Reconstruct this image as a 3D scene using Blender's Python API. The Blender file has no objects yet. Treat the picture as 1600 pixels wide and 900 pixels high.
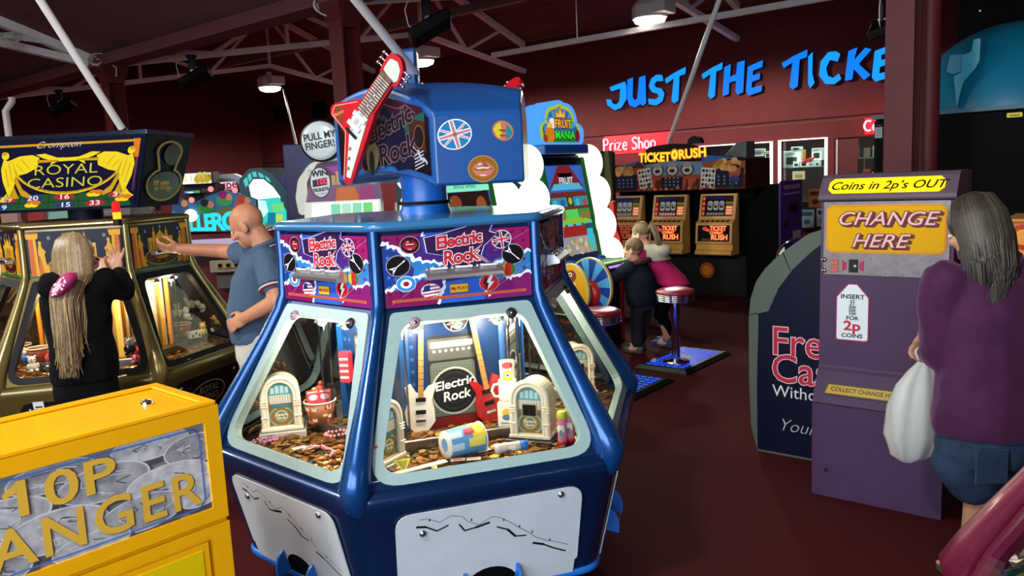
import bpy, bmesh, math, random
from mathutils import Matrix, Vector, Euler
random.seed(7)
C = bpy.context.scene.collection
sc = bpy.context.scene
PI = math.pi
R_ = math.radians

# ------------------------------------------------------------------ camera, world, exposure
FPX, CAMH = 1250.0, 1.7
_p, _r = R_(8.0), R_(2.75)
FW = Vector((0, math.cos(_p), -math.sin(_p)))
_r0 = Vector((1, 0, 0)); _u0 = _r0.cross(FW)
RT = math.cos(_r)*_r0 - math.sin(_r)*_u0
UP = math.cos(_r)*_u0 + math.sin(_r)*_r0
cam = bpy.data.cameras.new('camera'); cam.sensor_width = 36.0; cam.lens = 36.0*FPX/1600.0
cam.clip_start = 0.05; cam.clip_end = 200
camo = bpy.data.objects.new('camera', cam); C.objects.link(camo)
camo.matrix_world = Matrix(((RT.x, UP.x, -FW.x, 0), (RT.y, UP.y, -FW.y, 0), (RT.z, UP.z, -FW.z, CAMH), (0, 0, 0, 1)))
sc.camera = camo
sc.view_settings.view_transform = 'Standard'; sc.view_settings.look = 'None'
sc.view_settings.gamma = 1.0; sc.view_settings.use_curve_mapping = False
sc.view_settings.exposure = 0.0
w = bpy.data.worlds.new('world'); sc.world = w; w.use_nodes = True
w.node_tree.nodes['Background'].inputs[0].default_value = (0.55, 0.7, 1.0, 1)
w.node_tree.nodes['Background'].inputs[1].default_value = 0.02

# room frame: U runs along the prize-shop wall, V runs towards it
U2 = Vector((0.7706, -0.6374, 0)); V2 = Vector((0.6374, 0.7706, 0)); UANG = math.atan2(-0.6374, 0.7706)
def uv(u, v, z=0.0): return U2*u + V2*v + Vector((0, 0, z))
def ray(x, y): return FW + RT*((x-800)/FPX) - UP*((y-450)/FPX)
CAM = Vector((0, 0, CAMH))
def at_z(x, y, z):
    d = ray(x, y); return CAM + d*((z-CAMH)/d.z)
def at_y(x, y, Y):
    d = ray(x, y); return CAM + d*(Y/d.y)
def at_pl(x, y, p0, n):
    d = ray(x, y); return CAM + d*((Vector(p0)-CAM).dot(n)/d.dot(n))

def area(name, loc, target, sx, sy, power, col):
    l = bpy.data.lights.new(name, 'AREA'); l.shape = 'RECTANGLE'; l.size = sx; l.size_y = sy; l.energy = power; l.color = col
    o = bpy.data.objects.new(name, l); C.objects.link(o); o.location = loc
    o.rotation_euler = (Vector(target)-Vector(loc)).to_track_quat('-Z', 'Y').to_euler()
    return o
# daylight through the shop-front windows behind and beside the photographer
for _k, _u in enumerate((-1.7, 1.4, 4.4)):
    area('daylight_window', uv(_u, -4.7, 2.2), uv(_u-0.5, 6, 2.4), 2.6, 3.0, 220, (0.80, 0.90, 1.0))

# ------------------------------------------------------------------ materials
def lin(h):
    if isinstance(h, (tuple, list)): return tuple(h)
    h = h.lstrip('#'); o = []
    for i in (0, 2, 4):
        c = int(h[i:i+2], 16)/255.0
        o.append(c/12.92 if c <= 0.04045 else ((c+0.055)/1.055)**2.4)
    return tuple(o)
_mats = {}
def mat(name, col='#808080', rough=0.5, metal=0.0, emit=0.0, ecol=None, noise=0.0, nscale=30.0, bump=0.0, bscale=200.0, coat=0.0, spec=0.5, sparkle=0.0):
    if name in _mats: return _mats[name]
    m = bpy.data.materials.new(name); m.use_nodes = True; nt = m.node_tree
    b = nt.nodes['Principled BSDF']; c = lin(col)
    b.inputs['Base Color'].default_value = (*c, 1); b.inputs['Roughness'].default_value = rough; b.inputs['Metallic'].default_value = metal
    b.inputs['Specular IOR Level'].default_value = spec
    if coat: b.inputs['Coat Weight'].default_value = coat; b.inputs['Coat Roughness'].default_value = 0.05
    if emit:
        e = lin(ecol) if ecol else c
        b.inputs['Emission Color'].default_value = (*e, 1); b.inputs['Emission Strength'].default_value = emit
    if noise or bump or sparkle:
        tc = nt.nodes.new('ShaderNodeTexCoord')
    if noise:
        n = nt.nodes.new('ShaderNodeTexNoise'); n.inputs['Scale'].default_value = nscale; n.inputs['Detail'].default_value = 5
        r = nt.nodes.new('ShaderNodeValToRGB')
        r.color_ramp.elements[0].color = (*[max(0, x*(1-noise)) for x in c], 1); r.color_ramp.elements[1].color = (*[min(1, x*(1+noise)) for x in c], 1)
        r.color_ramp.elements[0].position = 0.3; r.color_ramp.elements[1].position = 0.7
        nt.links.new(tc.outputs['Object'], n.inputs['Vector']); nt.links.new(n.outputs['Fac'], r.inputs['Fac']); nt.links.new(r.outputs['Color'], b.inputs['Base Color'])
    if sparkle:
        vo = nt.nodes.new('ShaderNodeTexVoronoi'); vo.inputs['Scale'].default_value = 260
        r = nt.nodes.new('ShaderNodeValToRGB'); r.color_ramp.elements[0].position = 0.06; r.color_ramp.elements[1].position = 0.12
        r.color_ramp.elements[0].color = (*[min(1, x*1.6+sparkle) for x in c], 1); r.color_ramp.elements[1].color = (*c, 1)
        nt.links.new(tc.outputs['Object'], vo.inputs['Vector']); nt.links.new(vo.outputs['Distance'], r.inputs['Fac']); nt.links.new(r.outputs['Color'], b.inputs['Base Color'])
    if bump:
        n2 = nt.nodes.new('ShaderNodeTexNoise'); n2.inputs['Scale'].default_value = bscale; n2.inputs['Detail'].default_value = 3
        bp = nt.nodes.new('ShaderNodeBump'); bp.inputs['Strength'].default_value = bump; bp.inputs['Distance'].default_value = 0.01
        nt.links.new(tc.outputs['Object'], n2.inputs['Vector']); nt.links.new(n2.outputs['Fac'], bp.inputs['Height']); nt.links.new(bp.outputs['Normal'], b.inputs['Normal'])
    _mats[name] = m
    return m
def glow(name, col='', s=1.0): return mat(name, '#0c0c0c', 0.6, emit=s, ecol=col, spec=0.05)
def glassmat(name, tint='#ffffff', refl=1.0, rough=0.02):
    if name in _mats: return _mats[name]
    m = bpy.data.materials.new(name); m.use_nodes = True; nt = m.node_tree; nt.nodes.clear()
    out = nt.nodes.new('ShaderNodeOutputMaterial'); t = nt.nodes.new('ShaderNodeBsdfTransparent'); g = nt.nodes.new('ShaderNodeBsdfGlossy')
    f = nt.nodes.new('ShaderNodeFresnel'); f.inputs['IOR'].default_value = 1.45; mx = nt.nodes.new('ShaderNodeMixShader')
    ml = nt.nodes.new('ShaderNodeMath'); ml.operation = 'MULTIPLY'; ml.inputs[1].default_value = refl
    t.inputs['Color'].default_value = (*lin(tint), 1); g.inputs['Roughness'].default_value = rough
    nt.links.new(f.outputs[0], ml.inputs[0]); nt.links.new(ml.outputs[0], mx.inputs[0]); nt.links.new(t.outputs[0], mx.inputs[1]); nt.links.new(g.outputs[0], mx.inputs[2]); nt.links.new(mx.outputs[0], out.inputs[0])
    _mats[name] = m; return m
def P(h, rough=0.4): return mat('print_'+h.strip('#')+('' if rough == 0.4 else '_%d' % int(rough*100)), h, rough, spec=.22)

# ------------------------------------------------------------------ mesh helpers
def frame(o, x, y):
    o, x, y = Vector(o), Vector(x).normalized(), Vector(y)
    z = x.cross(y).normalized(); y = z.cross(x)
    return Matrix(((x.x, y.x, z.x, o.x), (x.y, y.y, z.y, o.y), (x.z, y.z, z.z, o.z), (0, 0, 0, 1)))
T = Matrix.Translation
def RZ(a): return Matrix.Rotation(a, 4, 'Z')
def RX(a): return Matrix.Rotation(a, 4, 'X')
def RY(a): return Matrix.Rotation(a, 4, 'Y')
I4 = Matrix.Identity(4)
_txt = {}
def text_mesh(s, size, shear, off, align, sp):
    k = (s, size, shear, off, align, sp)
    if k not in _txt:
        cu = bpy.data.curves.new('t', 'FONT'); cu.body = s; cu.size = size; cu.shear = shear; cu.offset = off; cu.align_x = align; cu.align_y = 'CENTER'
        cu.space_character = sp; cu.resolution_u = 3; cu.fill_mode = 'FRONT'
        o = bpy.data.objects.new('t', cu); me = o.to_mesh()
        _txt[k] = ([tuple(v.co) for v in me.vertices], [tuple(p.vertices) for p in me.polygons])
        o.to_mesh_clear(); bpy.data.objects.remove(o); bpy.data.curves.remove(cu)
    return _txt[k]
class MB:
    def __init__(s, M=None):
        s.v = []; s.f = []; s.mi = []; s.sm = []; s.mats = []; s.M = M or I4
    def mid(s, m):
        if m not in s.mats: s.mats.append(m)
        return s.mats.index(m)
    def add(s, vs, fs, m, smooth=False, M=None):
        X = s.M @ M if M is not None else s.M; b = len(s.v); i = s.mid(m)
        s.v += [tuple(X @ Vector(v)) for v in vs]
        for f in fs: s.f.append(tuple(b+j for j in f)); s.mi.append(i); s.sm.append(smooth)
    def box(s, c, d, m, M=None, bev=0.0):
        x, y, z = [k/2 for k in d]; cx, cy, cz = c
        if bev <= 0:
            vs = [(cx+a*x, cy+b*y, cz+e*z) for e in (-1, 1) for a, b in ((-1, -1), (1, -1), (1, 1), (-1, 1))]
            s.add(vs, [(3, 2, 1, 0), (4, 5, 6, 7), (0, 1, 5, 4), (1, 2, 6, 5), (2, 3, 7, 6), (3, 0, 4, 7)], m, False, M)
        else:
            bev = min(bev, x*0.9, y*0.9, z*0.9); vs = []; idx = {}
            for a in (-1, 1):
                for b in (-1, 1):
                    for e in (-1, 1):
                        for ax in range(3):
                            q = [a*(x-bev), b*(y-bev), e*(z-bev)]; q[ax] = (a*x, b*y, e*z)[ax]
                            idx[(a, b, e, ax)] = len(vs); vs.append((cx+q[0], cy+q[1], cz+q[2]))
            fs = []
            S4 = ((-1, -1), (1, -1), (1, 1), (-1, 1))
            for sg in (-1, 1):
                for ax in range(3):
                    q = []
                    for p_, r_ in S4:
                        t = [p_, r_]; t.insert(ax, sg); q.append(idx[(*t, ax)])
                    fs.append(q)
            for ax in range(3):
                o1, o2 = [k for k in range(3) if k != ax]
                for p_, r_ in S4:
                    q = []
                    for e in (-1, 1):
                        t = [0, 0, 0]; t[ax] = e; t[o1] = p_; t[o2] = r_
                        q.append((idx[(*t, o1)], idx[(*t, o2)]))
                    fs.append((q[0][0], q[0][1], q[1][1], q[1][0]))
            for a in (-1, 1):
                for b in (-1, 1):
                    for e in (-1, 1): fs.append([idx[(a, b, e, k)] for k in range(3)])
            cc = Vector((cx, cy, cz)); out = []
            for f in fs:
                pts = [Vector(vs[k]) for k in f]; ctr = sum(pts, Vector())/len(pts); n = (pts[1]-pts[0]).cross(pts[2]-pts[1])
                out.append(tuple(f) if n.dot(ctr-cc) > 0 else tuple(reversed(f)))
            s.add(vs, out, m, False, M)
    def poly(s, pts, m, z=0.0, M=None):           # flat polygon in XY
        s.add([(p[0], p[1], z) for p in pts], [tuple(range(len(pts)))], m, False, M)
    def prism(s, pts, z0, z1, m, M=None, mside=None):
        n = len(pts)
        a = sum(pts[i][0]*pts[(i+1) % n][1]-pts[(i+1) % n][0]*pts[i][1] for i in range(n))
        if a < 0: pts = list(reversed(pts))
        vs = [(p[0], p[1], z0) for p in pts]+[(p[0], p[1], z1) for p in pts]
        s.add(vs, [tuple(reversed(range(n))), tuple(range(n, 2*n))], m, False, M)
        s.add(vs, [(i, (i+1) % n, n+(i+1) % n, n+i) for i in range(n)], mside or m, False, M)
    def lathe(s, prof, m, n=24, M=None, smooth=True, a0=0.0, a1=2*PI):
        full = abs(a1-a0-2*PI) < 1e-6; k = n if full else n+1; vs = []; fs = []
        for r, z in prof:
            for i in range(k):
                a = a0+(a1-a0)*i/n; vs.append((r*math.cos(a), r*math.sin(a), z))
        for j in range(len(prof)-1):
            for i in range(n):
                i2 = (i+1) % k
                fs.append((j*k+i, j*k+i2, (j+1)*k+i2, (j+1)*k+i))
        s.add(vs, fs, m, smooth, M)
        for j, fl in ((0, True), (len(prof)-1, False)):
            if prof[j][0] > 1e-5 and full:
                q = [j*k+i for i in range(k)]; s.add(vs, [tuple(reversed(q)) if fl else tuple(q)], m, False, M)
    def cyl(s, p0, p1, r, m, n=16, r1=None, M=None, smooth=True):
        s.tube([p0, p1], [r, r if r1 is None else r1], m, n, M, smooth)
    def tube(s, path, rad, m, n=10, M=None, smooth=True, closed=False, flat=1.0):
        path = [Vector(p) for p in path]; k = len(path)
        if not isinstance(rad, (list, tuple)): rad = [rad]*k
        vs = []; fs = []; prev = None
        for i, p in enumerate(path):
            if closed: d = path[(i+1) % k]-path[i-1]
            else: d = path[min(i+1, k-1)]-path[max(i-1, 0)]
            d.normalize()
            if prev is None:
                a = Vector((0, 0, 1)) if abs(d.z) < 0.9 else Vector((1, 0, 0)); x = d.cross(a).normalized()
            else: x = (prev-d*prev.dot(d)).normalized()
            prev = x; y = d.cross(x)
            for j in range(n):
                t = 2*PI*j/n; vs.append(p+(x*math.cos(t)+y*math.sin(t)*flat)*rad[i])
        for i in range(k if closed else k-1):
            for j in range(n):
                a = i*n+j; b = i*n+(j+1) % n; c = ((i+1) % k)*n+(j+1) % n; e = ((i+1) % k)*n+j
                fs.append((a, b, c, e))
        s.add(vs, fs, m, smooth, M)
        if not closed: s.add(vs, [tuple(reversed(range(n))), tuple(range((k-1)*n, k*n))], m, False, M)
    def ball(s, c, r, m, nu=16, nv=10, M=None):
        if not isinstance(r, (list, tuple)): r = (r, r, r)
        vs = [(c[0], c[1], c[2]-r[2])]; fs = []
        for j in range(1, nv):
            t = PI*j/nv-PI/2
            for i in range(nu):
                a = 2*PI*i/nu; vs.append((c[0]+r[0]*math.cos(t)*math.cos(a), c[1]+r[1]*math.cos(t)*math.sin(a), c[2]+r[2]*math.sin(t)))
        vs.append((c[0], c[1], c[2]+r[2])); L = len(vs)-1
        for i in range(nu):
            fs.append((0, 1+(i+1) % nu, 1+i)); fs.append((L, L-nu+i, L-nu+(i+1) % nu))
            for j in range(nv-2): fs.append((1+j*nu+i, 1+j*nu+(i+1) % nu, 1+(j+1)*nu+(i+1) % nu, 1+(j+1)*nu+i))
        s.add(vs, fs, m, True, M)
    def loft(s, rings, m, M=None, smooth=True, caps=True):
        n = len(rings[0]); vs = [p for r in rings for p in r]
        fs = [(j*n+i, j*n+(i+1) % n, (j+1)*n+(i+1) % n, (j+1)*n+i) for j in range(len(rings)-1) for i in range(n)]
        s.add(vs, fs, m, smooth, M)
        if caps: s.add(vs, [tuple(reversed(range(n))), tuple(range((len(rings)-1)*n, len(rings)*n))], m, False, M)
    def ring(s, outer, inner, m, z=0.0, M=None):  # flat face with a hole; equal counts
        n = len(outer); vs = [(p[0], p[1], z) for p in outer]+[(p[0], p[1], z) for p in inner]; fs = []
        for i in range(n):
            j = (i+1) % n; q = [i, j, n+j, n+i]
            if (Vector(vs[i])-Vector(vs[j])).length < 1e-6: q = [i, n+j, n+i]
            elif (Vector(vs[n+i])-Vector(vs[n+j])).length < 1e-6: q = [i, j, n+i]
            fs.append(tuple(q))
        s.add(vs, fs, m, False, M)
    def text(s, t, size, m, x=0, y=0, z=0.0, M=None, shear=0.0, off=0.0, align='CENTER', sp=1.0, sx=1.0, sy=1.0, rot=0.0, depth=0.0, mside=None):
        vs, fs = text_mesh(t, size, shear, off, align, sp); c_, s_ = math.cos(rot), math.sin(rot)
        q = [(x+v[0]*sx*c_-v[1]*sy*s_, y+v[0]*sx*s_+v[1]*sy*c_, z) for v in vs]
        s.add(q, fs, m, False, M)
        if depth:
            ed = {}
            for f in fs:
                for a, b in zip(f, f[1:]+f[:1]): ed[(a, b)] = ed.get((a, b), 0)+1
            bo = [(a, b) for a, b in ed if (b, a) not in ed]; n = len(q)
            s.add(q+[(a, b, c-depth) for a, b, c in q], [(a, n+a, n+b, b) for a, b in bo], mside or m, False, M)
    def ell(s, x, y, rx, ry, m, z=0.0, M=None, n=28, rot=0.0):
        c_, s_ = math.cos(rot), math.sin(rot)
        s.poly([(x+rx*math.cos(2*PI*i/n)*c_-ry*math.sin(2*PI*i/n)*s_, y+rx*math.cos(2*PI*i/n)*s_+ry*math.sin(2*PI*i/n)*c_) for i in range(n)], m, z, M)
    def line(s, pts, wd, m, z=0.0, M=None):       # flat ribbon
        for a, b in zip(pts, pts[1:]):
            d = Vector((b[0]-a[0], b[1]-a[1])); L = d.length
            if L < 1e-7: continue
            n = Vector((-d.y, d.x))/L*wd/2; e = d/L*wd*0.3
            s.poly([(a[0]-e.x-n.x, a[1]-e.y-n.y), (b[0]+e.x-n.x, b[1]+e.y-n.y), (b[0]+e.x+n.x, b[1]+e.y+n.y), (a[0]-e.x+n.x, a[1]-e.y+n.y)], m, z, M)
    def build(s, name, parent=None, loc=None, rotz=0.0, bevel=0.0, seg=2, solid=0.0, sub=0, kind=None):
        me = bpy.data.meshes.new(name); me.from_pydata(s.v, [], s.f); 
        for m in s.mats: me.materials.append(m)
        me.polygons.foreach_set('material_index', s.mi); me.polygons.foreach_set('use_smooth', s.sm); me.update()
        o = bpy.data.objects.new(name, me); C.objects.link(o)
        if parent is not None: o.parent = parent
        if loc is not None: o.location = loc
        if rotz: o.rotation_euler = (0, 0, rotz)
        if solid: md = o.modifiers.new('s', 'SOLIDIFY'); md.thickness = solid; md.offset = -1
        if bevel: md = o.modifiers.new('b', 'BEVEL'); md.width = bevel; md.segments = seg; md.limit_method = 'ANGLE'; md.angle_limit = R_(35)
        if sub: md = o.modifiers.new('u', 'SUBSURF'); md.levels = sub; md.render_levels = sub
        if kind: o['kind'] = kind
        return o
def thing(name, label, cat, loc=(0, 0, 0), rotz=0.0, group=None):
    o = bpy.data.objects.new(name, None); C.objects.link(o); o.location = loc; o.rotation_euler = (0, 0, rotz); o.empty_display_size = 0.1
    return tag(o, label, cat, group)
def tag(o, label, cat, group=None, kind=None):
    o['label'] = label; o['category'] = cat
    if group: o['group'] = group
    if kind: o['kind'] = kind
    return o
def dup(src, loc=None, rot=None, label=None, group=None, parent=None):
    c = src.copy(); C.objects.link(c)
    if parent is not None: c.parent = parent
    if loc is not None: c.location = loc
    if rot is not None: c.rotation_euler = rot if isinstance(rot, (tuple, list)) else (0, 0, rot)
    if label: c['label'] = label
    if group: c['group'] = group
    for ch in list(src.children): dup(ch, parent=c)
    return c
def arc(cx, cy, r, a0, a1, n, ry=None):
    ry = r if ry is None else ry
    return [(cx+r*math.cos(a0+(a1-a0)*i/n), cy+ry*math.sin(a0+(a1-a0)*i/n)) for i in range(n+1)]
def rrect(x0, y0, x1, y1, r, n=5):
    return arc(x1-r, y0+r, r, -PI/2, 0, n)+arc(x1-r, y1-r, r, 0, PI/2, n)+arc(x0+r, y1-r, r, PI/2, PI, n)+arc(x0+r, y0+r, r, PI, 1.5*PI, n)
def rpoly(pts, r, n=5):                            # polygon with rounded corners (r may be a list)
    out = []; k = len(pts)
    for i in range(k):
        rr = r[i] if isinstance(r, (list, tuple)) else r
        p = Vector(pts[i][:2]); a = (Vector(pts[i-1][:2])-p).normalized(); b = (Vector(pts[(i+1) % k][:2])-p).normalized()
        for j in range(n+1):
            t = j/n; out.append(tuple((p+a*rr)*(1-t)**2+p*2*t*(1-t)+(p+b*rr)*t*t))
    return out
# ------------------------------------------------------------------ the hall
M_carpet = mat('carpet', '#441416', 0.95, noise=0.45, nscale=220, bump=0.5, bscale=500, spec=0.1)
M_wall = mat('wall_paint', '#541a1c', 0.75, noise=0.10, nscale=3, spec=0.25)
M_ceil = mat('ceiling_boards', '#6c484a', 0.8, noise=0.15, nscale=2, spec=0.2)
M_maroon = mat('maroon_steel', '#4c1719', 0.55, spec=.25, noise=0.08, nscale=6)
M_beam = mat('maroon_beam', '#5e3034', 0.7)
M_wsteel = mat('white_steel', '#eeeae6', 0.5, noise=0.08, nscale=8)
M_gsteel = mat('grey_purlin', '#8a7f7c', 0.6, noise=0.1, nscale=8)
M_black = mat('black_plastic', '#0a0a0c', 0.5, spec=.25)
M_blackm = mat('black_matte', '#060608', 0.8, spec=.08)
M_chrome = mat('chrome', '#d8d8dc', 0.12, metal=1.0)
M_steel = mat('brushed_steel', '#9a9a9c', 0.32, metal=1.0, noise=0.1, nscale=40)
M_white = mat('white_plastic', '#dcdcdc', 0.45)
UL, UR, VF, VB = -24.0, 6.5, -5.0, 16.0
def ubox(b, u0, u1, v0, v1, z0, z1, m, bev=0.0):
    b.box(((u0+u1)/2, (v0+v1)/2, (z0+z1)/2), (u1-u0, v1-v0, z1-z0), m, RZ(UANG), bev)
def S(name, b, **k): return b.build(name, kind='structure', **k)
b = MB(); ubox(b, UL-.2, UR+.2, VF-.2, VB+3.2, -0.12, 0.0, M_carpet); S('floor', b)
# back wall with the prize-shop openings
WN = [(-8.6, -6.25), (-6.11, -5.19), (-5.05, -4.15)]
b = MB(); ubox(b, UL, UR, VB, VB+.2, 2.11, 6.4, M_wall)
for a0, a1 in ((UL, -8.6), (-6.25, -6.11), (-5.19, -5.05), (-4.15, UR)): ubox(b, a0, a1, VB, VB+.2, 0, 2.11, M_wall)
ubox(b, -8.6, -5.19, VB, VB+.2, 0, 0.55, M_wall)
ubox(b, UL, UR, VB-.012, VB, 2.50, 2.515, M_blackm); ubox(b, UL, UR, VB-.012, VB, 2.44, 2.452, M_beam)
S('wall_back', b)
b = MB(); ubox(b, UL-.2, UL, VF, VB+3, 0, 6.4, M_wall); S('wall_left', b)
b = MB(); ubox(b, UR, UR+.2, VF, VB+3, 0, 6.4, M_wall); S('wall_right', b)
b = MB(); ubox(b, UL, UR, VF-.2, VF, 0, 0.5, M_wall); ubox(b, UL, UR, VF-.2, VF, 3.8, 6.4, M_wall)
pr = UL
for k, a0 in enumerate((-3.1, 0.0, 3.1)):
    ubox(b, pr, a0, VF-.2, VF, 0.5, 3.8, M_wall); pr = a0+2.8
ubox(b, pr, UR, VF-.2, VF, 0.5, 3.8, M_wall); S('wall_front', b)
M_sky = glow('overcast_daylight', '#bcd6f2', 2.6)
for k, a0 in enumerate((-3.1, 0.0, 3.1)):
    b = MB()
    for q in range(5): ubox(b, a0+q*0.69, a0+q*0.69+.05, VF-.15, VF-.05, 0.5, 3.8, M_wsteel)
    ubox(b, a0, a0+2.8, VF-.15, VF-.05, 0.5, 0.55, M_wsteel); ubox(b, a0, a0+2.8, VF-.15, VF-.05, 3.75, 3.8, M_wsteel); ubox(b, a0, a0+2.8, VF-.15, VF-.05, 2.45, 2.5, M_wsteel)
    ubox(b, a0, a0+2.8, VF-.19, VF-.17, 0.5, 3.8, M_sky)
    S('window_%d' % (k+4), b)
# shop room behind the back wall
b = MB(); M_shop = mat('shop_wall', '#3a2a2a', 0.8)
ubox(b, -9.2, -3.4, VB+2.2, VB+2.3, 0, 2.6, M_shop); ubox(b, -9.2, -9.1, VB+.2, VB+2.2, 0, 2.6, M_shop); ubox(b, -3.5, -3.4, VB+.2, VB+2.2, 0, 2.6, M_shop); ubox(b, -9.2, -3.4, VB+.2, VB+2.3, 2.6, 2.7, M_shop)
S('wall_shop', b)
area('shop_striplight', uv(-6.2, VB+.32, 2.5), uv(-6.2, VB+.75, 1.0), 4.6, 0.2, 60, (0.86, 1.0, 0.95))  # unseen light added inside the shop to brighten the box fronts
# ceilings: two pitched bays meeting in a valley over the columns
VV, ZV, ZR, HB = 5.65, 3.72, 6.2, 6.8
b = MB(RZ(UANG))
for v0, z0, v1, z1 in ((VV, ZV, VV-HB, ZR), (VV-HB, ZR, VV-2*HB, ZV), (VV, ZV, VV+HB, ZR), (VV+HB, ZR, VV+2*HB, ZV)):
    b.add([(UL, v0, z0), (UR, v0, z0), (UR, v1, z1), (UL, v1, z1), (UL, v0, z0+.1), (UR, v0, z0+.1), (UR, v1, z1+.1), (UL, v1, z1+.1)],
          [(0, 1, 2, 3), (4, 5, 6, 7), (0, 1, 5, 4), (2, 3, 7, 6), (1, 2, 6, 5), (0, 3, 7, 4)], M_ceil)
    for q in range(1, 6):                       # board joints
        t = q/6; vv = v0+(v1-v0)*t; zz = z0+(z1-z0)*t
        b.box(((UL+UR)/2, vv, zz-.004), (UR-UL, .012, .006), M_beam)
S('ceiling', b)
b = MB(); ubox(b, UL, UR, VV-.16, VV+.16, 3.55, 3.70, M_beam); S('trim_1', b)
NB = ['behind the gold coin pusher at the hall edge', 'behind the gold coin pusher', 'behind the blue guitar machine', 'between the purple changer and the black ride']
for k, cu in enumerate((-17.55, -12.05, -6.78, -1.36)):
    t = thing('steel_column', 'dark red steel column ' + NB[k], 'column', uv(cu, VV, 0), UANG)
    b = MB(); h = .11
    if k == 3: t.scale = (.8, .8, 1)
    b.box((0, -h, 1.7), (.21, .02, 3.4), M_maroon); b.box((0, h, 1.7), (.21, .02, 3.4), M_maroon); b.box((0, 0, 1.7), (.016, .21, 3.4), M_maroon)
    b.build('shaft', t)
    b = MB(); b.loft([[(x*q, y*q, z) for x, y in ((-.11, -.125), (.11, -.125), (.11, .125), (-.11, .125))] for q, z in ((1.0, 3.3), (1.05, 3.36), (1.45, 3.5), (1.45, 3.56))], M_maroon, smooth=False)
    b.build('capital', t)
    b = MB(); b.box((0, 0, .01), (.4, .4, .02), M_maroon); b.build('base_plate', t)
# round pipe beside the near column
t = thing('drain_pipe', 'round dark red drainpipe running down beside the near steel column', 'pipe', uv(-1.275, 5.95, 0), UANG)
b = MB(); b.tube([(0, 0, 0), (0, 0, 3.6)], .07, M_maroon, 20); b.build('pipe', t)
for z in (1.2, 3.0):
    b = MB(); b.lathe([(.072, z), (.09, z+.005), (.09, z+.05), (.072, z+.055)], M_maroon, 20); b.build('bracket', t)
# white roof trusses
def truss(cu, side, label):
    t = thing('roof_truss', label, 'truss', uv(cu, VV, 3.55), UANG)
    L = 10.3 if side > 0 else 9.0
    zb = lambda s: 0.08+s*0.166 if s <= HB else 0.08+HB*0.166-(s-HB)*0.155
    zt = lambda s: 0.16+s*0.345 if s <= HB else 0.16+HB*0.345-(s-HB)*0.345
    def bar(name, pts, w, hgt, m=M_wsteel):
        b = MB()
        for (s0, z0), (s1, z1) in zip(pts, pts[1:]):
            d = math.hypot(s1-s0, z1-z0); a = math.atan2(z1-z0, s1-s0)
            b.box((0, d/2, 0), (w, d, hgt), m, T((0, side*s0, z0)) @ (I4 if side > 0 else RZ(PI)) @ RX(a))
        return b.build(name, t)
    bar('bottom_chord', [(0.12, zb(0)), (HB, zb(HB)), (L, zb(L))], .11, .10)
    bar('top_chord', [(0.12, zt(0)), (HB, zt(HB)), (L, zt(L))], .12, .12)
    nodes = [0.5, 1.9, 3.4, 5.1, HB, 8.2, 9.5]
    for i, s in enumerate(nodes):
        if s > L: break
        if i == 4 or i == 2: bar('post', [(s, zb(s)), (s, zt(s))], .06, .06)
        if i+1 < len(nodes) and nodes[i+1] <= L:
            a, c = (zt, zb) if i % 2 == 0 else (zb, zt)
            bar('brace', [(s, a(s)), (nodes[i+1], c(nodes[i+1]))], .065, .065)
    return t
for k, cu in enumerate((-17.96, -12.46, -6.96)):
    truss(cu, 1, 'white steel roof truss carrying the ' + ['smallest ceiling lamp', 'ceiling lamp above the blue pusher hood', 'ceiling lamp next to the big blue letters'][k])
truss(-12.46, -1, 'white steel roof truss rising from the column behind the gold-lettered sign')
def tie(name, label, px0, px1, vv, w_, m):
    n = V2; a = at_pl(*px0, V2*vv, n); c = at_pl(*px1, V2*vv, n); z = (a.z+c.z)/2
    t = MB(); u0, u1 = max(a.dot(U2), UL+.3), c.dot(U2)
    ubox(t, u0, u1, vv-w_/2, vv+w_/2, z-w_/2, z+w_/2, m)
    return tag(t.build(name), label, 'beam')
tie('tie_beam', 'long white tie beam running beneath the lamp over the blue letters', (770, 92), (1480, -45), 12.3, .09, M_wsteel)
tie('purlin', 'wide grey purlin passing behind the column above the blue hood', (250, 124), (820, -6), 12.75, .16, M_gsteel)
b = MB(); q = at_pl(902, 62, V2*12.3, V2); b.tube([q, q+Vector((0, 0, 1.5))], .012, M_wsteel, 8); tag(b.build('hanger_rod'), 'thin steel hanger rod above the long white tie beam', 'rod')
# high-bay lamps
M_lamp = glow('lamp_glass', '#fff4e6', 14.0)
def lamp(cu, label, z, vis=True):
    t = thing('ceiling_lamp', label, 'lamp', uv(cu, VV+HB-.05 if vis else VV-HB, z), UANG)
    b = MB(); o = [(.30*math.cos(2*PI*i/8+PI/8), .30*math.sin(2*PI*i/8+PI/8)) for i in range(8)]
    b.loft([[(x, y, .0) for x, y in o], [(x, y, .20) for x, y in o], [(x*.8, y*.8, .28) for x, y in o]], mat('lamp_body', '#d6d2cc', .5), smooth=False); b.box((.22, 0, .15), (.34, .4, .2), mat('lamp_body', '#d6d2cc', .5))
    b.build('housing', t, bevel=.01)
    b = MB(); b.lathe([(.27, .0), (.25, -.06), (.16, -.10), (0.001, -.115)], M_lamp, 24); b.build('lens', t)
    b = MB(); b.box((0, 0, .33), (.1, .1, .12), M_wsteel); b.build('mount', t)
    l = bpy.data.lights.new('lamp_light', 'SPOT'); l.energy = 1000; l.color = (1.0, .93, .85); l.spot_size = R_(176); l.spot_blend = .3; l.shadow_soft_size = .25
    o = bpy.data.objects.new('lamp_light', l); C.objects.link(o); o.location = uv(cu, VV+HB-.05 if vis else VV-HB, z-.2); l.energy = 1500 if vis else 900
lamp(-17.96, 'smallest glowing white ceiling lamp under the truss by the gold-lettered sign', at_pl(443, 133, V2*12.4, V2).z)
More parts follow.
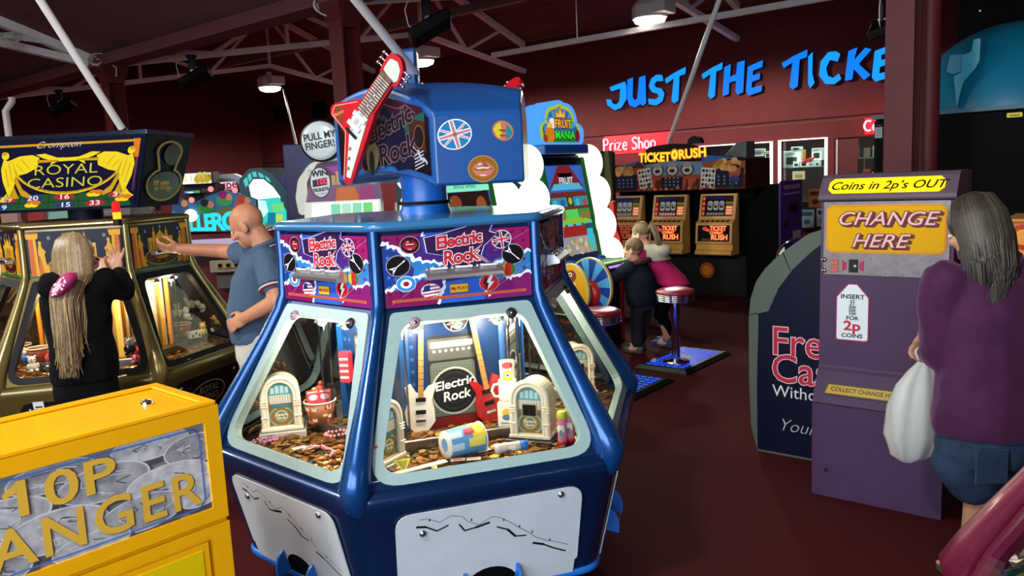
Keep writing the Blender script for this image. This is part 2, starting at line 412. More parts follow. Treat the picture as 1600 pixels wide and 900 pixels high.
lamp(-12.46, 'glowing white ceiling lamp hanging just above the red guitar head', at_pl(678, 92, V2*12.4, V2).z)
lamp(-6.96, 'brightest white ceiling lamp at the picture top above the blue letters', at_pl(1043, 24, V2*12.4, V2).z)
for cu, lab in ((-12.46, 'ceiling lamp over the aisle before the gold pusher'), (-6.96, 'ceiling lamp over the aisle between the gold and blue pushers'), (-1.46, 'ceiling lamp over the yellow changer')):
    lamp(cu, lab, 4.6, False)  # lamps added out of view to brighten the near machines
# conduits dropping to the machines
def conduit(label, p0, p1, r=.028):
    d = (p0-p1).normalized()                        # run on up to the sloping ceiling
    for k in range(400):
        if p0.z > 3.55+.365*min(abs(p0.dot(V2)-VV), 2*HB-abs(p0.dot(V2)-VV)): break
        p0 = p0+d*.02
    b = MB(); b.tube([p0, p1], r, mat('conduit_white', '#d9d6d2', .4), 12); return tag(b.build('conduit'), label, 'conduit')
# ------------------------------------------------------------------ lit signs on the back wall
M_bluelet = glow('blue_letter', '#1492ff', 1.25); M_blueside = mat('letter_side', '#0a1a40', .5)
M_bluelet2 = glow('blue_letter_deep', '#0a78f5', 1.25)
t = thing('wall_sign', 'big glowing blue brush letters across the dark red wall', 'sign', uv(-7.2, VB-.06, 3.4), UANG)
def brush(b, strokes, X, z, m, ms):
    for pts in strokes:
        b.prism(pts, z-.05, z, ms, X); b.poly(pts, m, z+.002, X)
# brush-cut capitals drawn as polygons in a unit cell (x 0..0.7, y 0..1)
GL = {
 'J': [[(.06, .86), (.62, 1.0), (.66, .80), (.64, .34), (.46, .06), (.22, .0), (-.04, .22), (-.06, .44), (.12, .40), (.16, .26), (.28, .2), (.40, .30), (.44, .76), (.12, .70)]],
 'U': [[(.02, .96), (.24, 1.0), (.20, .36), (.28, .24), (.38, .30), (.46, .98), (.70, 1.02), (.70, .10), (.56, .02), (.50, .10), (.28, .0), (.06, .10), (-.02, .36)]],
 'S': [[(.62, .98), (.66, .78), (.36, .80), (.26, .70), (.34, .60), (.58, .54), (.70, .36), (.60, .12), (.34, .0), (.0, .06), (-.02, .26), (.30, .20), (.44, .28), (.40, .38), (.14, .46), (.02, .66), (.12, .90), (.36, 1.02)]],
 'T': [[(-.06, .78), (.30, .94), (.74, 1.08), (.72, .86), (.50, .82), (.44, .04), (.28, -.04), (.18, .06), (.28, .76), (.0, .62)]],
 'H': [[(.04, .94), (.26, 1.02), (.22, .62), (.42, .66), (.46, 1.04), (.70, 1.08), (.64, .06), (.46, .0), (.40, .10), (.42, .46), (.20, .42), (.18, .06), (-.02, .0)]],
 'E': [[(.06, .90), (.70, 1.06), (.68, .84), (.28, .76), (.28, .60), (.58, .66), (.56, .46), (.24, .40), (.22, .20), (.66, .26), (.64, .06), (.10, -.04), (-.02, .10)]],
 'I': [[(.10, .92), (.34, 1.04), (.32, .40), (.44, .10), (.20, -.04), (.10, .10)]],
 'C': [[(.66, .90), (.58, .68), (.34, .76), (.22, .52), (.28, .28), (.44, .20), (.62, .32), (.70, .14), (.48, .0), (.20, .04), (.0, .32), (.04, .74), (.28, 1.0), (.52, 1.0)]],
 'K': [[(.10, .96), (.36, 1.04), (.26, .66), (.58, 1.0), (.76, .92), (.40, .52), (.74, .14), (.56, .0), (.26, .38), (.22, .06), (.0, .04)]],
}
ltab = [('J', 955, 986, 172, 129, 0), ('U', 985, 1014, 168, 121, 1), ('S', 1018, 1043, 165, 118, 0), ('T', 1046, 1075, 160, 111, 0),
        ('T', 1103, 1132, 153, 104, 0), ('H', 1134, 1168, 149, 101, 1), ('E', 1170, 1196, 147, 99, 1),
        ('T', 1228, 1263, 138, 85, 1), ('I', 1263, 1284, 136, 84, 0), ('C', 1283, 1318, 133, 82, 0), ('K', 1323, 1361, 127, 77, 1), ('E', 1366, 1400, 125, 74, 0), ('T', 1402, 1440, 120, 70, 0)]
for ch, x0, x1, yb, yt, dk in ltab:
    a = at_pl(x0, yb, V2*VB, V2); c = at_pl(x1, yb, V2*VB, V2); d = at_pl((x0+x1)/2, yt, V2*VB, V2)
    u0 = a.dot(U2)+7.2; wd = (c-a).dot(U2); h = d.z-(a.z+c.z)/2
    b = MB(T((u0, 0, (a.z+c.z)/2-3.4)) @ RX(PI/2))
    for pts in GL[ch]:
        q = rpoly([(x/.7*wd, y*h) for x, y in pts], .015, 2)
        b.prism(q, -.05, .06, M_bluelet2 if dk else M_bluelet, mside=M_blueside)
    b.build('letter', t)
NEON = {
 'P': [[(0, 0), (0, 1)], [(0, 1), (.34, .98), (.46, .76), (.34, .54), (0, .48)]],
 'r': [[(0, 0), (0, .62)], [(0, .4), (.14, .6), (.3, .6)]],
 'i': [[(0, 0), (0, .62)], [(0, .84), (0, .88)]],
 'z': [[(0, .62), (.36, .62), (0, 0), (.38, 0)]],
 'e': [[(.0, .32), (.40, .36), (.36, .56), (.2, .64), (.05, .52), (0, .3), (.08, .08), (.24, 0), (.4, .1)]],
 'S': [[(.44, .86), (.28, 1), (.08, .94), (.02, .74), (.16, .56), (.36, .44), (.44, .24), (.32, .04), (.12, 0), (0, .14)]],
 'h': [[(0, 0), (0, 1)], [(0, .4), (.16, .6), (.32, .5), (.34, 0)]],
 'o': [[(.2, 0), (.38, .12), (.42, .34), (.34, .56), (.2, .62), (.05, .54), (0, .32), (.05, .1), (.2, 0)]],
 'p': [[(0, -.3), (0, .6)], [(0, .5), (.2, .62), (.38, .5), (.38, .16), (.2, 0), (0, .1)]],
 'C': [[(.6, .9), (.4, 1), (.14, .9), (.0, .62), (.0, .36), (.14, .1), (.4, 0), (.6, .08)]], 'a': [[(.4, .6), (.1, .56), (0, .3), (.1, .02), (.36, .1), (.4, .6), (.42, 0)]],
}
M_neon = glow('neon_tube', '#ff9aa6', 2.6); M_redback = mat('neon_backboard', '#b0061c', .4, emit=0.62, ecol='#e8001c'); M_redback2 = mat('neon_backboard_dim', '#7a0a18', .5, emit=.12, ecol='#c00018')  # backboard emits red itself to carry the neon glow round the tubes
def neon(label, txt, px, yb, yt, u1, cat='sign'):
    a = at_pl(px, yb, V2*VB, V2); d = at_pl(px, yt, V2*VB, V2); h = d.z-a.z; u0 = a.dot(U2)
    t = thing('neon_sign', label, cat, uv(u0, VB-.03, a.z), UANG)
    b = MB(); b.box((.55*(u1-u0), .015, h*.45), ((u1-u0)*1.12, .03, h*1.65), M_redback, bev=.01)
    b.build('backboard', t)
    x = 0.0; b = MB()
    for ch in txt:
        if ch == ' ': x += h*.35; continue
        wd = 0
        for st in NEON[ch]:
            b.tube([(x+p*h, -.03, q*h) for p, q in st], .021, M_neon, 6); wd = max(wd, max(p for p, q in st))
        x += wd*h+h*.2
    b.build('neon_tubes', t)
    l = bpy.data.lights.new('neon_light', 'AREA'); l.shape = 'RECTANGLE'; l.size = u1-u0; l.size_y = .2; l.energy = 5; l.color = (1, .02, .06)
    o = bpy.data.objects.new('neon_light', l); C.objects.link(o); p = uv((u0+u1)/2, VB-.35, a.z+h*.4); o.location = p
    o.rotation_euler = (V2).to_track_quat('-Z', 'Y').to_euler()
    return t
neon('long glowing red neon sign low on the dark red wall above the slot bank', 'Prize Shop', 946, 236, 218, -8.68)
neon('red neon sign starting with C peeping past the black ride', 'Ca', 1352, 205, 189, -3.7)

# ------------------------------------------------------------------ prize-shop windows and goods
M_led = glow('led_strip', '#fff2e0', 3.2); M_glass = glassmat('pane', '#f4faf8', 0.8)
b = MB(); ubox(b, -8.6, -6.25, VB+.10, VB+.11, .55, 2.11, M_glass); S('window_1', b)
b = MB(); ubox(b, -6.11, -5.19, VB+.10, VB+.11, .55, 2.11, M_glass); S('window_2', b)
b = MB(); ubox(b, -5.05, -5.00, VB+.05, VB+.12, 0, 2.11, mat('door_frame_white', '#c8c2bc', .5)); ubox(b, -5.0, -4.62, VB+.05, VB+.12, 0, 2.11, M_maroon); ubox(b, -4.62, -4.15, VB+.09, VB+.10, 0, 2.11, M_glass); S('door_1', b)
def led(label, u0, u1, z0, z1, top, rgt, lft):
    b = MB(); w_ = .05
    if top: ubox(b, u0, u1, VB-.03, VB-.005, z1-.02, z1, M_led)
    if lft: ubox(b, u0, u0+w_, VB-.03, VB-.005, z0, z1, M_led)
    if rgt: ubox(b, u1-w_, u1, VB-.03, VB-.005, z0, z1, M_led)
    tag(b.build('light_strip'), label, 'light')
led('white light strip round the shop window half behind the slot bank', -8.6, -6.25, .75, 2.13, 1, 1, 1)
led('white light strip round the shop window with the white boxes', -6.13, -5.17, .75, 2.14, 1, 1, 1)
def dshelf(u0, u1, z):
    b = MB(); ubox(b, u0, u1, VB+.25, VB+.75, z, z+.015, mat('shelf_glass', '#4a8078', .15)); o = b.build('display_shelf')
    b = MB(); ubox(b, u0, u1, VB+.2, VB+.75, .55, .95, mat('display_plinth', '#2a1c1c', .7)); b.build('plinth', o); return o
tag(dshelf(-6.05, -5.25, 1.575), 'green glass display shelf in the shop window holding white boxes', 'shelf')
tag(dshelf(-8.5, -6.3, 1.46), 'display shelf in the shop window behind the slot bank', 'shelf')
M_pbox = mat('prize_box_white', '#d8e6e0', .4)
def goods(label, px0, py0, px1, py1, dep, m, vv=VB+.4, face=None, name='prize_box'):
    a = at_pl(px0, py1, V2*vv, V2); c = at_pl(px1, py0, V2*vv, V2); u0, u1 = a.dot(U2), c.dot(U2); z0, z1 = a.z, c.z
    for zs in (1.59, .95, 1.475):
        if abs(z0-zs) < .07: z0 = zs
    t = thing(name, label, 'box', uv((u0+u1)/2, vv, z0), UANG)
    b = MB(); b.box((0, dep/2, (z1-z0)/2), (u1-u0, dep, z1-z0), m, bev=.006); b.build('carton', t)
    b = MB(RX(PI/2)); wd, h = u1-u0, z1-z0
    b.poly(rrect(-wd*.3, h*.18, wd*.3, h*.62, .02), face or P('#2b2f33'), .004); b.poly([(-wd*.35, h*.78), (wd*.2, h*.78), (wd*.2, h*.86), (-wd*.35, h*.86)], P('#9aa8a4'), .004); b.build('print', t)
goods('large white console carton on the glass shelf, tallest at its end', 1223, 235, 1251, 265, .2, M_pbox, face=P('#3a4044'))
goods('flat white carton lying on top of the tall cartons', 1236, 229, 1251, 235, .15, M_pbox)
goods('small white carton with a round camera picture in the shelf row', 1239, 252, 1249, 264, .1, M_pbox, VB+.3)
goods('small white carton with a black console picture in the shelf row', 1250, 251, 1262, 264, .1, M_pbox, VB+.3, P('#101214'))
goods('small white carton with a grey handset picture in the shelf row', 1262, 252, 1272, 264, .1, M_pbox, VB+.3, P('#7a8a90'))
goods('small white carton with a teal figure, last in the shelf row', 1273, 251, 1281, 264, .1, M_pbox, VB+.3, P('#205050'))
goods('white carton standing tall beside the window edge', 1268, 231, 1284, 251, .15, M_pbox)
goods('cream patterned carton standing below the glass shelf', 1238, 267, 1258, 281, .1, mat('cream_box', '#cfc2a0', .5), VB+.35, P('#a08a5a'))
goods('small pale carton under the shelf next to dark goods', 1233, 283, 1243, 290, .1, M_pbox, VB+.3)
goods('pale carton on the shelf behind the slot bank, first', 1152, 230, 1166, 246, .1, mat('pale_box', '#c8c8b8', .5))
goods('pale carton on the shelf behind the slot bank, widest', 1172, 232, 1194, 245, .1, mat('pale_box', '#c8c8b8', .5), face=P('#708890'))
goods('small carton hanging by the light strip behind the slot bank', 1195, 236, 1204, 248, .1, mat('pale_box', '#c8c8b8', .5))
q = at_pl(1262, 247, V2*(VB+.35), V2); t = thing('toy_gun', 'red and yellow toy standing among the white cartons', 'toy', uv(q.dot(U2), VB+.3, 1.69), UANG)
b = MB(); b.box((0, 0, .02), (.2, .05, .06), mat('toy_red', '#c8202a', .4), RY(-.4), .01); b.box((-.05, 0, .14), (.05, .05, .2), mat('toy_orange', '#d87a20', .4), bev=.01); b.build('body', t)
b = MB(); b.cyl((.05, 0, .0), (.16, 0, .09), .02, mat('toy_red', '#c8202a', .4)); b.build('barrel', t)
rr = random.Random(3)                             # darker goods in the door window and under the shelf
GC = ['#6a4a30', '#8a8a80', '#b0a890', '#4a5a60', '#a04030', '#c8c0a0', '#5a6a50', '#303840']
for k in range(11):
    px = 1320+(k % 4)*10; py = 233+(k//4)*20
    a = at_pl(px, py+14, V2*(VB+.9), V2); u0 = a.dot(U2); 
    b = MB(); h = rr.uniform(.16, .26); b.box((0, .1, h/2), (.13, .2, h), mat('goods%d' % (k % 8), GC[k % 8], .5), bev=.008); b.box((0, -.001, h*.6), (.09, .004, h*.3), P(GC[(k+3) % 8]))
    o = b.build('boxed_toy', loc=uv(-4.70+(k%4)*.17, VB+.9, (2-(k//4))*.46+.80), rotz=UANG)
    tag(o, 'small boxed toy racked behind the shop door glass', 'toy', 'boxed toys behind the shop door')
t = thing('toy_rack', 'tiered rack of boxed toys behind the shop door glass', 'rack', uv(-4.4, VB+1.0, 0), UANG)
for z in (.785, 1.245, 1.705):
    b = MB(); b.box((0, .05, z+.007), (.9, .4, .015), mat('shelf_glass', '#4a8078', .15)); b.build('shelf', t)
for x in (-.44, .44):
    b = MB(); b.box((x, .27, .9), (.03, .03, 1.8), M_steel); b.build('upright', t)
# ------------------------------------------------------------------ six-sided coin pushers
def hexp(R, r=0.0, n=4):
    pts = [(R*math.cos(R_(-120+60*k)), R*math.sin(R_(-120+60*k))) for k in range(6)]
    return rpoly(pts, r, n) if r else pts
def side(k): return RZ(R_(60*k))
AP = math.cos(PI/6)
WIN_T = [(-.4725, 0), (.4725, 0), (.31, .6445), (-.31, .6445)]
WF = frame((0, -.818, .655), (1, 0, 0), (0, .281, .58))           # slanted window plane
HF = frame((-.281, -.541, 1.243), (1, 0, 0), (0, 0, 1))           # header panel plane
_kz = math.hypot(.4, .0996)
KF = frame((0, -.738, .2), (1, 0, 0), (0, -.0935, .4))       # kick panel plane (leans out upwards)
M_pane = glassmat('machine_glass', '#f2f5f2', 0.9)
def trap(hb, ht, t0, t1, rb, rt, n=6): return rpoly([(-hb, t0), (hb, t0), (ht, t1), (-ht, t1)], [rb, rb, rt, rt], n)
def pusher(name, label, loc, rotz, body, bodylow, trimc, post, slab, kick, kickart, hdr, railf, core, deckm, inside, locks, trimring, skirt):
    t = thing(name, label, 'coin pusher', loc, rotz)
    n = 6
    b = MB(); b.loft([[(x, y, z) for x, y in hexp(R, .07)] for R, z in ((.848, .20), (.943, .56), (.972, .61), (.976, .64), (.966, .664), (.93, .672))], bodylow, smooth=True, caps=False)
    lb = b.build('lower_body', t)
    b = MB(); b.loft([[(x, y, z) for x, y in hexp(R, .08)] for R, z in ((.74, 0), (.78, .17), (.83, .175))], skirt, smooth=False); b.build('skirt', t)
    b = MB(); b.loft([[(x, y, z) for x, y in hexp(R, .07)] for R, z in ((.84, .172), (.858, .18), (.858, .2), (.845, .206))], trimring, smooth=True); b.build('trim_band', t)
    outer = [p for q in WIN_T for p in [q]*7]
    tr_o = trap(.425, .268, .022, .632, .12, .02); tr_i = trap(.38, .230, .060, .588, .085, .05)
    for k in range(6):
        X = side(k)
        b = MB(X @ WF); b.ring(outer, tr_o, body, 0); b.build('window_surround', t, solid=.03)
        b = MB(X @ WF)
        b.ring(tr_o, tr_i, trimc, .006)
        b.loft([[(x, y, .006) for x, y in tr_o], [(x, y, -.03) for x, y in tr_o]], trimc, caps=False, smooth=False)
        b.loft([[(x, y, -.03) for x, y in tr_i], [(x, y, .006) for x, y in tr_i]], trimc, caps=False, smooth=False)
        f = b.build('window_trim', t)
        b = MB(X @ WF); b.poly(tr_i, M_pane, -.012); b.build('window_pane', f)
        if locks:
            for sx, m_ in ((-1, locks[0]), (1, locks[1])):
                b = MB(X @ WF @ T((sx*.185, .585, .006))); b.lathe([(.021, 0), (.021, .008), (.015, .014), (.001, .014)], m_, 18); b.lathe([(.007, .0145), (.007, .016), (.001, .016)], M_chrome, 10); b.build('lock', f)
        c = RZ(R_(60*k))
        b = MB(c @ RZ(R_(-60)))
        pth = [(.86, 0, .55), (.925, 0, .63), (.935, 0, .685), (.90, 0, .76), (.80, 0, .925), (.70, 0, 1.09), (.638, 0, 1.20), (.617, 0, 1.26), (.612, 0, 1.40), (.612, 0, 1.53)]
        b.tube(pth, [.02, .048, .056, .047, .036, .029, .026, .023, .021, .021], post, 14); b.build('corner_post', t)
        if kick:
            b = MB(X @ KF)
            L = _kz; ach = arc(0, 0, .11, PI, 0, 12, ry=.10)
            pts = [(-.325, .0)]+ach+[(.325, 0)]+rpoly([(.34, .06), (.345, L*.93), (-.345, L*.93), (-.34, .06)], [.01, .06, .06, .01], 5)
            b.prism(pts, 0, .005, kick); kickart(b)
            kp = b.build('kick_panel', t)
            b = MB(X @ KF)
            b.poly([(-.108, 0)]+arc(0, 0, .11, PI, 0, 12, ry=.10)+[(.108, 0)], M_blackm, .002)
            for sx in (-1, 1):
                b.prism([(0.0, 0.0)]+[(.062*math.cos(a), .095*math.sin(a)) for a in [i*PI/16 for i in range(9)]], -.006, .006, trimring, frame((sx*.10, 0, 0), (0, 0, 1), (0, 1, 0)))
            b.box((0, .004, .055), (.2, .012, .006), M_steel)
            b.build('payout_chute', kp)
    b = MB(); b.prism(hexp(.605), 1.232, 1.53, body); b.build('header', t)
    b = MB(); b.loft([[(x, y, z) for x, y in hexp(R, .05)] for R, z in ((.615, 1.52), (.645, 1.524), (.652, 1.538), (.645, 1.552), (.62, 1.557))], slab, smooth=True); b.build('top_rim', t)
    b = MB(); hdr(b); pan = b.build('header_panel', t)
    for k in range(1, 6): dup(pan, rot=R_(60*k), parent=t)
    pr = railf(t)
    for k in range(1, 6): dup(pr, rot=R_(60*k), parent=t)
    # inside
    b = MB(); b.prism(hexp(.93), .640, .655, deckm); b.build('deck', t)
    for k in range(6):
        b = MB(side(k)); b.box((0, -.782, .664), (.84, .014, .022), M_steel, bev=.003); b.build('deck_lip', t)
        b = MB(side(k)); b.box((0, -.462, .685), (.50, .02, .055), M_steel, bev=.004); b.prism([(-.26, -.462), (.26, -.462), (.20, -.345), (-.20, -.345)], .66, .705, deckm); b.build('pusher_plate', t)
    b = MB(); b.prism(hexp(.40), .66, 1.23, core[0]); b.build('core', t)
    core[1](t)
    b = MB(); b.prism(hexp(.585), 1.222, 1.232, inside); lc = b.build('inner_ceiling', t)
    M_bulb = glow('bulb_warm', '#ffe2b0', 16.0)
    for k in range(6):
        for x in (-.16, .0, .16):
            b = MB(side(k)); b.lathe([(.018, 1.222), (.018, 1.168), (.03, 1.155), (.034, 1.143)], M_chrome, 12, T((x, -.46, 0))); b.ball((x, -.46, 1.145), .02, M_bulb, 10, 6); b.build('bulb', lc)
    return t
def inlight(t, ks, e, col=(1, .86, .66), y=-.47, z=1.11):
    for k in ks:
        for x in (-.13, .13):
            l = bpy.data.lights.new('machine_bulb_light', 'POINT'); l.energy = e; l.color = col; l.shadow_soft_size = .03
            o = bpy.data.objects.new('machine_bulb_light', l); C.objects.link(o); o.parent = t; o.location = side(k) @ Vector((x, y, z))

# ---- artwork helpers, drawn flat on a panel
def star(b, x, y, r, m, z): b.poly([(x+(r if i % 2 == 0 else r*.42)*math.sin(PI*i/5), y+(r if i % 2 == 0 else r*.42)*math.cos(PI*i/5)) for i in range(10)], m, z)
def rip(b, p0, p1, w, m, z, seed=1, n=14):
    r = random.Random(seed); d = Vector((p1[0]-p0[0], p1[1]-p0[1])); nn = Vector((-d.y, d.x)).normalized(); up = []; lo = []
    for i in range(n+1):
        t = i/n; q = Vector(p0)+d*t; j = r.uniform(-.5, .5)*w
        up.append(q+nn*(j+w*r.uniform(.3, .7))); lo.append(q+nn*(j-w*r.uniform(.2, .6)))
    for i in range(n): b.poly([lo[i], lo[i+1], up[i+1], up[i]], m, z)
def ukflag(b, x, y, rx, ry, z, cols, rot=0.0):
    na, wh, rd = cols; b.ell(x, y, rx, ry, wh, z, rot=rot); b.ell(x, y, rx*.93, ry*.93, na, z+.0004, rot=rot)
    q = []
    for a in (.62, PI-.62, PI+.62, -.62): q.append((a, .09, wh, .0008)); q.append((a, .045, rd, .0012))
    for a in (0, PI/2, PI, -PI/2): q.append((a, .17, wh, .0014)); q.append((a, .10, rd, .0018))
    for a, wd, m_, dz in q:
        c_, s_ = math.cos(a), math.sin(a); e = (Vector((c_*rx, s_*ry))*.92); nv = Vector((-s_*rx, c_*ry))*wd
        p = [(-nv.x, -nv.y), (e.x-nv.x*.8, e.y-nv.y*.8), (e.x+nv.x*.8, e.y+nv.y*.8), (nv.x, nv.y)]
        co, so = math.cos(rot), math.sin(rot)
        b.poly([(x+px*co-py*so, y+px*so+py*co) for px, py in p], m_, z+dz)
def lips(b, x, y, r, z, ring, back, red, wh):
    b.ell(x, y, r*1.06, r*.92, ring, z); b.ell(x, y, r, r*.86, back, z+.0004)
    top = [(-.82, .0), (-.5, .34), (-.22, .5), (0, .38), (.22, .5), (.5, .34), (.82, 0), (.4, .10), (0, .14), (-.4, .10)]
    bot = [(-.82, 0), (-.4, -.10), (0, -.14), (.4, -.10), (.82, 0), (.5, -.42), (0, -.58), (-.5, -.42)]
    for q in (top, bot):
        k = len(q)
        if q is top:
            for i in range(4): b.poly([(x+r*u[0], y+r*u[1]) for u in (q[i] if i else q[0], q[i+1], q[9-(i+1)+1] if False else q[9-i], q[(10-i) % 10])], red, z+.0008)
            for i in range(3, 6): b.poly([(x+r*u[0], y+r*u[1]) for u in (q[i], q[i+1], q[9-i] if i > 3 else q[9-3+1], q[9-i+1] if i > 3 else q[8])], red, z+.0008)
        else: b.poly([(x+r*u[0], y+r*u[1]) for u in q], red, z+.0008)
    b.poly([(x+r*u[0], y+r*u[1]) for u in ((-.5, .08), (0, .12), (.5, .08), (.35, .0), (0, .03), (-.35, 0))], wh, z+.0012)
    b.line([(x-r*.3, y+r*.30), (x-r*.12, y+r*.36)], r*.07, wh, z+.0014); b.line([(x-r*.2, y-r*.42), (x+r*.15, y-r*.44)], r*.06, wh, z+.0014)
def vguitar(b, x, y, r, rot, z, wh, bk, scale=1.0):
    M = T((x, y, z)) @ RZ(rot)
    b.poly([(-.9*r, .34*r), (-.3*r, .1*r), (-.3*r, -.1*r), (-.9*r, -.34*r), (-.62*r, 0)], wh, 0, M)
    b.poly([(-.9*r, .34*r), (-.3*r, .1*r), (-.62*r, 0)], wh, 0.0001, M)
    b.poly([(-.4*r, .05*r), (.62*r, .04*r), (.62*r, -.04*r), (-.4*r, -.05*r)], wh, .0003, M); b.poly([(.6*r, .1*r), (.9*r, .03*r), (.62*r, -.09*r)], wh, .0004, M)
    b.poly([(-.55*r, .05*r), (-.36*r, .05*r), (-.36*r, -.05*r), (-.55*r, -.05*r)], bk, .0006, M)
def er_title(b, x, y, s, z, cols, rot=.10):
    gl, wh, rd, bk = cols
    pts = [(-2.35, -.1), (-2.5, .95), (-1.2, 1.15), (.6, 1.55), (2.5, 1.75), (2.2, 1.1), (2.75, .9), (1.75, .1), (1.5, -.55), (3.0, -1.85), (1.2, -1.2), (.65, -1.75), (.45, -1.2), (-.2, -1.95), (-.55, -1.2), (-1.1, -1.75), (-1.0, -.4)]
    if gl:
        for e, m_, dz in ((1.07, gl, 0), (1.0, wh, .0004), (.975, bk, .0008)):
            X = T((x, y, z+dz)); ctr = (0.1, 0)
            for tri in range(1): b.poly([(p[0]*s*e, p[1]*s*e) for p in pts], m_, 0, X)
    for m_, o, dz in ((wh, .085, .0012), (rd, .042, .0018)):
        b.text('Electric', s*1.15, m_, x-.05*s, y+.62*s, z+dz, rot=rot, shear=.12, off=o*s, sp=.92, sx=1.05)
        b.text('Rock', s*1.3, m_, x+.0*s, y-.52*s, z+dz+.0003, rot=rot*.6, shear=.1, off=o*s, sp=.9)
    for m_, wd, dz in ((wh, .2, .0022), (rd, .12, .0026)):            # jagged strokes of the lettering
        for q in ([(-1.25, -.75), (-.95, -1.6)], [(.95, -.3), (1.75, .35)], [(1.0, -.35), (2.6, -1.6)], [(.55, -.9), (.7, -1.6)]):
            a, c = q; L = Vector((c[0]-a[0], c[1]-a[1])); nv = Vector((-L.y, L.x)).normalized()*wd*.5
            b.poly([(x+(a[0]+nv.x)*s, y+(a[1]+nv.y)*s), (x+(a[0]-nv.x)*s, y+(a[1]-nv.y)*s), (x+c[0]*s, y+c[1]*s)], m_, z+dz)
K = .00562
def er_header(b0):
    b = MB(HF @ Matrix.Scale(K, 4)); z0 = .2; Z = lambda i: z0+i*.09
    W, H = 100, 47.2
    b.prism(rpoly([(0, 0), (W, 0), (W, H), (0, H)], 1.2, 3), -1, z0, P('#41206e'))
    mg, pk, bl, lb, nv, wh = P('#7a1252'), P('#8e1458'), P('#1a3884'), P('#2876b4'), P('#241a58'), P('#dfe4ee')
    b.poly([(0, 47), (26, 47), (14, 38), (0, 44)], mg, Z(1)); b.poly([(0, 43), (14, 37), (20, 26), (14, 16), (0, 11)], bl, Z(1))
    b.poly([(12, 36), (24, 30), (46, 26), (48, 16), (30, 20), (16, 12), (20, 24)], lb, Z(2)); b.poly([(26, 47), (60, 47), (58, 40), (32, 38)], P('#2a58b4'), Z(1))
    b.poly([(62, 47), (100, 47), (100, 28), (84, 30), (72, 36)], pk, Z(1)); b.poly([(58, 20), (72, 26), (100, 31), (100, 16), (84, 15), (66, 9)], lb, Z(2))
    b.poly([(0, 11), (16, 12), (30, 18), (36, 0), (0, 0)], mg, Z(1)); b.poly([(34, 0), (40, 14), (62, 16), (68, 0)], P('#2c5cc0'), Z(1)); b.poly([(66, 0), (70, 10), (84, 15), (100, 16), (100, 0)], P('#7a1a66'), Z(1))
    r = random.Random(4)
    for i in range(4):
        for j in range(5): star(b, 73+i*7.4, 44-j*6.2, 1.9, P('#5c1050'), Z(3)); 
    for i in range(3):
        for j in range(5): star(b, 3+i*4.6, 39-j*6.4-i*1.5, 1.7, P('#3f74c4'), Z(3)); star(b, 3+i*7, 9-j*2.6 if j < 3 else 46-j*.5, 1.5, P('#5c1050'), Z(3))
    for q in ((74, 32, 100, 45), (70, 5, 100, 22), (62, 3, 92, 20), (4, 2, 20, 12)): b.line([(q[0], q[1]), (q[2], q[3])], .25, P('#b878b8'), Z(3))
    rip(b, (0, 43), (24, 29), 3.0, wh, Z(4), 1, 16); rip(b, (24, 29), (42, 26), 2.0, wh, Z(4), 2, 10); rip(b, (0, 11), (38, 24), 2.6, wh, Z(4), 3, 22)
    rip(b, (62, 19), (100, 31.5), 2.4, wh, Z(4), 4, 22); rip(b, (82, 13), (100, 16), 2.2, wh, Z(4), 5, 12); rip(b, (26, 47), (32, 38), 2.2, wh, Z(4), 6, 8); rip(b, (34, 0), (40, 15), 2.4, wh, Z(4), 7, 10); rip(b, (64, 14), (70, 2), 2.0, wh, Z(4), 8, 10)
    gr = P('#a89aa8'); bk = P('#0a0a0e')
    er_title(b, 51, 35, 9.6, Z(5), (P('#2a3c9c'), P('#e8e4ec'), P('#b02834'), P('#2e1440')))
    lips(b, 18, 40, 6.2, Z(5), gr, P('#2a0a14'), P('#b01c2c'), wh)
    for x, y in ((9.5, 27), (87.5, 29)):
        b.ell(x, y, 8.0, 7.0, gr, Z(5)); b.ell(x, y, 7.5, 6.5, bk, Z(6)); vguitar(b, x, y, 7.0, .62 if x < 50 else -.75, Z(7), wh, bk)
    b.ell(14, 15, 6.6, 5.2, P('#dfe4ee'), Z(5)); b.ell(14, 15, 6.2, 4.8, P('#2f86cc'), Z(6)); b.ell(14, 15, 3.8, 3.0, wh, Z(7)); b.ell(14, 15, 2.0, 1.6, P('#8c1c3c'), Z(8))
    b.ell(30, 9, 6.8, 5.0, gr, Z(5)); b.ell(30, 9, 6.4, 4.6, wh, Z(6))                     # stars and stripes
    for i in range(4):
        yy = 5.2+i*2.2; hw = 6.2*math.sqrt(max(0, 1-((yy-9)/4.6)**2)); b.line([(30-hw+.4, yy-.4), (30+hw-.4, yy+.4)], .9, P('#b02438'), Z(7))
    b.poly([(24.2, 8.6), (29.5, 9), (29.5, 13.2), (26, 12.6)], P('#232a6a'), Z(8))
    ukflag(b, 80, 39.5, 7.0, 6.2, Z(5), (P('#1c1c4c'), wh, P('#b82434')), .12)
    b.ell(83.5, 19, 6.0, 4.8, gr, Z(5)); b.ell(83.5, 19, 5.6, 4.4, P('#3c6a3a'), Z(6)); b.poly([(78.5, 17), (81.5, 15.2), (81.5, 22.8), (78.5, 21)], P('#d8b020'), Z(7)); b.poly([(81.5, 15), (85.5, 15), (85.5, 23), (81.5, 23)], P('#c01c24'), Z(7))
    b.ell(70, 11, 7.0, 5.6, gr, Z(5)); b.ell(70, 11, 6.5, 5.2, P('#c8202c'), Z(6)); b.poly([(71, 16), (67.5, 11), (69.8, 11), (68.4, 6.2), (73.4, 11.8), (70.8, 11.8), (73, 16)], wh, Z(7)); b.poly([(68, 15.8), (65.6, 11), (67, 10), (67.4, 6.2), (69, 10)], P('#3a0a10'), Z(7))
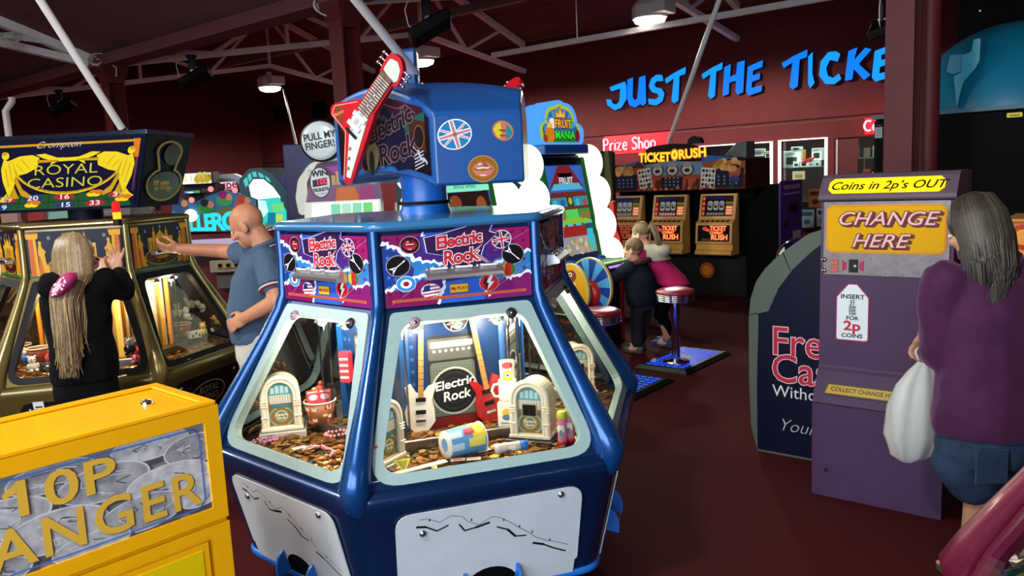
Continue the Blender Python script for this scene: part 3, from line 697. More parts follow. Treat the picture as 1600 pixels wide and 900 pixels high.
    b.poly(rrect(42.5, 6.2, 55.5, 12.2, .6), P('#8a6a20'), Z(5)); b.poly(rrect(43, 6.6, 55, 11.8, .5), P('#e0b02c'), Z(6)); b.text('My PLAY', 2.9, P('#b01c34'), 49, 9.2, Z(8), off=.08)
    b.poly(rrect(4, 3.0, 96, 5.0, .9), P('#b84a58'), Z(5)); b.poly(rrect(4.4, 3.3, 95.6, 4.7, .7), P('#c86a30'), Z(6))
    for i in range(44): b.poly([(6+i*2.0, 3.7), (7.4+i*2.0, 3.7), (7.4+i*2.0, 4.3), (6+i*2.0, 4.3)], P('#8a1a3c'), Z(7))
    b0.v += b.v; b0.f += [tuple(f) for f in b.f]; b0.mats = b.mats; b0.mi = b.mi; b0.sm = b.sm
def er_rail(t):
    b = MB(); b.add([], [], M_chrome)
    o = MB()
    X = T((.01, -.545, 1.353))
    pr = [(0, .022), (-.03, .022), (-.052, .0), (-.052, -.012), (0, -.022)]
    o.prism([(p[0], p[1]) for p in pr], -.145, .145, mat('rail_steel', '#c8c8cc', .28, metal=.9), X @ frame((0, 0, 0), (0, 1, 0), (0, 0, 1)))
    for i in range(3):
        o.box((-.095+i*.095, -.03, .026), (.06, .026, .006), mat('rail_white', '#e8e8ea', .3), X); o.box((-.095+i*.095, -.032, .030), (.03, .004, .003), M_blackm, X)
        o.lathe([(.006, .022), (.006, .031), (.001, .031)], M_chrome, 10, X @ T((-.048+i*.095-.09, -.03, 0)))
    return o.build('coin_rail', t)
def er_kick(b):
    bk = P('#101012'); r = random.Random(5)
    xs = [(-.27, .33), (-.24, .325), (-.20, .30), (-.16, .315), (-.12, .31), (-.10, .28), (-.06, .285), (-.01, .295), (.02, .27), (.06, .25), (.09, .215), (.13, .21), (.16, .17), (.20, .155), (.24, .13), (.29, .105)]
    for i, (p, q) in enumerate(zip(xs, xs[1:])): 
        if i % 4 != 3: b.line([p, q], .006 if i % 3 else .009, bk, .0055)
    pts = [(x+.01, y+.02+r.uniform(-.012, .02)) for x, y in xs]
    b.line(pts, .0018, bk, .0055)
    for x, y in ((-.23, .345), (-.08, .315), (.04, .29), (.10, .25), (.15, .215), (.22, .165)): b.poly([(x, y), (x+.008, y+.002), (x+.004, y+.014)], bk, .0056)
    for x, y in ((-.25, .30), (.26, .36)):
        b.lathe([(.013, .005), (.011, .011), (.001, .014)], M_steel, 14, T((x, y, 0)))
M_bluebody = mat('blue_metalflake', '#06305f', .3, metal=.5, coat=.3, noise=.12, nscale=300)
M_bluelow = mat('blue_metalflake_deep', '#052854', .3, metal=.5, coat=.3, noise=.12, nscale=300)
M_bluepost = mat('blue_post', '#084482', .26, metal=.5, coat=.35)
M_trim = mat('grey_green_trim', '#8ea8a6', .42, noise=.05, nscale=60)
M_slab = mat('blue_rim', '#2a6a9a', .3, coat=.4)
M_brblue = mat('bright_blue_plastic', '#1a66c0', .35)
ERC = (-.357, 3.47); ERA = R_(17.7)
def er_core(t):
    rdg, dk = P('#6a1414'), P('#14141a')
    proto = None
    b = MB(frame((0, -.40*AP-.003, .70), (1, 0, 0), (0, 0, 1)))
    b.poly([(-.195, 0), (.195, 0), (.195, .52), (-.195, .52)], P('#122c54'), .001)
    for i in range(2):
        for j in range(8): star(b, -.165+i*.03, .5-j*.05, .012, P('#2c5488'), .0015)
    b.poly([(-.195, 0), (.195, 0), (.195, .10), (-.195, .07)], rdg, .0015)
    b.poly(rrect(-.105, .05, .10, .385, .02), P('#23262a'), .0018); b.poly(rrect(-.10, .285, .095, .372, .01), P('#4a4c4a'), .0022); b.poly(rrect(-.09, .335, .085, .36, .006), P('#c8c8bc'), .0026)
    for i in range(7): b.ell(-.075+i*.024, .322, .006, .006, P('#d8d2c0'), .0026)
    b.poly(rrect(-.095, .055, .09, .275, .015), P('#5a625a'), .0022)
    for i in range(18): b.line([(-.09+i*.0105, .06), (-.09+i*.0105, .27)], .0015, P('#3a403a'), .0024); b.line([(-.092, .06+i*.0122), (.088, .06+i*.0122)], .0015, P('#3a403a'), .0024)
    b.ell(.0, .155, .098, .098, P('#9aa09a'), .0028); b.ell(.0, .155, .09, .09, P('#16181a'), .0032)
    for r_ in (.075, .05): 
        q = arc(0, .155, r_, 0, 2*PI, 28); b.line(q, .002, P('#3a3c40'), .0035)
    b.text('Electric', .05, P('#e8e8e4'), 0.0, .185, .0042, rot=.12, shear=.15, off=.001, sx=1.1); b.text('Rock', .055, P('#e8e8e4'), .005, .135, .0042, rot=.1, shear=.15, off=.001)
    b.ell(.02, .44, .05, .045, P('#c8ccd0'), .0022); b.ell(.02, .44, .046, .042, P('#0c0c10'), .0026); vguitar(b, .02, .44, .045, .7, .003, P('#e8e8e8'), P('#0c0c10'))
    b.ell(-.06, .485, .05, .032, P('#b8bcc0'), .0022)
    for i in range(4): b.line([(-.1, .466+i*.012), (-.02, .472+i*.012)], .005, P('#a02838'), .0026)
    rip(b, (-.02, .52), (.02, .40), .02, P('#d8e0e8'), .002, 3, 8); b.poly([(.06, .44), (.09, .52), (.10, .42)], P('#2aa0d0'), .0024)
    pb = b.build('backdrop', t)
    M_neckw = mat('maple', '#a8763c', .4); M_gw = mat('guitar_white', '#dcd8d0', .3); M_gr = mat('guitar_red_dark', '#a01c20', .25, coat=.5)
    def g(x, tilt, m_, flip):
        b = MB(frame((x, -.40*AP-.004, .74), (1, 0, 0), (0, 0, 1)) @ RZ(tilt))
        body = [(-.055, .0), (-.02, -.035), (.03, -.03), (.06, .01), (.055, .06), (.045, .10), (.065, .16), (.035, .15), (.015, .125), (-.015, .125), (-.04, .165), (-.062, .15), (-.05, .09), (-.062, .05)]
        b.prism([(p[0]*flip, p[1]) for p in body], .0, .02, m_); b.box((0, .29, .022), (.02, .36, .012), M_neckw); b.box((0, .49, .022), (.035, .06, .012), M_neckw)
        for i in range(12): b.box((0, .16+i*.025, .0285), (.02, .0018, .001), M_steel)
        for yy in (.05, .10): b.box((0, yy, .022), (.04, .016, .006), M_black)
        b.box((0, .015, .022), (.04, .01, .008), M_chrome)
        b.build('mini_guitar', t)
    g(-.15, -.06, M_gw, 1); g(.145, .16, M_gr, -1)
    for k in range(6):
        b = MB(side(k)); b.box((-.195, -.40*AP-.006, .965), (.035, .012, .53), mat('blue_strip', '#104684', .4)); b.build('corner_strip', t)
        b = MB(side(k)); b.cyl((.245, -.40, .66), (.245, -.40, 1.225), .026, M_pane, 16); b.build('acrylic_tube', t)
        if k: dup(pb, rot=R_(60*k), parent=t)
er = pusher('coin_pusher', 'big six-sided blue coin pusher machine with a guitar topper in the middle', (*ERC, 0), ERA,
            M_bluebody, M_bluelow, M_trim, M_bluepost, M_slab, mat('kick_white', '#b9c2c8', .4, noise=.04, nscale=9), er_kick, er_header, er_rail,
            (mat('core_blue', '#0c2648', .6), er_core), mat('deck_grey', '#4c4e50', .45, noise=.15, nscale=20), mat('inner_white', '#c8b8a0', .6), (mat('lock_pink', '#9a8088', .35), mat('lock_black', '#1c1c20', .35)), M_brblue, M_bluelow)
inlight(er, (0, 5, 1), 6.0)
# ---- guitar topper (given in hall coordinates)
ERI = (T((*ERC, 0)) @ RZ(ERA)).inverted()
b = MB(ERI); cx, cy = ERC
b.loft([[(cx+r*math.cos(2*PI*i/24), cy+r*math.sin(2*PI*i/24), z) for i in range(24)] for r, z in ((.115, 1.55), (.10, 1.60), (.097, 1.66), (.11, 1.74))], M_brblue); b.build('topper_neck', er)
b = MB(ERI)
for z in (1.60, 1.607): b.tube([(cx+.112*math.cos(2*PI*i/20), cy+.112*math.sin(2*PI*i/20), z) for i in range(20)], .004, M_black, 6, closed=True)
b.build('cable', er)
PL, Q_, PR, PRB, PBK, PLB = (-.715, 3.44), (-.262, 3.03), (.068, 3.10), (.10, 3.60), (-.32, 3.98), (-.74, 3.86)
per = []                                            # rim: xy, bottom z, top z
def seg(a, c, n, zb, zt):
    for i in range(n):
        t_ = i/n; per.append((a[0]+(c[0]-a[0])*t_, a[1]+(c[1]-a[1])*t_, zb(t_), zt(t_)))
seg(PL, Q_, 14, lambda t_: 1.70+.045*math.sin(PI*min(1, t_*1.02))-.02*t_, lambda t_: 2.02+.085*math.sin(PI*min(1, t_*.95+.02))-.075*t_)
seg(Q_, PR, 8, lambda t_: 1.672, lambda t_: 1.945)
seg(PR, PRB, 8, lambda t_: 1.672, lambda t_: 1.945+.10*math.sin(PI*t_))
seg(PRB, PBK, 8, lambda t_: 1.69, lambda t_: 1.96); seg(PBK, PLB, 8, lambda t_: 1.69, lambda t_: 1.97); seg(PLB, PL, 8, lambda t_: 1.69, lambda t_: 1.98+.04*t_)
b = MB(ERI); n = len(per); rings = []
ctr = Vector((-.33, 3.52)); zc = 2.105
rings.append([(ctr.x+(x-ctr.x)*.3, ctr.y+(y-ctr.y)*.3, 1.71) for x, y, z0, z1 in per])
for e, dz in ((.985, -.0), (1.0, .012)): rings.append([(ctr.x+(x-ctr.x)*e, ctr.y+(y-ctr.y)*e, z0+dz) for x, y, z0, z1 in per])
for e in (0.0, .25, .45, .62, .78, .9, 1.0)[:0]: pass
rings.append([(x, y, z1-.015) for x, y, z0, z1 in per])
for e in (.985, .94, .86, .74, .58, .38, .16, .001):
    rings.append([(ctr.x+(x-ctr.x)*e, ctr.y+(y-ctr.y)*e, z1+(zc-z1)*math.sin((1-e)*PI/2)**.9) for x, y, z0, z1 in per])
b.loft(rings, mat('hood_blue', '#0b4788', .35, coat=.15), smooth=False)
hood = b.build('topper_hood', er, bevel=.006)
b = MB(ERI); b.box((-.40, 3.44, 2.16), (.105, .10, .15), mat('hood_blue', ''), bev=.012); b.build('cable_box', hood)
# dark artwork panel set into the hood
dv = Vector((Q_[0]-PL[0], Q_[1]-PL[1], 0)); LN = dv.length; PF = frame((PL[0], PL[1], 1.70), dv, (0, 0, 1))
zt = lambda t_: .32+.085*math.sin(PI*min(1, t_*.95+.02))-.075*t_; zb = lambda t_: .045*math.sin(PI*min(1, t_*1.02))-.02*t_
b = MB(ERI @ PF)
lo = [(.03+(LN-.055)*i/14, zb((i+.5)/15)+.03) for i in range(15)]; hi = [(.03+(LN-.055)*i/14, zt((i+.5)/15)-.035) for i in range(15)]
b.prism(lo+hi[::-1], 0, .006, mat('smoked_art', '#0d0d14', .2))
gy = P('#5e5056', .3); dr = P('#4a2028', .3)
b.poly([(.30, .30), (LN-.04, .21), (LN-.04, .06), (.40, .04), (.28, .14)], P('#15152a', .2), .007); b.poly([(.34, .33), (LN-.06, .27), (LN-.04, .22), (.36, .27)], P('#3a1424', .2), .0075); b.poly([(.44, .23), (LN-.04, .25), (LN-.04, .20), (.46, .18)], P('#1c4a40', .2), .0078)
for dz, o, m_ in ((.0085, .006, gy), (.009, .0015, P('#22141c', .2))):
    b.text('Electric', .10, m_, .36, .215, dz, rot=.28, shear=.15, off=o, sp=.95); b.text('Rock', .115, m_, .40, .115, dz, rot=.2, shear=.12, off=o, sp=.95)
b.line([(.28, .28), (.34, .30), (.42, .275), (.47, .285), (.52, .25)], .004, gy, .0085); b.line([(.33, .09), (.36, .065), (.40, .10), (.44, .07), (.47, .10), (.54, .07)], .004, gy, .0085)
b.ell(.215, .165, .026, .045, gy, .008, rot=.1); b.ell(.215, .165, .022, .04, P('#141018', .2), .0085); b.text('S', .05, P('#7a3038', .3), .215, .165, .009)
b.ell(.20, .085, .028, .045, P('#5a5248', .3), .008); b.ell(.20, .085, .023, .038, P('#15121a', .2), .0085); b.ell(.25, .10, .04, .06, P('#6a6444', .3), .0088, rot=-.2); b.ell(.245, .075, .016, .05, P('#2a2620', .2), .0092)
b.poly([(.47, .235), (LN-.04, .215), (LN-.04, .10), (.50, .13)], P('#3a2018', .2), .0080); b.ell(.535, .16, .03, .045, P('#6a4426', .3), .0085); b.ell(.535, .16, .026, .04, P('#1a1418', .2), .0088)
for i in range(5): b.line([(.505, .04+i*.013), (.555, .055+i*.013)], .005, P('#9a9aa0', .3), .009)
rip(b, (.47, .14), (.575, .06), .014, P('#9aa0a8', .3), .0086, 2, 10); rip(b, (.26, .26), (.36, .245), .02, P('#1a2030', .3), .0084, 3, 8)
for q in ((.05, .27, .09, .305), (.09, .26, .12, .315), (.15, .27, .20, .32)): b.line([(q[0], q[1]), (q[2], q[3])], .006, P('#8a94a0', .3), .0085)
b.build('artwork_panel', hood)
# stickers on the plain blue hood face
BF = frame((Q_[0], Q_[1], 1.672), (PR[0]-Q_[0], PR[1]-Q_[1], 0), (0, 0, 1)); LB = math.hypot(PR[0]-Q_[0], PR[1]-Q_[1])
b = MB(ERI @ BF); ukflag(b, .077, .19, .066, .056, .001, (P('#1a70a4'), P('#e4e6ea'), P('#b07a7c')), .25); b.build('flag_sticker', hood)
b = MB(ERI @ BF); b.ell(.262, .197, .043, .037, P('#8a6a30'), .001, rot=-.5); b.ell(.262, .197, .041, .035, P('#b86a50'), .0014, rot=-.5)
b.poly([(.225, .205), (.238, .222), (.252, .230), (.258, .20), (.25, .168), (.236, .178)], P('#c8b424'), .0018); b.poly([(.275, .225), (.292, .205), (.300, .186), (.284, .168), (.272, .166)], P('#1a7a8a'), .0018); b.line([(.25, .20), (.27, .197)], .006, P('#6a3020'), .0022); b.line([(.25, .18), (.272, .178)], .005, P('#7a3828'), .0022); b.build('face_sticker', hood)
b = MB(ERI @ BF); lips(b, .178, .058, .055, .001, P('#b08a4a'), P('#8a5a14'), P('#b87060'), P('#e8dcd0')); b.build('lips_sticker', hood)
# red flying-wedge guitar
def v_guitar(M):
    mr = mat('guitar_red', '#b0101c', .3, coat=.25); mw = mat('pickguard', '#c2cfca', .35); mk = mat('rosewood', '#5a4434', .5)
    b = MB(M)
    body = rpoly([(-.30, -.005), (-.255, -.06), (-.20, -.065), (.02, .045), (.30, .028), (.30, -.028)], .01, 2)
    body = rpoly([(.06, .03), (-.055, .115), (-.17, .155), (-.195, .13), (-.10, -.0), (-.30, -.075), (-.31, -.11), (-.27, -.125), (.06, -.03)], [.02, .03, .02, .02, .03, .02, .02, .02, .02], 3)
    body = rpoly([(.12, .062), (-.02, .185), (-.055, .195), (-.09, .17), (-.105, .03), (-.33, -.125), (-.345, -.16), (-.31, -.185), (.12, -.062)], [.03, .02, .015, .02, .03, .02, .015, .02, .03], 3)
    b.prism(body, 0, .04, mr); b.prism([(.05, -.06), (.33, -.052), (.33, .052), (.05, .06)], .0, .036, mr)
    b.prism(rpoly([(.30, -.052), (.33, -.085), (.42, -.06), (.46, -.01), (.455, .05), (.42, .07), (.34, .065), (.30, .052)], .02, 3), 0, .036, mr); gb = b.build('guitar_body', er, bevel=.004)
    b = MB(M); b.prism([(.06, .03), (.0, .045), (-.09, .0), (-.30, -.135), (-.29, -.162), (.06, -.045)], .04, .044, mw); b.line([(-.082, .163), (-.095, .03), (-.326, -.13)], .003, P('#e8c8b0'), .0405)
    b.line([(.09, .07), (-.03, .175), (-.08, .165)], .0025, P('#e8c8b0'), .0405)
    b.build('pickguard', gb); b = MB(M); b.prism(rpoly([(.325, -.045), (.35, -.068), (.41, -.045), (.435, -.005), (.42, .045), (.345, .045)], .012, 2), .036, .040, mat('head_plate', '#b8c0b4', .4)); b.build('head_plate', gb)
    b = MB(M); b.box((.20, 0, .041), (.27, .085, .012), mk)
    for i in range(14): b.box((.075+i*.0195*(1-.008*i), 0, .0475), (.003, .085, .001), M_wsteel)
    for i in (2, 4, 6, 9): b.ell(.086+i*.0185, 0, .006, .006, M_white, .0478)
    b.build('fretboard', gb)
    b = MB(M)
    for x in (.035, -.03): b.box((x, 0, .05), (.03, .10, .012), mat('pickup_white', '#c4ccc8', .35), bev=.003)
    b.box((.0, .0, .047), (.07, .06, .006), mat('pickup_white', '#c4ccc8', .35)); b.box((-.075, -.01, .048), (.016, .09, .012), M_black); b.build('pickup', gb)
    for x, y in ((-.15, -.055), (-.20, -.085), (-.25, -.115)): 
        b = MB(M); b.lathe([(.01, .044), (.009, .058), (.001, .06)], mat('knob_brass', '#b8a878', .25, metal=.8), 12, T((x, y, 0))); b.build('knob', gb)
    for i in range(3):
        for sy in (-1, 1):
            b = MB(M); x = .345+i*.034; y = .075*sy; b.cyl((x, y*.8, .02), (x, y*1.25, .02), .006, M_chrome, 8); b.ball((x, y*1.4, .02), (.013, .012, .012), M_chrome, 8, 6); b.build('tuner', gb)
    b = MB(M); b.prism(rpoly([(-.085, .075), (.0, .115), (-.022, .165), (-.078, .15)], .006, 2), .0402, .0412, P('#6a3a14'))
    b.text('Electric', .026, P('#e07a50'), -.045, .128, .0416, rot=-.5, off=.0006); b.build('body_badge', gb)
    # strings
    b = MB(M)
    for i in range(6): b.tube([(-.08, -.012+i*.005, .052), (.32, -.012+i*.005, .049)], .0006, M_steel, 4)
    b.build('strings', gb)
gA = at_y(546, 283, 3.20); gB = at_y(655, 122, 3.02)
v_guitar_M = lambda tail, head, nrm: frame((0, 0, 0), head-tail, nrm)
def guitar_frame(tail, head, facing, ax_tail, ax_len):
    X = (head-tail).normalized(); Zv = (facing-X*facing.dot(X)).normalized(); Yv = Zv.cross(X); s = (head-tail).length/ax_len
    M = Matrix(((X.x*s, Yv.x*s, Zv.x*s, 0), (X.y*s, Yv.y*s, Zv.y*s, 0), (X.z*s, Yv.z*s, Zv.z*s, 0), (0, 0, 0, 1)))
    o = tail-(M @ Vector(ax_tail)); return T(o) @ M
v_guitar(ERI @ guitar_frame(gA, gB, Vector((-.35, -1, .05)), (-.32, -.155, .02), math.hypot(.75, .17)))
hB = at_y(792, 122, 3.95); hA = at_y(700, 250, 3.85)
v_guitar(ERI @ guitar_frame(hA, hB, Vector((.9, .5, .3)), (-.32, -.155, .02), math.hypot(.75, .17)))
# ------------------------------------------------------------------ the gold pusher
RCC = (-2.64, 5.12); RCA = R_(14.0); RCS = Matrix.Diagonal((.9, .9, 1, 1))
M_gold = mat('gold_metalflake', '#6e6232', .3, metal=.6, coat=.5, sparkle=.12)
M_goldp = mat('gold_post', '#8a7f4a', .28, metal=.6, coat=.5, sparkle=.15)
M_brass = mat('brass_rim', '#a8946a', .25, metal=.9)
def casino_header(b0):
    b = MB(HF @ Matrix.Scale(K, 4)); Z = lambda i: .2+i*.09; W, H = 100, 47.2
    og, ye, dk, rd, br = P('#c8641c'), P('#d8a420'), P('#12142a'), P('#8a1c20'), P('#7a4a14')
    b.prism(rpoly([(0, 0), (W, 0), (W, H), (0, H)], 1, 2), -1, .2, dk)
    b.poly([(0, 0), (W, 0), (W, 5), (0, 5)], P('#24602a'), Z(1))
    for x0, fl in ((2, 1), (98, -1)):
        q = lambda x: x0+fl*x
        b.poly([(q(0), 2), (q(9), 2), (q(8.4), 40), (q(.6), 40)], og, Z(2)); b.poly([(q(5.5), 2), (q(9), 2), (q(8.4), 40), (q(5.6), 40)], ye, Z(3)); b.poly([(q(-1.2), 40), (q(10.5), 40), (q(11.5), 45), (q(-1.6), 45)], ye, Z(4)); b.poly([(q(-1.6), 45), (q(11.5), 45), (q(11.5), 46.4), (q(-1.6), 46.4)], og, Z(4))
        pts = [(9, 3), (21, 3), (19.5, 8), (16.5, 16), (16, 24), (17.5, 27), (14.5, 30), (13, 34), (10.5, 33), (9.4, 27), (10, 18)]
        b.poly([(q(a), c) for a, c in pts], ye, Z(3)); b.poly([(q(a), c) for a, c in [(9, 3), (14, 3), (13, 12), (12, 20), (10, 24)]], og, Z(4)); b.ell(q(12.2), 35.5, 1.7, 2.3, ye, Z(4))
    b.poly([(28, 18), (36, 18), (36, 33), (28, 33)], ye, Z(2)); b.poly([(64, 18), (72, 18), (72, 33), (64, 33)], ye, Z(2)); b.poly([(36, 18), (64, 18), (64, 31), (36, 31)], P('#b88a1c'), Z(2))
    for x in (39, 61): b.poly([(x-3, 20), (x+3, 20), (x+2.4, 38), (x+1, 40), (x, 46), (x-1, 40), (x-2.4, 38)], ye, Z(3))
    b.poly([(42, 31), (58, 31), (57, 35), (53, 38), (50, 41), (47, 38), (43, 35)], ye, Z(3))
    for i in range(9): b.poly([(29+i*5, 20), (30.4+i*5, 20), (30.4+i*5, 29), (29+i*5, 29)], br, Z(4))
    b.ell(50, 12, 30, 9.5, P('#b88418'), Z(5)); b.ell(50, 12, 28, 8.4, P('#3a1410'), Z(6)); b.ell(50, 12.3, 24, 6.8, P('#c8901c'), Z(6.5))
    for i in range(18):
        a0, a1 = 2*PI*i/18, 2*PI*(i+1)/18
        b.poly([(50+24*math.cos(a0), 12.3+6.8*math.sin(a0)), (50+24*math.cos(a1), 12.3+6.8*math.sin(a1)), (50+13*math.cos(a1), 12.6+3.6*math.sin(a1)), (50+13*math.cos(a0), 12.6+3.6*math.sin(a0))], (rd, P('#101010'))[i % 2], Z(7))
    b.ell(50, 13.5, 8, 3.5, ye, Z(7.5)); b.ell(50, 15, 3, 3, og, Z(8))
    for x in (24, 50, 82): b.ell(x, 40.5 if x != 50 else 44, 1.7, 1.7, P('#9aa0a8'), Z(8)); b.ell(x, 40.5 if x != 50 else 44, .9, .9, P('#40444c'), Z(8.3))
    b0.v += b.v; b0.f += b.f; b0.mats = b.mats; b0.mi = b.mi; b0.sm = b.sm
def casino_rail(t):
    o = MB(T((0, -.545, 1.335))); st = mat('rail_steel', '')
    o.box((0, -.025, 0), (.24, .05, .03), st, bev=.006); o.box((0, -.052, .006), (.20, .004, .012), M_black)
    for i in range(3): o.box((-.08+i*.08, -.03, .018), (.05, .02, .008), M_steel, bev=.002)
    return o.build('coin_rail', t)
def casino_kick(b):
    g = P('#8a8060'); q = [(.19*math.cos(2*PI*i/40), .24+.082*math.sin(2*PI*i/40)) for i in range(41)]
    b.line(q, .008, g, .0055); b.text('ROYAL', .066, g, .01, .27, .0056, off=-.0005); b.text('CASINO', .066, g, -.0, .212, .0056, off=-.0005)
    for x, y in ((-.29, .34), (.29, .34)): b.lathe([(.012, .005), (.01, .011), (.001, .013)], M_steel, 12, T((x, y, 0)))
def casino_core(t):
    b = MB(frame((0, -.40*AP-.003, .70), (1, 0, 0), (0, 0, 1)))
    b.poly([(-.195, 0), (.195, 0), (.195, .52), (-.195, .52)], P('#c8b48a'), .001)
    for x in (-.14, .0, .14): b.poly([(x-.03, 0), (x+.03, 0), (x+.026, .5), (x-.026, .5)], P('#8a6a34'), .0015); b.poly([(x+.004, 0), (x+.03, 0), (x+.026, .5), (x+.004, .5)], P('#d8a83c'), .002)
    b.poly([(-.12, .18), (.02, .10), (.10, .30), (-.02, .36)], P('#e0dcc8'), .0026); b.ell(-.01, .23, .06, .06, P('#d8a020'), .003)
    pb = b.build('backdrop', t)
    for k in range(6):
        if k: dup(pb, rot=R_(60*k), parent=t)
        b = MB(side(k)); b.cyl((.2, -.38, .66), (.2, -.38, 1.225), .016, mat('orange_post', '#c8781c', .3), 12); b.build('gold_column', t)
        b = MB(side(k)); b.cyl((-.245, -.40, .66), (-.245, -.40, 1.225), .026, M_pane, 16); b.build('acrylic_tube', t)
rc = pusher('coin_pusher', 'gold six-sided coin pusher machine with a draped-figure sign box on top', (*RCC, 0), RCA,
            M_gold, M_gold, mat('casino_trim', '#0c0c12', .55, spec=.2), M_goldp, M_brass, mat('kick_black', '#0b0b0c', .35), casino_kick, casino_header, casino_rail,
            (mat('core_cream', '#a8946c', .5), casino_core), mat('deck_brown', '#4a3a2c', .45, noise=.2, nscale=20), mat('inner_cream', '#d0b888', .6), None, M_gold, mat('kick_black', ''))
rc.scale = (.9, .9, 1)
inlight(rc, (0, 1, 5), 4.6, (1, .82, .55))
# status label on the front kick panel
b = MB(side(0) @ KF); b.poly([(-.27, .345), (-.21, .345), (-.21, .39), (-.27, .39)], P('#d8d8d4'), .006); b.poly([(-.26, .352), (-.22, .352), (-.22, .362), (-.26, .362)], P('#303030'), .0065); b.build('paper_label', rc)
RCI = (T((*RCC, 0)) @ RZ(RCA) @ RCS).inverted()
b = MB(RCI); b.lathe([(.10, 1.55), (.10, 1.74)], mat('casino_navy', '#0a1022', .5, spec=.08), 20, T((-2.62, 5.0, 0))); b.build('topper_neck', rc)
# sign box: tapering prism, front towards the hall entrance
fz0, fz1 = 1.60, 2.07
A0, B0, C0 = at_y(-53, 333, 4.88), at_y(216, 325, 4.83), at_y(279, 318, 5.30); A1, B1, C1 = at_y(-53, 216, 4.80), at_y(230, 208, 4.74), at_y(287, 210, 5.30)
D0, D1 = Vector((-3.3, 5.5, 0)), Vector((-3.36, 5.55, 0))
z0, z1 = (B0.z+C0.z)/2, (B1.z+C1.z)/2
def _fix(a0, b0, a1, b1):                            # keep the front and side planes flat
    n = Vector((b0.x-a0.x, b0.y-a0.y, 0)).cross(Vector((b1.x-b0.x, b1.y-b0.y, z1-z0)))
    d = Vector((a1.x-b0.x, a1.y-b0.y, z1-z0)).dot(n)/Vector((n.x, n.y, 0)).length_squared
    a1.x -= n.x*d; a1.y -= n.y*d
_fix(A0, B0, A1, B1); _fix(C0, B0, C1, B1)
bx = [(p.x, p.y, z0) for p in (A0, B0, C0, D0)]; tx = [(p.x, p.y, z1) for p in (A1, B1, C1, D1)]
b = MB(RCI); b.loft([bx, tx], mat('casino_navy', ''), smooth=False); b.build('sign_box', rc, bevel=.012)
b = MB(RCI); tx2 = [(p[0], p[1], z1+.012) for p in tx]; b.loft([[(p[0]*1.0, p[1], z1-.012) for p in tx], tx2], mat('sign_edge', '#2a3444', .15, metal=.7), smooth=False); b.build('sign_rim', rc, bevel=.008)
def quad_map(b, a, c, d, e, W, H):                  # bottom-left, bottom-right, top-right, top-left
    a, c, d, e = [Vector(p) for p in (a, c, d, e)]; n = (c-a).cross(e-a).normalized(); v = []
    for x, y, z in b.v:
        s, t_ = x/W, y/H; v.append(tuple((a*(1-s)+c*s)*(1-t_)+(e*(1-s)+d*s)*t_+n*z))
    b.v = v
b = MB(); Z = lambda i: .006+i*.0006; W, H = 100, 50     # x 0..100 over the whole front
ye, yd, og, gn, rd, bl, wh = P('#d8c01c', .3), P('#b88c14', .3), P('#c86a1c', .3), P('#1c4a28', .3), P('#a01c2c', .3), P('#1c3468', .3), P('#d8d4d0', .3)
b.poly([(2, 2), (98, 2), (97.5, 47), (2.5, 47)], P('#14142c', .12), Z(0))
b.poly([(2, 2), (96, 2), (92, 12), (6, 12)], gn, Z(1))
for x in (16, 32, 48, 64, 80): b.line([(48+(x-48)*1.12, 2), (x, 12)], .5, P('#102c18'), Z(2))
b.line([(4, 6.6), (94, 6.6)], .5, P('#102c18'), Z(2))
for x, y, c_, s_ in ((24, 9.4, rd, '29'), (39, 9.6, bl, '20'), (57, 9.6, rd, '16'), (88, 9.8, rd, '31'), (21, 4.2, bl, '19'), (58, 4.2, bl, '15'), (75, 4.6, rd, '33')):
    b.ell(x, y, 5.6, 2.1, c_, Z(3)); b.text(s_, 4.4, wh, x, y, Z(4), sx=1.5, off=.06)
for x, y in ((39, 5), (74.5, 10.5), (91, 6.5)):
    for i in range(4): b.ell(x-2+i*1.4, y+(i % 2)*1.6, 2.6, 1.5, (ye, og)[i % 2], Z(5+i*.3))
b.poly([(6, 45.5), (97, 45.5), (97, 44), (6, 44)], yd, Z(2)); b.poly([(94.8, 34), (97.2, 34), (97.4, 46), (93.5, 46)], og, Z(2.2)); b.poly([(95.6, 12), (96.4, 12), (97, 34), (95.6, 34)], P('#5a2a4a', .3), Z(2))
b.text('Crompton', 6.2, P('#b8b4b0', .3), 52, 44.5, Z(4), shear=.5, sx=.95, off=-.05)
b.line(arc(58, 34, 31, PI*1.10, PI*1.90, 24, ry=21.5), 1.5, yd, Z(3)); b.line(arc(58, 34, 31, PI*1.10, PI*1.90, 24, ry=22.3), .5, ye, Z(3.2))
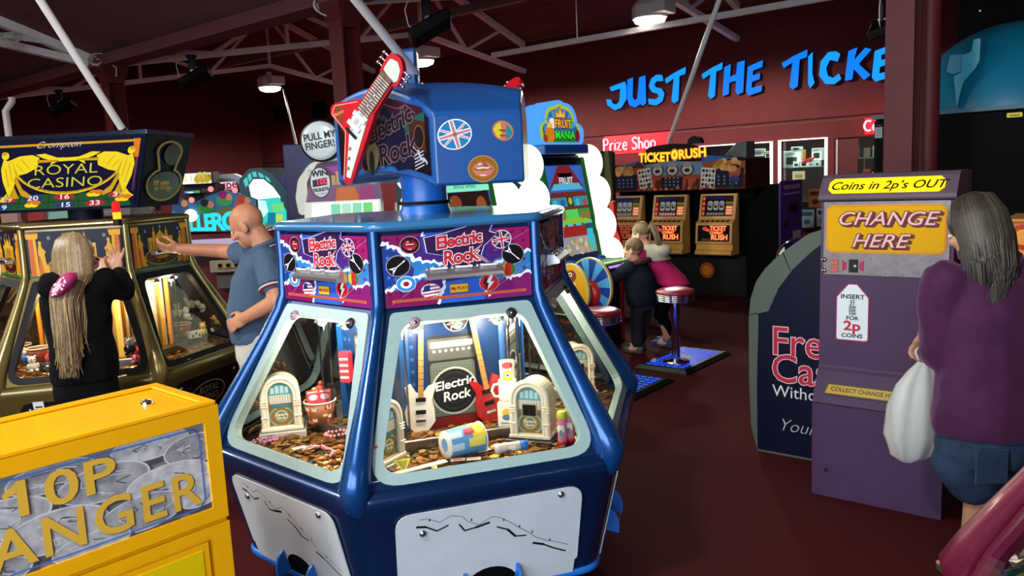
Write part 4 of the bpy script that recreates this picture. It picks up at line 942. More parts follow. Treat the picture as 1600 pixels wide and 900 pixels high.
for sx in (-1, 1):                                    # two draped gilt figures holding the swag
    q = lambda x, y: (58+sx*x, y)
    for pts, m_ in (([(31, 34), (36, 36.5), (37.5, 30), (36.5, 22), (34, 14), (35, 9), (31, 10), (30, 18), (28, 26)], ye),
                    ([(31, 34), (34, 35), (27, 38), (20, 38.5), (16, 36.5), (17, 30), (23, 26.5), (29, 25)], ye), ([(30, 22), (26, 12), (21, 9.5), (20, 11.5), (25, 16), (29, 25)], yd), ([(34, 14), (36, 11), (39, 8.5), (37.5, 8), (32, 10.5)], ye), ([(33, 10), (27, 10), (30, 18)], yd),
                    ([(18, 38.5), (13, 39), (6, 36), (0, 35.8), (0, 33.6), (6, 33.5), (10, 31), (9, 34), (14, 36)], ye), ([(17, 33), (11, 33.2), (5, 33.6), (5, 34.6), (17, 35)], yd)):
        b.poly([q(*p) for p in pts], m_, Z(4)); 
    for l_ in ([(33, 33), (31, 22)], [(35, 30), (33, 18)], [(26, 36), (22, 30)], [(29, 33), (25, 28)]): b.line([q(*p) for p in l_], .45, yd, Z(4.6))
    x, y = q(35, 38.6); b.ell(x, y, 2.1, 2.5, ye, Z(5)); b.ell(x+sx*.6, y+1.4, 1.5, 1.2, yd, Z(5.2))
b.text('ROYAL', 9.4, P('#b8b43c', .3), 57, 27.8, Z(5), sx=1.22, off=-.06); b.text('CASINO', 9.4, P('#b8b43c', .3), 57, 19.2, Z(5), sx=1.26, off=-.06)
quad_map(b, bx[0], bx[1], tx[1], tx[0], W, H); b.M = RCI; b.v = [tuple(RCI @ Vector(p)) for p in b.v]
b.build('sign_artwork', rc)
b = MB(); W, H = 100, 150
q = [(50+26*math.cos(a), 112+26*math.sin(a)) for a in [R_(-50+i*280/20) for i in range(21)]]
key = [(50+40*math.cos(R_(-245+i*310/24)), 45+34*math.sin(R_(-245+i*310/24))) for i in range(25)]
top = [(50+26*math.cos(R_(-20+i*220/16)), 112+22*math.sin(R_(-20+i*220/16))) for i in range(17)]
out = [(33, 74)]+key[:0]
lowr = [(50+40*math.cos(R_(115+i*310/24)), 46+33*math.sin(R_(115+i*310/24))) for i in range(25)]
outl = lowr+[(67, 76), (74, 104)]+top+[(26, 104), (33, 76)]
b.line(outl+[outl[0]], 5.0, P('#b8a024', .3), .010); b.line(outl+[outl[0]], 1.6, P('#e0d060', .3), .0106)
b.ell(50, 44, 36, 29, P('#141c20', .2), .009); b.poly([(50+36*math.cos(R_(180+i*15)), 40+25*math.sin(R_(180+i*15))) for i in range(13)], P('#2a5a1c', .3), .0095)
for x, y, s_ in ((50, 42, 11), (30, 48, 7), (62, 34, 6), (32, 36, 5)):
    b.poly([(x-s_, y-s_*.6), (x+s_, y-s_*.6), (x+s_, y+s_*.7), (x-s_, y+s_*.7)], P('#b8941c', .3), .010); b.ell(x, y+s_*.7, s_, s_*.35, P('#d8bc3c', .3), .0104)
b.ell(58, 108, 20, 22, P('#26240f', .3), .0098)
quad_map(b, bx[1], bx[2], tx[2], tx[1], W, H); b.v = [tuple(RCI @ Vector(p)) for p in b.v]
b.build('keyhole_artwork', rc)
b = MB(RCI); p = at_z(201, 352, 1.557); q = RCI @ p
b = MB(); b.lathe([(.022, 0), (.022, .03)], M_black, 14, T((q.x-.06, q.y+.05, 1.557))); b.lathe([(.02, .03), (.02, .062)], glow('beacon_amber', '#ff9a1c', 2.5), 14, T((q.x-.06, q.y+.05, 1.557))); b.lathe([(.02, .062), (.02, .10), (.012, .112), (.001, .114)], glow('beacon_red', '#e01c1c', 1.2), 14, T((q.x-.06, q.y+.05, 1.557))); b.build('beacon', rc)
conduit('white conduit slanting down from the roof to the gold-lettered sign', at_y(55, -12, 4.4), at_y(190, 200, 4.95), .022)
b = MB(); b.cyl(at_y(190, 200, 4.95), at_y(194, 207, 5.0), .026, M_black, 10); tag(b.build('cable_gland'), 'black cable gland on top of the gold-lettered sign', 'fitting')
conduit('white conduit slanting down from the roof into the blue guitar hood', at_y(548, -10, 3.0), at_y(650, 116, 3.42), .018)
conduit('white conduit slanting across the wall letters to the ticket slot bank', at_y(1122, 5, 8.8), at_y(1045, 222, 11.0), .028)
b = MB(); b.tube([at_y(443, 140, 20.5), at_y(463, 226, 12)], .02, mat('conduit_white', ''), 8); tag(b.build('conduit'), 'thin white conduit dropping behind the round white drum sign', 'conduit')
b = MB(); p0 = at_y(18, 152, 12.5); b.tube([p0, p0+Vector((.0, 0, -.06)), p0+Vector((-.12, 0, -.2)), p0+Vector((-.12, 0, -1.6))], .05, mat('conduit_white', ''), 10); tag(b.build('drop_pipe'), 'white pipe dropping beside the gold-lettered sign at the hall edge', 'pipe')
# ------------------------------------------------------------------ prizes on the blue pusher's decks
def erw(x, y, z): return T((*ERC, 0)) @ RZ(ERA) @ Vector((x, y, z))
M_cream = mat('cream_plastic', '#d6cbb0', .35); M_cream2 = mat('cream_plastic_light', '#e2dac6', .35)
def make_jukebox(label, loc, rotz, s=1.0, screen=False):
    t = thing('toy_jukebox', label, 'jukebox', loc, rotz, 'cream toy jukeboxes in the blue pusher'); t.scale = (s, s, s)
    w, h, d = .075, .225, .11
    ar = lambda r, n=16: [(-r, .0)]+[(r*math.cos(a), h-w+r*math.sin(a)) for a in [PI-PI*i/n for i in range(n+1)]]+[(r, 0)]
    X = RX(PI/2)
    b = MB(X); b.prism([(x, y) for x, y in ar(w*.96)], -d/2, d/2-.012, M_cream)
    cb = b.build('cabinet', t, bevel=.006)
    b = MB(X); b.box((0, .008, .0), (.165, .016, d+.012), M_cream2, bev=.004); b.build('plinth', t)
    b = MB(X)
    for r_, rad in ((w*.93, .0105), (w*.74, .0075)): b.tube([(x, y+.012 if y < .01 else y, d/2-.006) for x, y in ar(r_)], rad, M_cream2, 10)
    at_ = b.build('arch_tubes', t)
    b = MB(X)
    for sx in (-1, 1):
        for yy in (.06, .105, .115, .125): b.box((sx*w*.88, yy, d/2-.006), (.03, .005, .026), M_cream2, bev=.002)
    b.build('pillar_bands', at_)
    b = MB(X); z = d/2-.011
    b.poly([(x*.98, max(y, .02)) for x, y in ar(w*.66)], P('#8a6a36'), z)
    b.poly([(-.046, .125)]+[(w*.62*math.cos(a), h-w+w*.62*math.sin(a)) for a in [PI-PI*i/14 for i in range(15)]]+[(.046, .125)], P('#5a98a4'), z+.001)
    for i in range(4): b.poly([(-.036+i*.019, .155), (-.022+i*.019, .155), (-.022+i*.019, .180+.006*(i in (1, 2))), (-.036+i*.019, .180+.006*(i in (1, 2)))], P('#a8ccd4'), z+.002)
    b.poly([(-.044, .112), (.044, .112), (.044, .148), (-.044, .148)], P('#cfd0c4'), z+.002)
    for i in range(9): b.line([(-.04+i*.01, .114), (-.04+i*.01, .146)], .002, P('#7a8484'), z+.003)
    b.poly([(-.044, .098), (.044, .098), (.044, .108), (-.044, .108)], P('#3a7890'), z+.002)
    b.ell(0, .06, .026, .024, P('#b8c4a8'), z+.002); b.ell(0, .06, .022, .02, P('#6a7a5a'), z+.003); b.text('Electric', .016, P('#e8e4d0'), 0, .066, z+.004, off=.0004); b.text('Rock', .016, P('#e8e4d0'), 0, .052, z+.004, off=.0004)
    for sx in (-1, 1): b.line(arc(sx*.012, .058, .034, PI/2-sx*.2, PI/2-sx*2.8, 8), .006, P('#7ab0b8'), z+.0025)
    if screen: b.poly(rrect(-.03, .085, .03, .135, .004), P('#a89468'), z+.005); b.poly(rrect(-.026, .089, .026, .131, .003), P('#0c0c0e', .15), z+.006)
    b.build('front_print', cb)
    return t
make_jukebox('cream toy jukebox behind the slanted window nearest the man', erw(-.665, .005, .695), ERA-.10, 1.02)
make_jukebox('cream toy jukebox with dark screen beside two pink bubble tubes', erw(.265, -.545, .690), ERA-R_(38), 1.02, True)
make_jukebox('cream toy jukebox seen side-on by the corner post behind the blue-and-white tube', erw(-.345, -.555, .685), ERA+R_(42), 1.02)
make_jukebox('cream toy jukebox behind the far side window by the chrome stool', erw(.665, .0, .69), ERA+R_(2), .98, True)
def stand(label, loc, rotz, sz, name='display_stand', m=None):
    b = MB(); b.box((0, 0, sz[2]/2), sz, m or mat('clear_stand', '#a8a8a4', .2), bev=.003)
    return tag(b.build(name, loc=loc, rotz=rotz), label, 'stand')
stand('low clear stand under the cream jukebox nearest the man', erw(-.665, .005, .656), ERA-.1, (.19, .15, .037))
stand('low grey stand under the jukebox with the dark screen', erw(.265, -.545, .656), ERA-R_(38), (.19, .15, .032), m=mat('stand_dark', '#3a3440', .3))
stand('low stand under the side-on cream jukebox', erw(-.345, -.555, .656), ERA+R_(42), (.18, .14, .028))
stand('low stand under the cream jukebox by the far side window', erw(.665, 0, .656), ERA, (.18, .14, .032))
# fallen tin tub
def fallen_tub():
    t = thing('tin_tub', 'blue tin tub with yellow print fallen on its side among the coins', 'tub', erw(-.045, -.625, .735), ERA+R_(14))
    b = MB(RY(PI/2)); b.lathe([(.049, -.075), (.057, .075)], mat('tub_blue', '#5a98d4', .35), 28)
    M = RY(PI/2)
    def patch(a0, a1, z0, z1, m, r=.0015):
        n = 6; b.add([((.049+.008*(z+.075)/.15+r)*math.cos(a0+(a1-a0)*i/n), (.049+.008*(z+.075)/.15+r)*math.sin(a0+(a1-a0)*i/n), z) for z in (z0, z1) for i in range(n+1)], [(i, i+1, n+2+i, n+1+i) for i in range(n)], m, True)
    for a in (2.6, 3.6, 4.5): patch(a, a+.5, -.07, -.02, P('#b4d0e8'))
    patch(3.2, 4.4, .02, .07, P('#d8c43c')); patch(4.3, 4.9, .0, .065, P('#e0d46a')); patch(3.5, 4.0, -.01, .03, P('#a82c3c'), .002); patch(2.4, 3.1, -.03, .05, P('#c8d8e0'))
    b.build('wall', t)
    b = MB(RY(PI/2)); b.lathe([(.0001, -.074), (.049, -.076), (.051, -.073), (.051, -.068)], mat('tub_white', '#e0ded6', .4), 28); b.build('base', t)
    b = MB(RY(PI/2)); b.tube([(.057*math.cos(2*PI*i/28), .057*math.sin(2*PI*i/28), .075) for i in range(28)], .0025, M_white, 6, closed=True); b.build('rim', t)
fallen_tub()
def bubble_tube(label, M, wrap, cap, base, L=.135, r=.017):
    t = thing('bubble_tube', label, 'tube', M.translation); t.matrix_world = M
    b = MB(); b.lathe([(r, .018), (r, L-.03)], mat('wrap_'+wrap, wrap, .35), 20)
    b.lathe([(r+.0006, L*.42), (r+.0006, L*.62)], mat('wrap_print', '#e8dcd8', .35), 20, a0=3.2, a1=5.2); b.lathe([(r+.0009, L*.3), (r+.0009, L*.48)], P('#5a8a98'), 12, a0=4.0, a1=4.7); b.build('body', t)
    b = MB(); b.lathe([(r*.9, L-.03), (r*1.06, L-.028), (r*1.06, L-.002), (r*.9, L), (.0001, L)], mat('cap_'+cap, cap, .35), 20); b.build('cap', t)
    b = MB(); b.lathe([(.0001, 0), (r*1.1, 0), (r*1.1, .018), (r, .02)], mat('cap_'+base, base, .35), 20); b.build('base', t)
bubble_tube('pink bubble tube with yellow cap standing against the jukebox', T(erw(.335, -.665, .672)), '#d8789a', '#c8c83c', '#c01c34')
bubble_tube('pink bubble tube with yellow cap standing closer to the window corner', T(erw(.374, -.650, .672)), '#d8789a', '#c8c83c', '#c01c34')
bubble_tube('bubble tube with white wrap lying on the coins, blue cap pointing to the window corner', T(erw(.055, -.70, .712)) @ RZ(ERA) @ RZ(R_(-12)) @ RY(R_(86)) @ RZ(1.0), '#c8b8b0', '#1c6ac0', '#d8d8d8', .125)
bubble_tube('pale bubble tube with red cap standing against the corner post', T(erw(-.385, -.735, .657)), '#8a9a9c', '#a83c34', '#7a9a3c', .15, .020)
stand('flat purple tray under the two pink bubble tubes', erw(.35, -.655, .657), ERA, (.12, .10, .014), 'tray', mat('tray_purple', '#3c1c44', .3))
# white mug on a carton, card behind
q = erw(.20, -.425, .706)
t = thing('gift_carton', 'white gift carton with small yellow print behind the jukebox', 'box', q, ERA-R_(30)); b = MB(); b.box((0, 0, .05), (.075, .075, .10), mat('carton_white', '#ddd8c8', .4), bev=.003); b.build('carton', t)
b = MB(RX(PI/2)); b.ell(0, .055, .018, .022, P('#c8a838'), .0382); b.ell(0, .04, .018, .012, P('#4a6a8a'), .0385); b.poly([(-.025, .012), (.025, .012), (.025, .02), (-.025, .02)], P('#8a8a80'), .0382); b.build('print', t)
t = thing('white_mug', 'white mug standing on the gift carton behind the jukebox', 'mug', erw(.20, -.425, .806), ERA); b = MB(); b.lathe([(.0001, 0), (.034, 0), (.037, .01), (.037, .085), (.034, .087), (.032, .08), (.032, .01), (.0001, .008)], mat('mug_white', '#e4dfd2', .25), 24); b.build('cup', t)
b = MB(); b.tube([(-.036, 0, .072), (-.056, 0, .07), (-.066, 0, .048), (-.056, 0, .024), (-.036, 0, .02)], .006, mat('mug_white', ''), 8); b.build('handle', t)
t = thing('toy_sachet', 'tall white and yellow toy sachet poking up out of the mug', 'sachet', erw(.205, -.420, .85), ERA-.2); b = MB(RX(R_(78))); b.prism(rrect(-.03, 0, .03, .12, .006), -.005, .005, mat('sachet_white', '#d8d4c4', .4)); b.build('pouch', t); b = MB(RX(R_(78))); b.ell(0, .05, .02, .025, P('#c8a838'), .0055); b.ell(0, .055, .01, .01, P('#d8d8d8'), .006); b.ell(0, .055, .005, .005, P('#303030'), .0063); b.ell(0, .095, .022, .014, P('#a83c44'), .0055); b.build('print', t)
b = MB(RX(R_(84))); b.prism(rrect(-.022, 0, .022, .085, .003), -.001, .001, mat('card_yellow', '#d8b41c', .4)); tag(b.build('price_card', loc=erw(.29, -.44, .80), rotz=ERA), 'plain yellow card standing behind the jukebox with the dark screen', 'card')
# prize bucket behind the left window
def bucket(label, loc, r0, r1, h, pat, rim='#d8d0c0', rotz=0.0, group=None, seed=1):
    t = thing('prize_bucket', label, 'bucket', loc, rotz, group); r = random.Random(seed)
    b = MB(); b.lathe([(.0001, 0), (r0, 0), (r1, h), (r1*.95, h), (r0*.95, .01), (.0001, .008)], mat('bucket_'+pat[0], pat[0], .45), 28)
    for i in range(26):
        a = r.uniform(0, 2*PI); z = r.uniform(.06, .85)*h; rr_ = r0+(r1-r0)*z/h+.0012; da = r.uniform(.10, .2); dz = h*r.uniform(.06, .13)
        b.add([(rr_*math.cos(a+x*da), rr_*math.sin(a+x*da), z+y*dz) for x, y in ((-1, -.8), (1, -1), (1.1, 1), (-.9, .8))], [(0, 1, 2, 3)], P(pat[1+i % (len(pat)-1)]))
    b.build('tub', t)
    b = MB(); b.tube([(r1*math.cos(2*PI*i/28), r1*math.sin(2*PI*i/28), h) for i in range(28)], .004, mat('bucket_rim', rim, .4), 6, closed=True); b.build('rim', t)
    return t
bucket('brown card-pattern bucket holding red packets behind the left window', erw(-.51, -.02, .706), .052, .066, .09, ['#8a5a3a', '#e0d8c8', '#c84a4a', '#4a2a1c', '#d8b890'], seed=3)
for k, (dx, lab) in enumerate(((-.025, 'red toffee packet poking from the brown bucket, nearest the jukebox'), (.02, 'red packet poking from the brown bucket next to the grey one'))):
    t = thing('sweet_packet', lab, 'packet', erw(-.51+dx, -.03, .775), ERA+.2-k*.5); b = MB(RX(R_(75))); b.prism(rrect(-.026, 0, .026, .07, .004), -.004, .004, mat('packet_red', '#c02c3c', .35)); b.build('pouch', t); b = MB(RX(R_(75))); b.ell(0, .038, .018, .012, P('#e8d0c8'), .0046); b.line([(-.02, .06), (.02, .06)], .005, P('#e8d0c8'), .0046); b.build('print', t)
b = MB(RX(R_(75))); b.prism(rrect(-.022, 0, .022, .06, .004), -.004, .004, mat('packet_grey', '#6a6a70', .35)); tag(b.build('sweet_packet', loc=erw(-.465, -.005, .775), rotz=ERA-.4), 'grey packet poking from the brown bucket', 'packet')
for k, (dx, dy, zz, c_) in enumerate(((-.53, .03, .81, '#c89a3c'), (-.50, .035, .835, '#b8462c'))):
    b = MB(); b.ball((0, 0, 0), .018, mat('toy_'+c_, c_, .4), 14, 8); b.ball((.004, -.002, .022), .012, mat('toy_'+c_, c_, .4), 12, 8); b.ball((-.012, -.012, .006), .006, mat('toy_'+c_, c_, .4), 8, 6); b.ball((.014, -.010, .006), .006, mat('toy_'+c_, c_, .4), 8, 6)
    tag(b.build('toy_figure', loc=erw(dx, dy, zz)), ['golden toy figure heaped in the brown bucket', 'orange-red toy figure heaped on top of the brown bucket'][k], 'toy')
t = thing('sweet_bag', 'red and white striped sweet bag hung against the core behind the left window', 'bag', erw(-.395, -.075, .93), ERA-R_(50))
b = MB(RX(PI/2)); b.prism(rrect(-.028, -.055, .028, .075, .008), -.012, .012, mat('packet_red', '')); b.build('pouch', t, bevel=.006); b = MB(RX(PI/2))
for i in range(4): b.poly([(-.024, -.04+i*.026), (.024, -.036+i*.026), (.024, -.026+i*.026), (-.024, -.03+i*.026)], P('#e8dcd4'), .0125)
b.build('print', t)
# bead necklaces, cards, yellow tag
def necklace(label, loc, col, pts, r=.0065):
    b = MB(); m = mat('bead_'+col, col, .25, coat=.4)
    q = []
    for a, c in zip(pts, pts[1:]):
        L = math.hypot(c[0]-a[0], c[1]-a[1]); k = max(1, int(L/(r*1.9)))
        for i in range(k): q.append((a[0]+(c[0]-a[0])*i/k, a[1]+(c[1]-a[1])*i/k))
    for i, p in enumerate(q): b.ball((p[0], p[1], r+.004*math.sin(i*.9)**2), r, m, 8, 6)
    tag(b.build('bead_necklace', loc=loc, rotz=ERA), label, 'necklace')
necklace('pink bead necklace curled beside the core behind the left window', erw(-.47, -.25, .706), '#d88aa4', arc(0, 0, .045, .4, 5.6, 14, .03)+[(.06, -.04)])
necklace('pink bead necklace trailing over the coins near the left corner post', erw(-.545, -.37, .690), '#d898a8', [(-.06, .03), (-.03, .05), (.01, .03), (.03, -.01), (.05, -.05), (.03, -.09), (0, -.08)])
necklace('purple bead necklace heaped in the far left corner of the blue pusher', erw(-.745, -.10, .672), '#a86a98', arc(0, 0, .05, 0, 6.0, 14, .03)+arc(.01, .0, .03, 6, 0, 10, .02))
necklace('gold bead string lying behind the left jukebox', erw(-.755, .13, .672), '#c8b468', [(-.05, -.08), (-.03, -.03), (0, .0), (.05, .02), (.10, .02)])
def cards(label, loc, rot, c1, n=2):
    b = MB()
    for i in range(n): b.box((i*.012, i*.004, .0015+i*.0015), (.052, .028, .0013), mat('card_'+c1, c1, .4)); b.box((i*.012, i*.004, .0024+i*.0015), (.036, .006, .0002), P('#a8404c'))
    tag(b.build('ticket_card', loc=loc, rotz=rot), label, 'ticket')
cards('white ticket card lying on the coins behind the left window', erw(-.62, -.30, .692), ERA+.35, '#d8d0c4', 1)
cards('second white ticket card lying beside the first behind the left window', erw(-.575, -.315, .692), ERA+.45, '#d8cfc6', 1)
cards('pale ticket card lying on coins in front of the fallen tub', erw(-.03, -.715, .692), ERA-.25, '#dccfb8', 1)
cards('pinkish ticket card next to the pale one before the fallen tub', erw(-.085, -.70, .692), ERA-.2, '#d8c0b0', 1)
cards('small white ticket card between the tub and the bubble tube', erw(.03, -.64, .692), ERA+.2, '#d8d4c8', 1)
b = MB(RX(R_(40))); b.prism(rpoly([(-.032, .04), (.032, .04), (0, -.02)], .004, 3), 0, .002, mat('tag_yellow', '#c8b82c', .4)); b.prism(rpoly([(-.02, .034), (.02, .034), (0, -.006)], .003, 3), .002, .0024, P('#8a8a3c')); tag(b.build('warning_tag', loc=erw(-.285, -.715, .695), rotz=ERA), 'yellow triangular tag lying by the white card strip', 'tag')
b = MB(); b.box((0, 0, .001), (.26, .030, .002), mat('card_bright', '#f0ece4', .4)); b.box((-.15, -.0, .001), (.05, .06, .002), mat('card_bright', '#f0ece4', .4)); tag(b.build('card_strip', loc=erw(-.255, -.735, .697), rotz=ERA+R_(14)), 'long white card strip lying across the coins by the corner post', 'card')  # white strip added in the shape of a reflection over the coins
b = MB(RX(R_(70))); b.prism(rpoly([(-.03, 0), (.04, 0), (.035, .07), (-.025, .075)], .003, 2), 0, .002, mat('card_bright', '')); tag(b.build('white_card', loc=erw(.405, -.735, .657), rotz=ERA-.3), 'blank white card propped in the window corner by the pink tubes', 'card')
# coins: shared meshes, one object each for the ones that show, the bed beneath as stuff
M_cop = [mat('copper_%d' % i, c_, .3, metal=.75, noise=.15, nscale=60) for i, c_ in enumerate(('#a8703c', '#b8844a', '#8a5a30', '#c89a5a', '#b08a3c'))]
def coin_me(m):
    b = MB(); b.lathe([(.0001, -.0009), (.0122, -.0009), (.0129, -.0005), (.0129, .0005), (.0122, .0009), (.0115, .0006), (.0001, .0006)], m, 18)
    o = b.build('penny'); me = o.data; bpy.data.objects.remove(o); return me
CM = [coin_me(m) for m in M_cop]
rc_ = random.Random(11)
def coin(x, y, z, lab, grp):
    o = bpy.data.objects.new('penny', CM[rc_.randrange(5)]); C.objects.link(o); o.location = erw(x, y, z)
    o.rotation_euler = (rc_.gauss(0, .13), rc_.gauss(0, .13), rc_.uniform(0, 6)); return tag(o, lab, 'coin', grp)
def spread(n, fn, lab, grp):
    for i in range(n):
        x, y = fn(); coin(x, y, rc_.uniform(.672, .688), lab, grp)
def front_pt():
    while True:
        x, y = rc_.uniform(-.36, .37), rc_.uniform(-.772, -.50)
        if abs(x) < .32+(-y-.5)*.22: return x, y
def left_pt():
    p = RZ(R_(-60)) @ Vector((*front_pt(), 0)); return p.x, p.y
spread(175, front_pt, 'bronze penny in the coin bed behind the front window of the blue pusher', 'pennies behind the front window')
spread(110, left_pt, 'bronze penny in the coin bed behind the left window of the blue pusher', 'pennies behind the left window')
for i in range(10): coin(-.2+i*.018, -.42+rc_.uniform(-.02, .02), .712, 'bronze penny on the upper pusher plate before the amplifier picture', 'pennies on the upper plate')
def bed(fn, n, seed, loc, rot, z0=.658, z1=.677):
    r = random.Random(seed); b = MB(); ms = M_cop[:3]+[M_cop[4]]
    for i in range(n):
        x, y = fn(r); M = T((x, y, r.uniform(z0, z1))) @ Euler((r.gauss(0, .15), r.gauss(0, .15), 0)).to_matrix().to_4x4()
        b.add([(.0129*math.cos(2*PI*k/10), .0129*math.sin(2*PI*k/10), s_) for s_ in (-.0009, .0009) for k in range(10)], [tuple(range(9, -1, -1)), tuple(range(10, 20))]+[(k, (k+1) % 10, 10+(k+1) % 10, 10+k) for k in range(10)], ms[r.randrange(4)], False, M)
    return b
def ring_pt(r):
    k = r.choice((0, 0, 0, 5, 5, 5, 1, 1, 2, 4))
    while True:
        if r.random() < .82: x, y = r.uniform(-.40, .40), r.uniform(-.775, -.48)
        else: x, y = r.uniform(-.24, .24), r.uniform(-.445, -.36)
        if abs(x) < .56*(-y)-.02: break
    p = RZ(R_(60*k)) @ Vector((x, y, 0)); return p.x, p.y
o = bed(ring_pt, 1900, 5, None, 0).build('coin_bed', loc=(*ERC, 0), rotz=ERA); tag(o, 'deep bed of bronze pennies spread over the decks of the blue pusher', 'coins', kind='stuff')
b2 = bed(lambda r: (lambda p: (p.x, p.y))(RZ(R_(60*r.choice((0, 0, 5, 1)))) @ Vector((r.uniform(-.22, .22), r.uniform(-.45, -.36), 0))), 160, 6, None, 0, .706, .716)
o = b2.build('coin_layer', loc=(*ERC, 0), rotz=ERA); tag(o, 'thin layer of bronze pennies on the upper plates of the blue pusher', 'coins', kind='stuff')
# ------------------------------------------------------------------ prizes in the gold pusher
def rcw(x, y, z): return T((*RCC, 0)) @ RZ(RCA) @ Vector((x, y, z))
o = bed(ring_pt, 1500, 8, None, 0).build('coin_bed', loc=(*RCC, 0), rotz=RCA); o.scale = (.9, .9, 1); tag(o, 'bed of bronze pennies spread over the decks of the gold pusher', 'coins', kind='stuff')
cp = ['#7a3c24', '#e0d0c0', '#c83c30', '#2a1a14', '#d8a880']
for lab, (px, py), s_, pat, sd in (('card-pattern bucket at the far left behind the girl in the gold pusher', (36, 560), .9, cp, 1), ('card-pattern bucket next to the girl in the gold pusher', (64, 568), 1.0, cp, 2),
        ('football-pattern bucket by the gold post in the gold pusher', (208, 556), 1.0, ['#3a3a6a', '#e4e0dc', '#15151a', '#e0dcd8', '#a84a4a'], 4), ('brown bucket heaped with white toys behind the right gold-pusher window', (284, 528), 1.0, cp, 7)):
    p = at_z(px, py, .69); bucket(lab, p, .058*s_, .07*s_, .10*s_, pat, seed=sd)
rt = random.Random(9)
TC = ['#c83434', '#d8d8d8', '#3a68b0', '#d8b43c', '#c85a8a', '#2a2a2c', '#6aa04a']
def toy(label, p, c1, c2, s_=1.0):
    t = thing('toy_figure', label, 'toy', p, rt.uniform(0, 6)); t.scale = (s_, s_, s_)
    b = MB(); b.ball((0, 0, .022), (.022, .018, .022), mat('toy_'+c1, c1, .4), 12, 8)
    for sx in (-1, 1): b.ball((sx*.02, -.008, .026), (.008, .008, .014), mat('toy_'+c1, c1, .4), 8, 6); b.ball((sx*.012, -.016, .006), (.009, .014, .008), mat('toy_'+c1, c1, .4), 8, 6)
    b.build('body', t)
    b = MB(); b.ball((0, 0, .055), .018, mat('toy_'+c2, c2, .4), 12, 8)
    for sx in (-1, 1): b.ball((sx*.014, 0, .071), .006, mat('toy_'+c2, c2, .4), 8, 6); b.ball((sx*.007, -.016, .059), .003, M_black, 6, 4)
    b.build('head', t)
for k, (px, py, zz, a, c_, lab) in enumerate(((20, 578, .68, 0, 3, 'red toy figure lying at the far left of the gold pusher deck'), (40, 566, .68, 2, 1, 'blue and white toy figure on the gold pusher deck beside the buckets'), (52, 580, .68, 1, 1, 'white toy figure on the gold pusher deck in front of the buckets'), (78, 577, .68, 5, 0, 'black and red toy figure on the gold pusher deck by the girl'),
        (205, 553, .80, 5, 1, 'black and white ball toy on the football bucket'), (222, 564, .68, 4, 4, 'pink toy figure beside the football bucket'), (214, 566, .68, 4, 0, 'pink and red toy figure before the football bucket'), (172, 508, .82, 3, 3, 'yellow round toy hanging by the gold pusher core'), (172, 480, .92, 0, 1, 'red and white toy figure stacked against the gold pusher core'), (60, 495, .90, 0, 2, 'red and blue toy figure stacked behind the left gold-pusher bucket'),
        (278, 494, .80, 1, 1, 'white skull-shaped toy on top of the right gold-pusher bucket'), (292, 500, .79, 1, 1, 'white toy leaning on the right gold-pusher bucket rim'), (318, 524, .69, 3, 3, 'yellow toy on the right gold pusher deck'), (335, 520, .69, 1, 1, 'white toy on the right gold pusher deck beside the yellow one'), (345, 516, .69, 0, 1, 'red and white toy on the right gold pusher deck nearest the man'))):
    toy(lab, at_z(px, py, zz), TC[a], TC[c_], 1.25)
t = thing('domino_box', 'white box printed with black spots on the right gold pusher deck', 'box', at_z(304, 528, .69), RCA+.7); b = MB(); b.box((0, 0, .025), (.09, .05, .05), M_white, bev=.004); b.build('carton', t); b = MB(RX(PI/2))
for i in range(3): b.ell(-.025+i*.025, .025+(.01 if i % 2 else -.006), .008, .009, P('#15151a'), .0256)
b.build('print', t)
for k, (px, py, lab) in enumerate(((190, 588, 'white ticket card on the gold pusher deck behind the front window'), (182, 576, 'second ticket card on the gold pusher deck nearer the core'), (95, 590, 'pale ticket card on the gold pusher deck beside the girl'), (290, 562, 'white ticket card on the right gold pusher deck'))):
    cards(lab, at_z(px, py, .688), 1.0+k, '#d8d0c8', 1)
# ------------------------------------------------------------------ purple change machine
M_pur = mat('purple_laminate', '#422b4a', .5, spec=.25, noise=.06, nscale=12); M_purd = mat('purple_edge', '#4c3052', .5)
M_alu = mat('scuffed_steel', '#6c6668', .45, metal=.8, noise=.15, nscale=25)
t = thing('change_machine', 'purple change machine with a yellow change here sign', 'change machine', uv(-1.356, 3.985), UANG)
Wc = .60; XS = frame((0, 0, 0), (0, 1, 0), (0, 0, 1))        # profile plane (depth, height), extruded along +x
prof = [(0, .0), (0, .49), (.085, .64), (.10, .66), (.125, 1.50), (.44, 1.50), (.44, 0)]
b = MB(XS); b.prism(prof, 0, Wc, M_pur); b.build('cabinet', t, bevel=.006)
b = MB(XS); b.prism([(.10, 1.50), (.10, 1.525), (.165, 1.61), (.19, 1.625), (.44, 1.625), (.44, 1.50)], -.008, Wc+.008, mat('purple_hood', '#544452', .5, spec=.3)); b.build('hood', t, bevel=.01)
UF = frame((0, .0995, .66), (1, 0, 0), (0, .025, .84))            # upper front panel plane
def uf(z): return (z-.66)*math.hypot(.025, .84)/.84
b = MB(UF); b.box((.30, (uf(1.13)+uf(1.495))/2, .003), (.57, uf(1.495)-uf(1.13), .006), M_alu, bev=.002)
for x in (.24, .31, .39, .47, .55):
    for z in (1.145, 1.215): b.lathe([(.004, .006), (.003, .008), (.0001, .008)], M_steel, 8, T((x, uf(z), 0)))
b.build('steel_panel', t)
def chamf(x0, y0, x1, y1, c): return [(x0+c, y0), (x1-c, y0), (x1, y0+c), (x1, y1-c), (x1-c, y1), (x0+c, y1), (x0, y1-c), (x0, y0+c)]
b = MB(UF); a0, a1 = uf(1.243), uf(1.478)
M_ysign = mat('sign_yellow', '#c49400', .5, emit=.06, spec=.1)
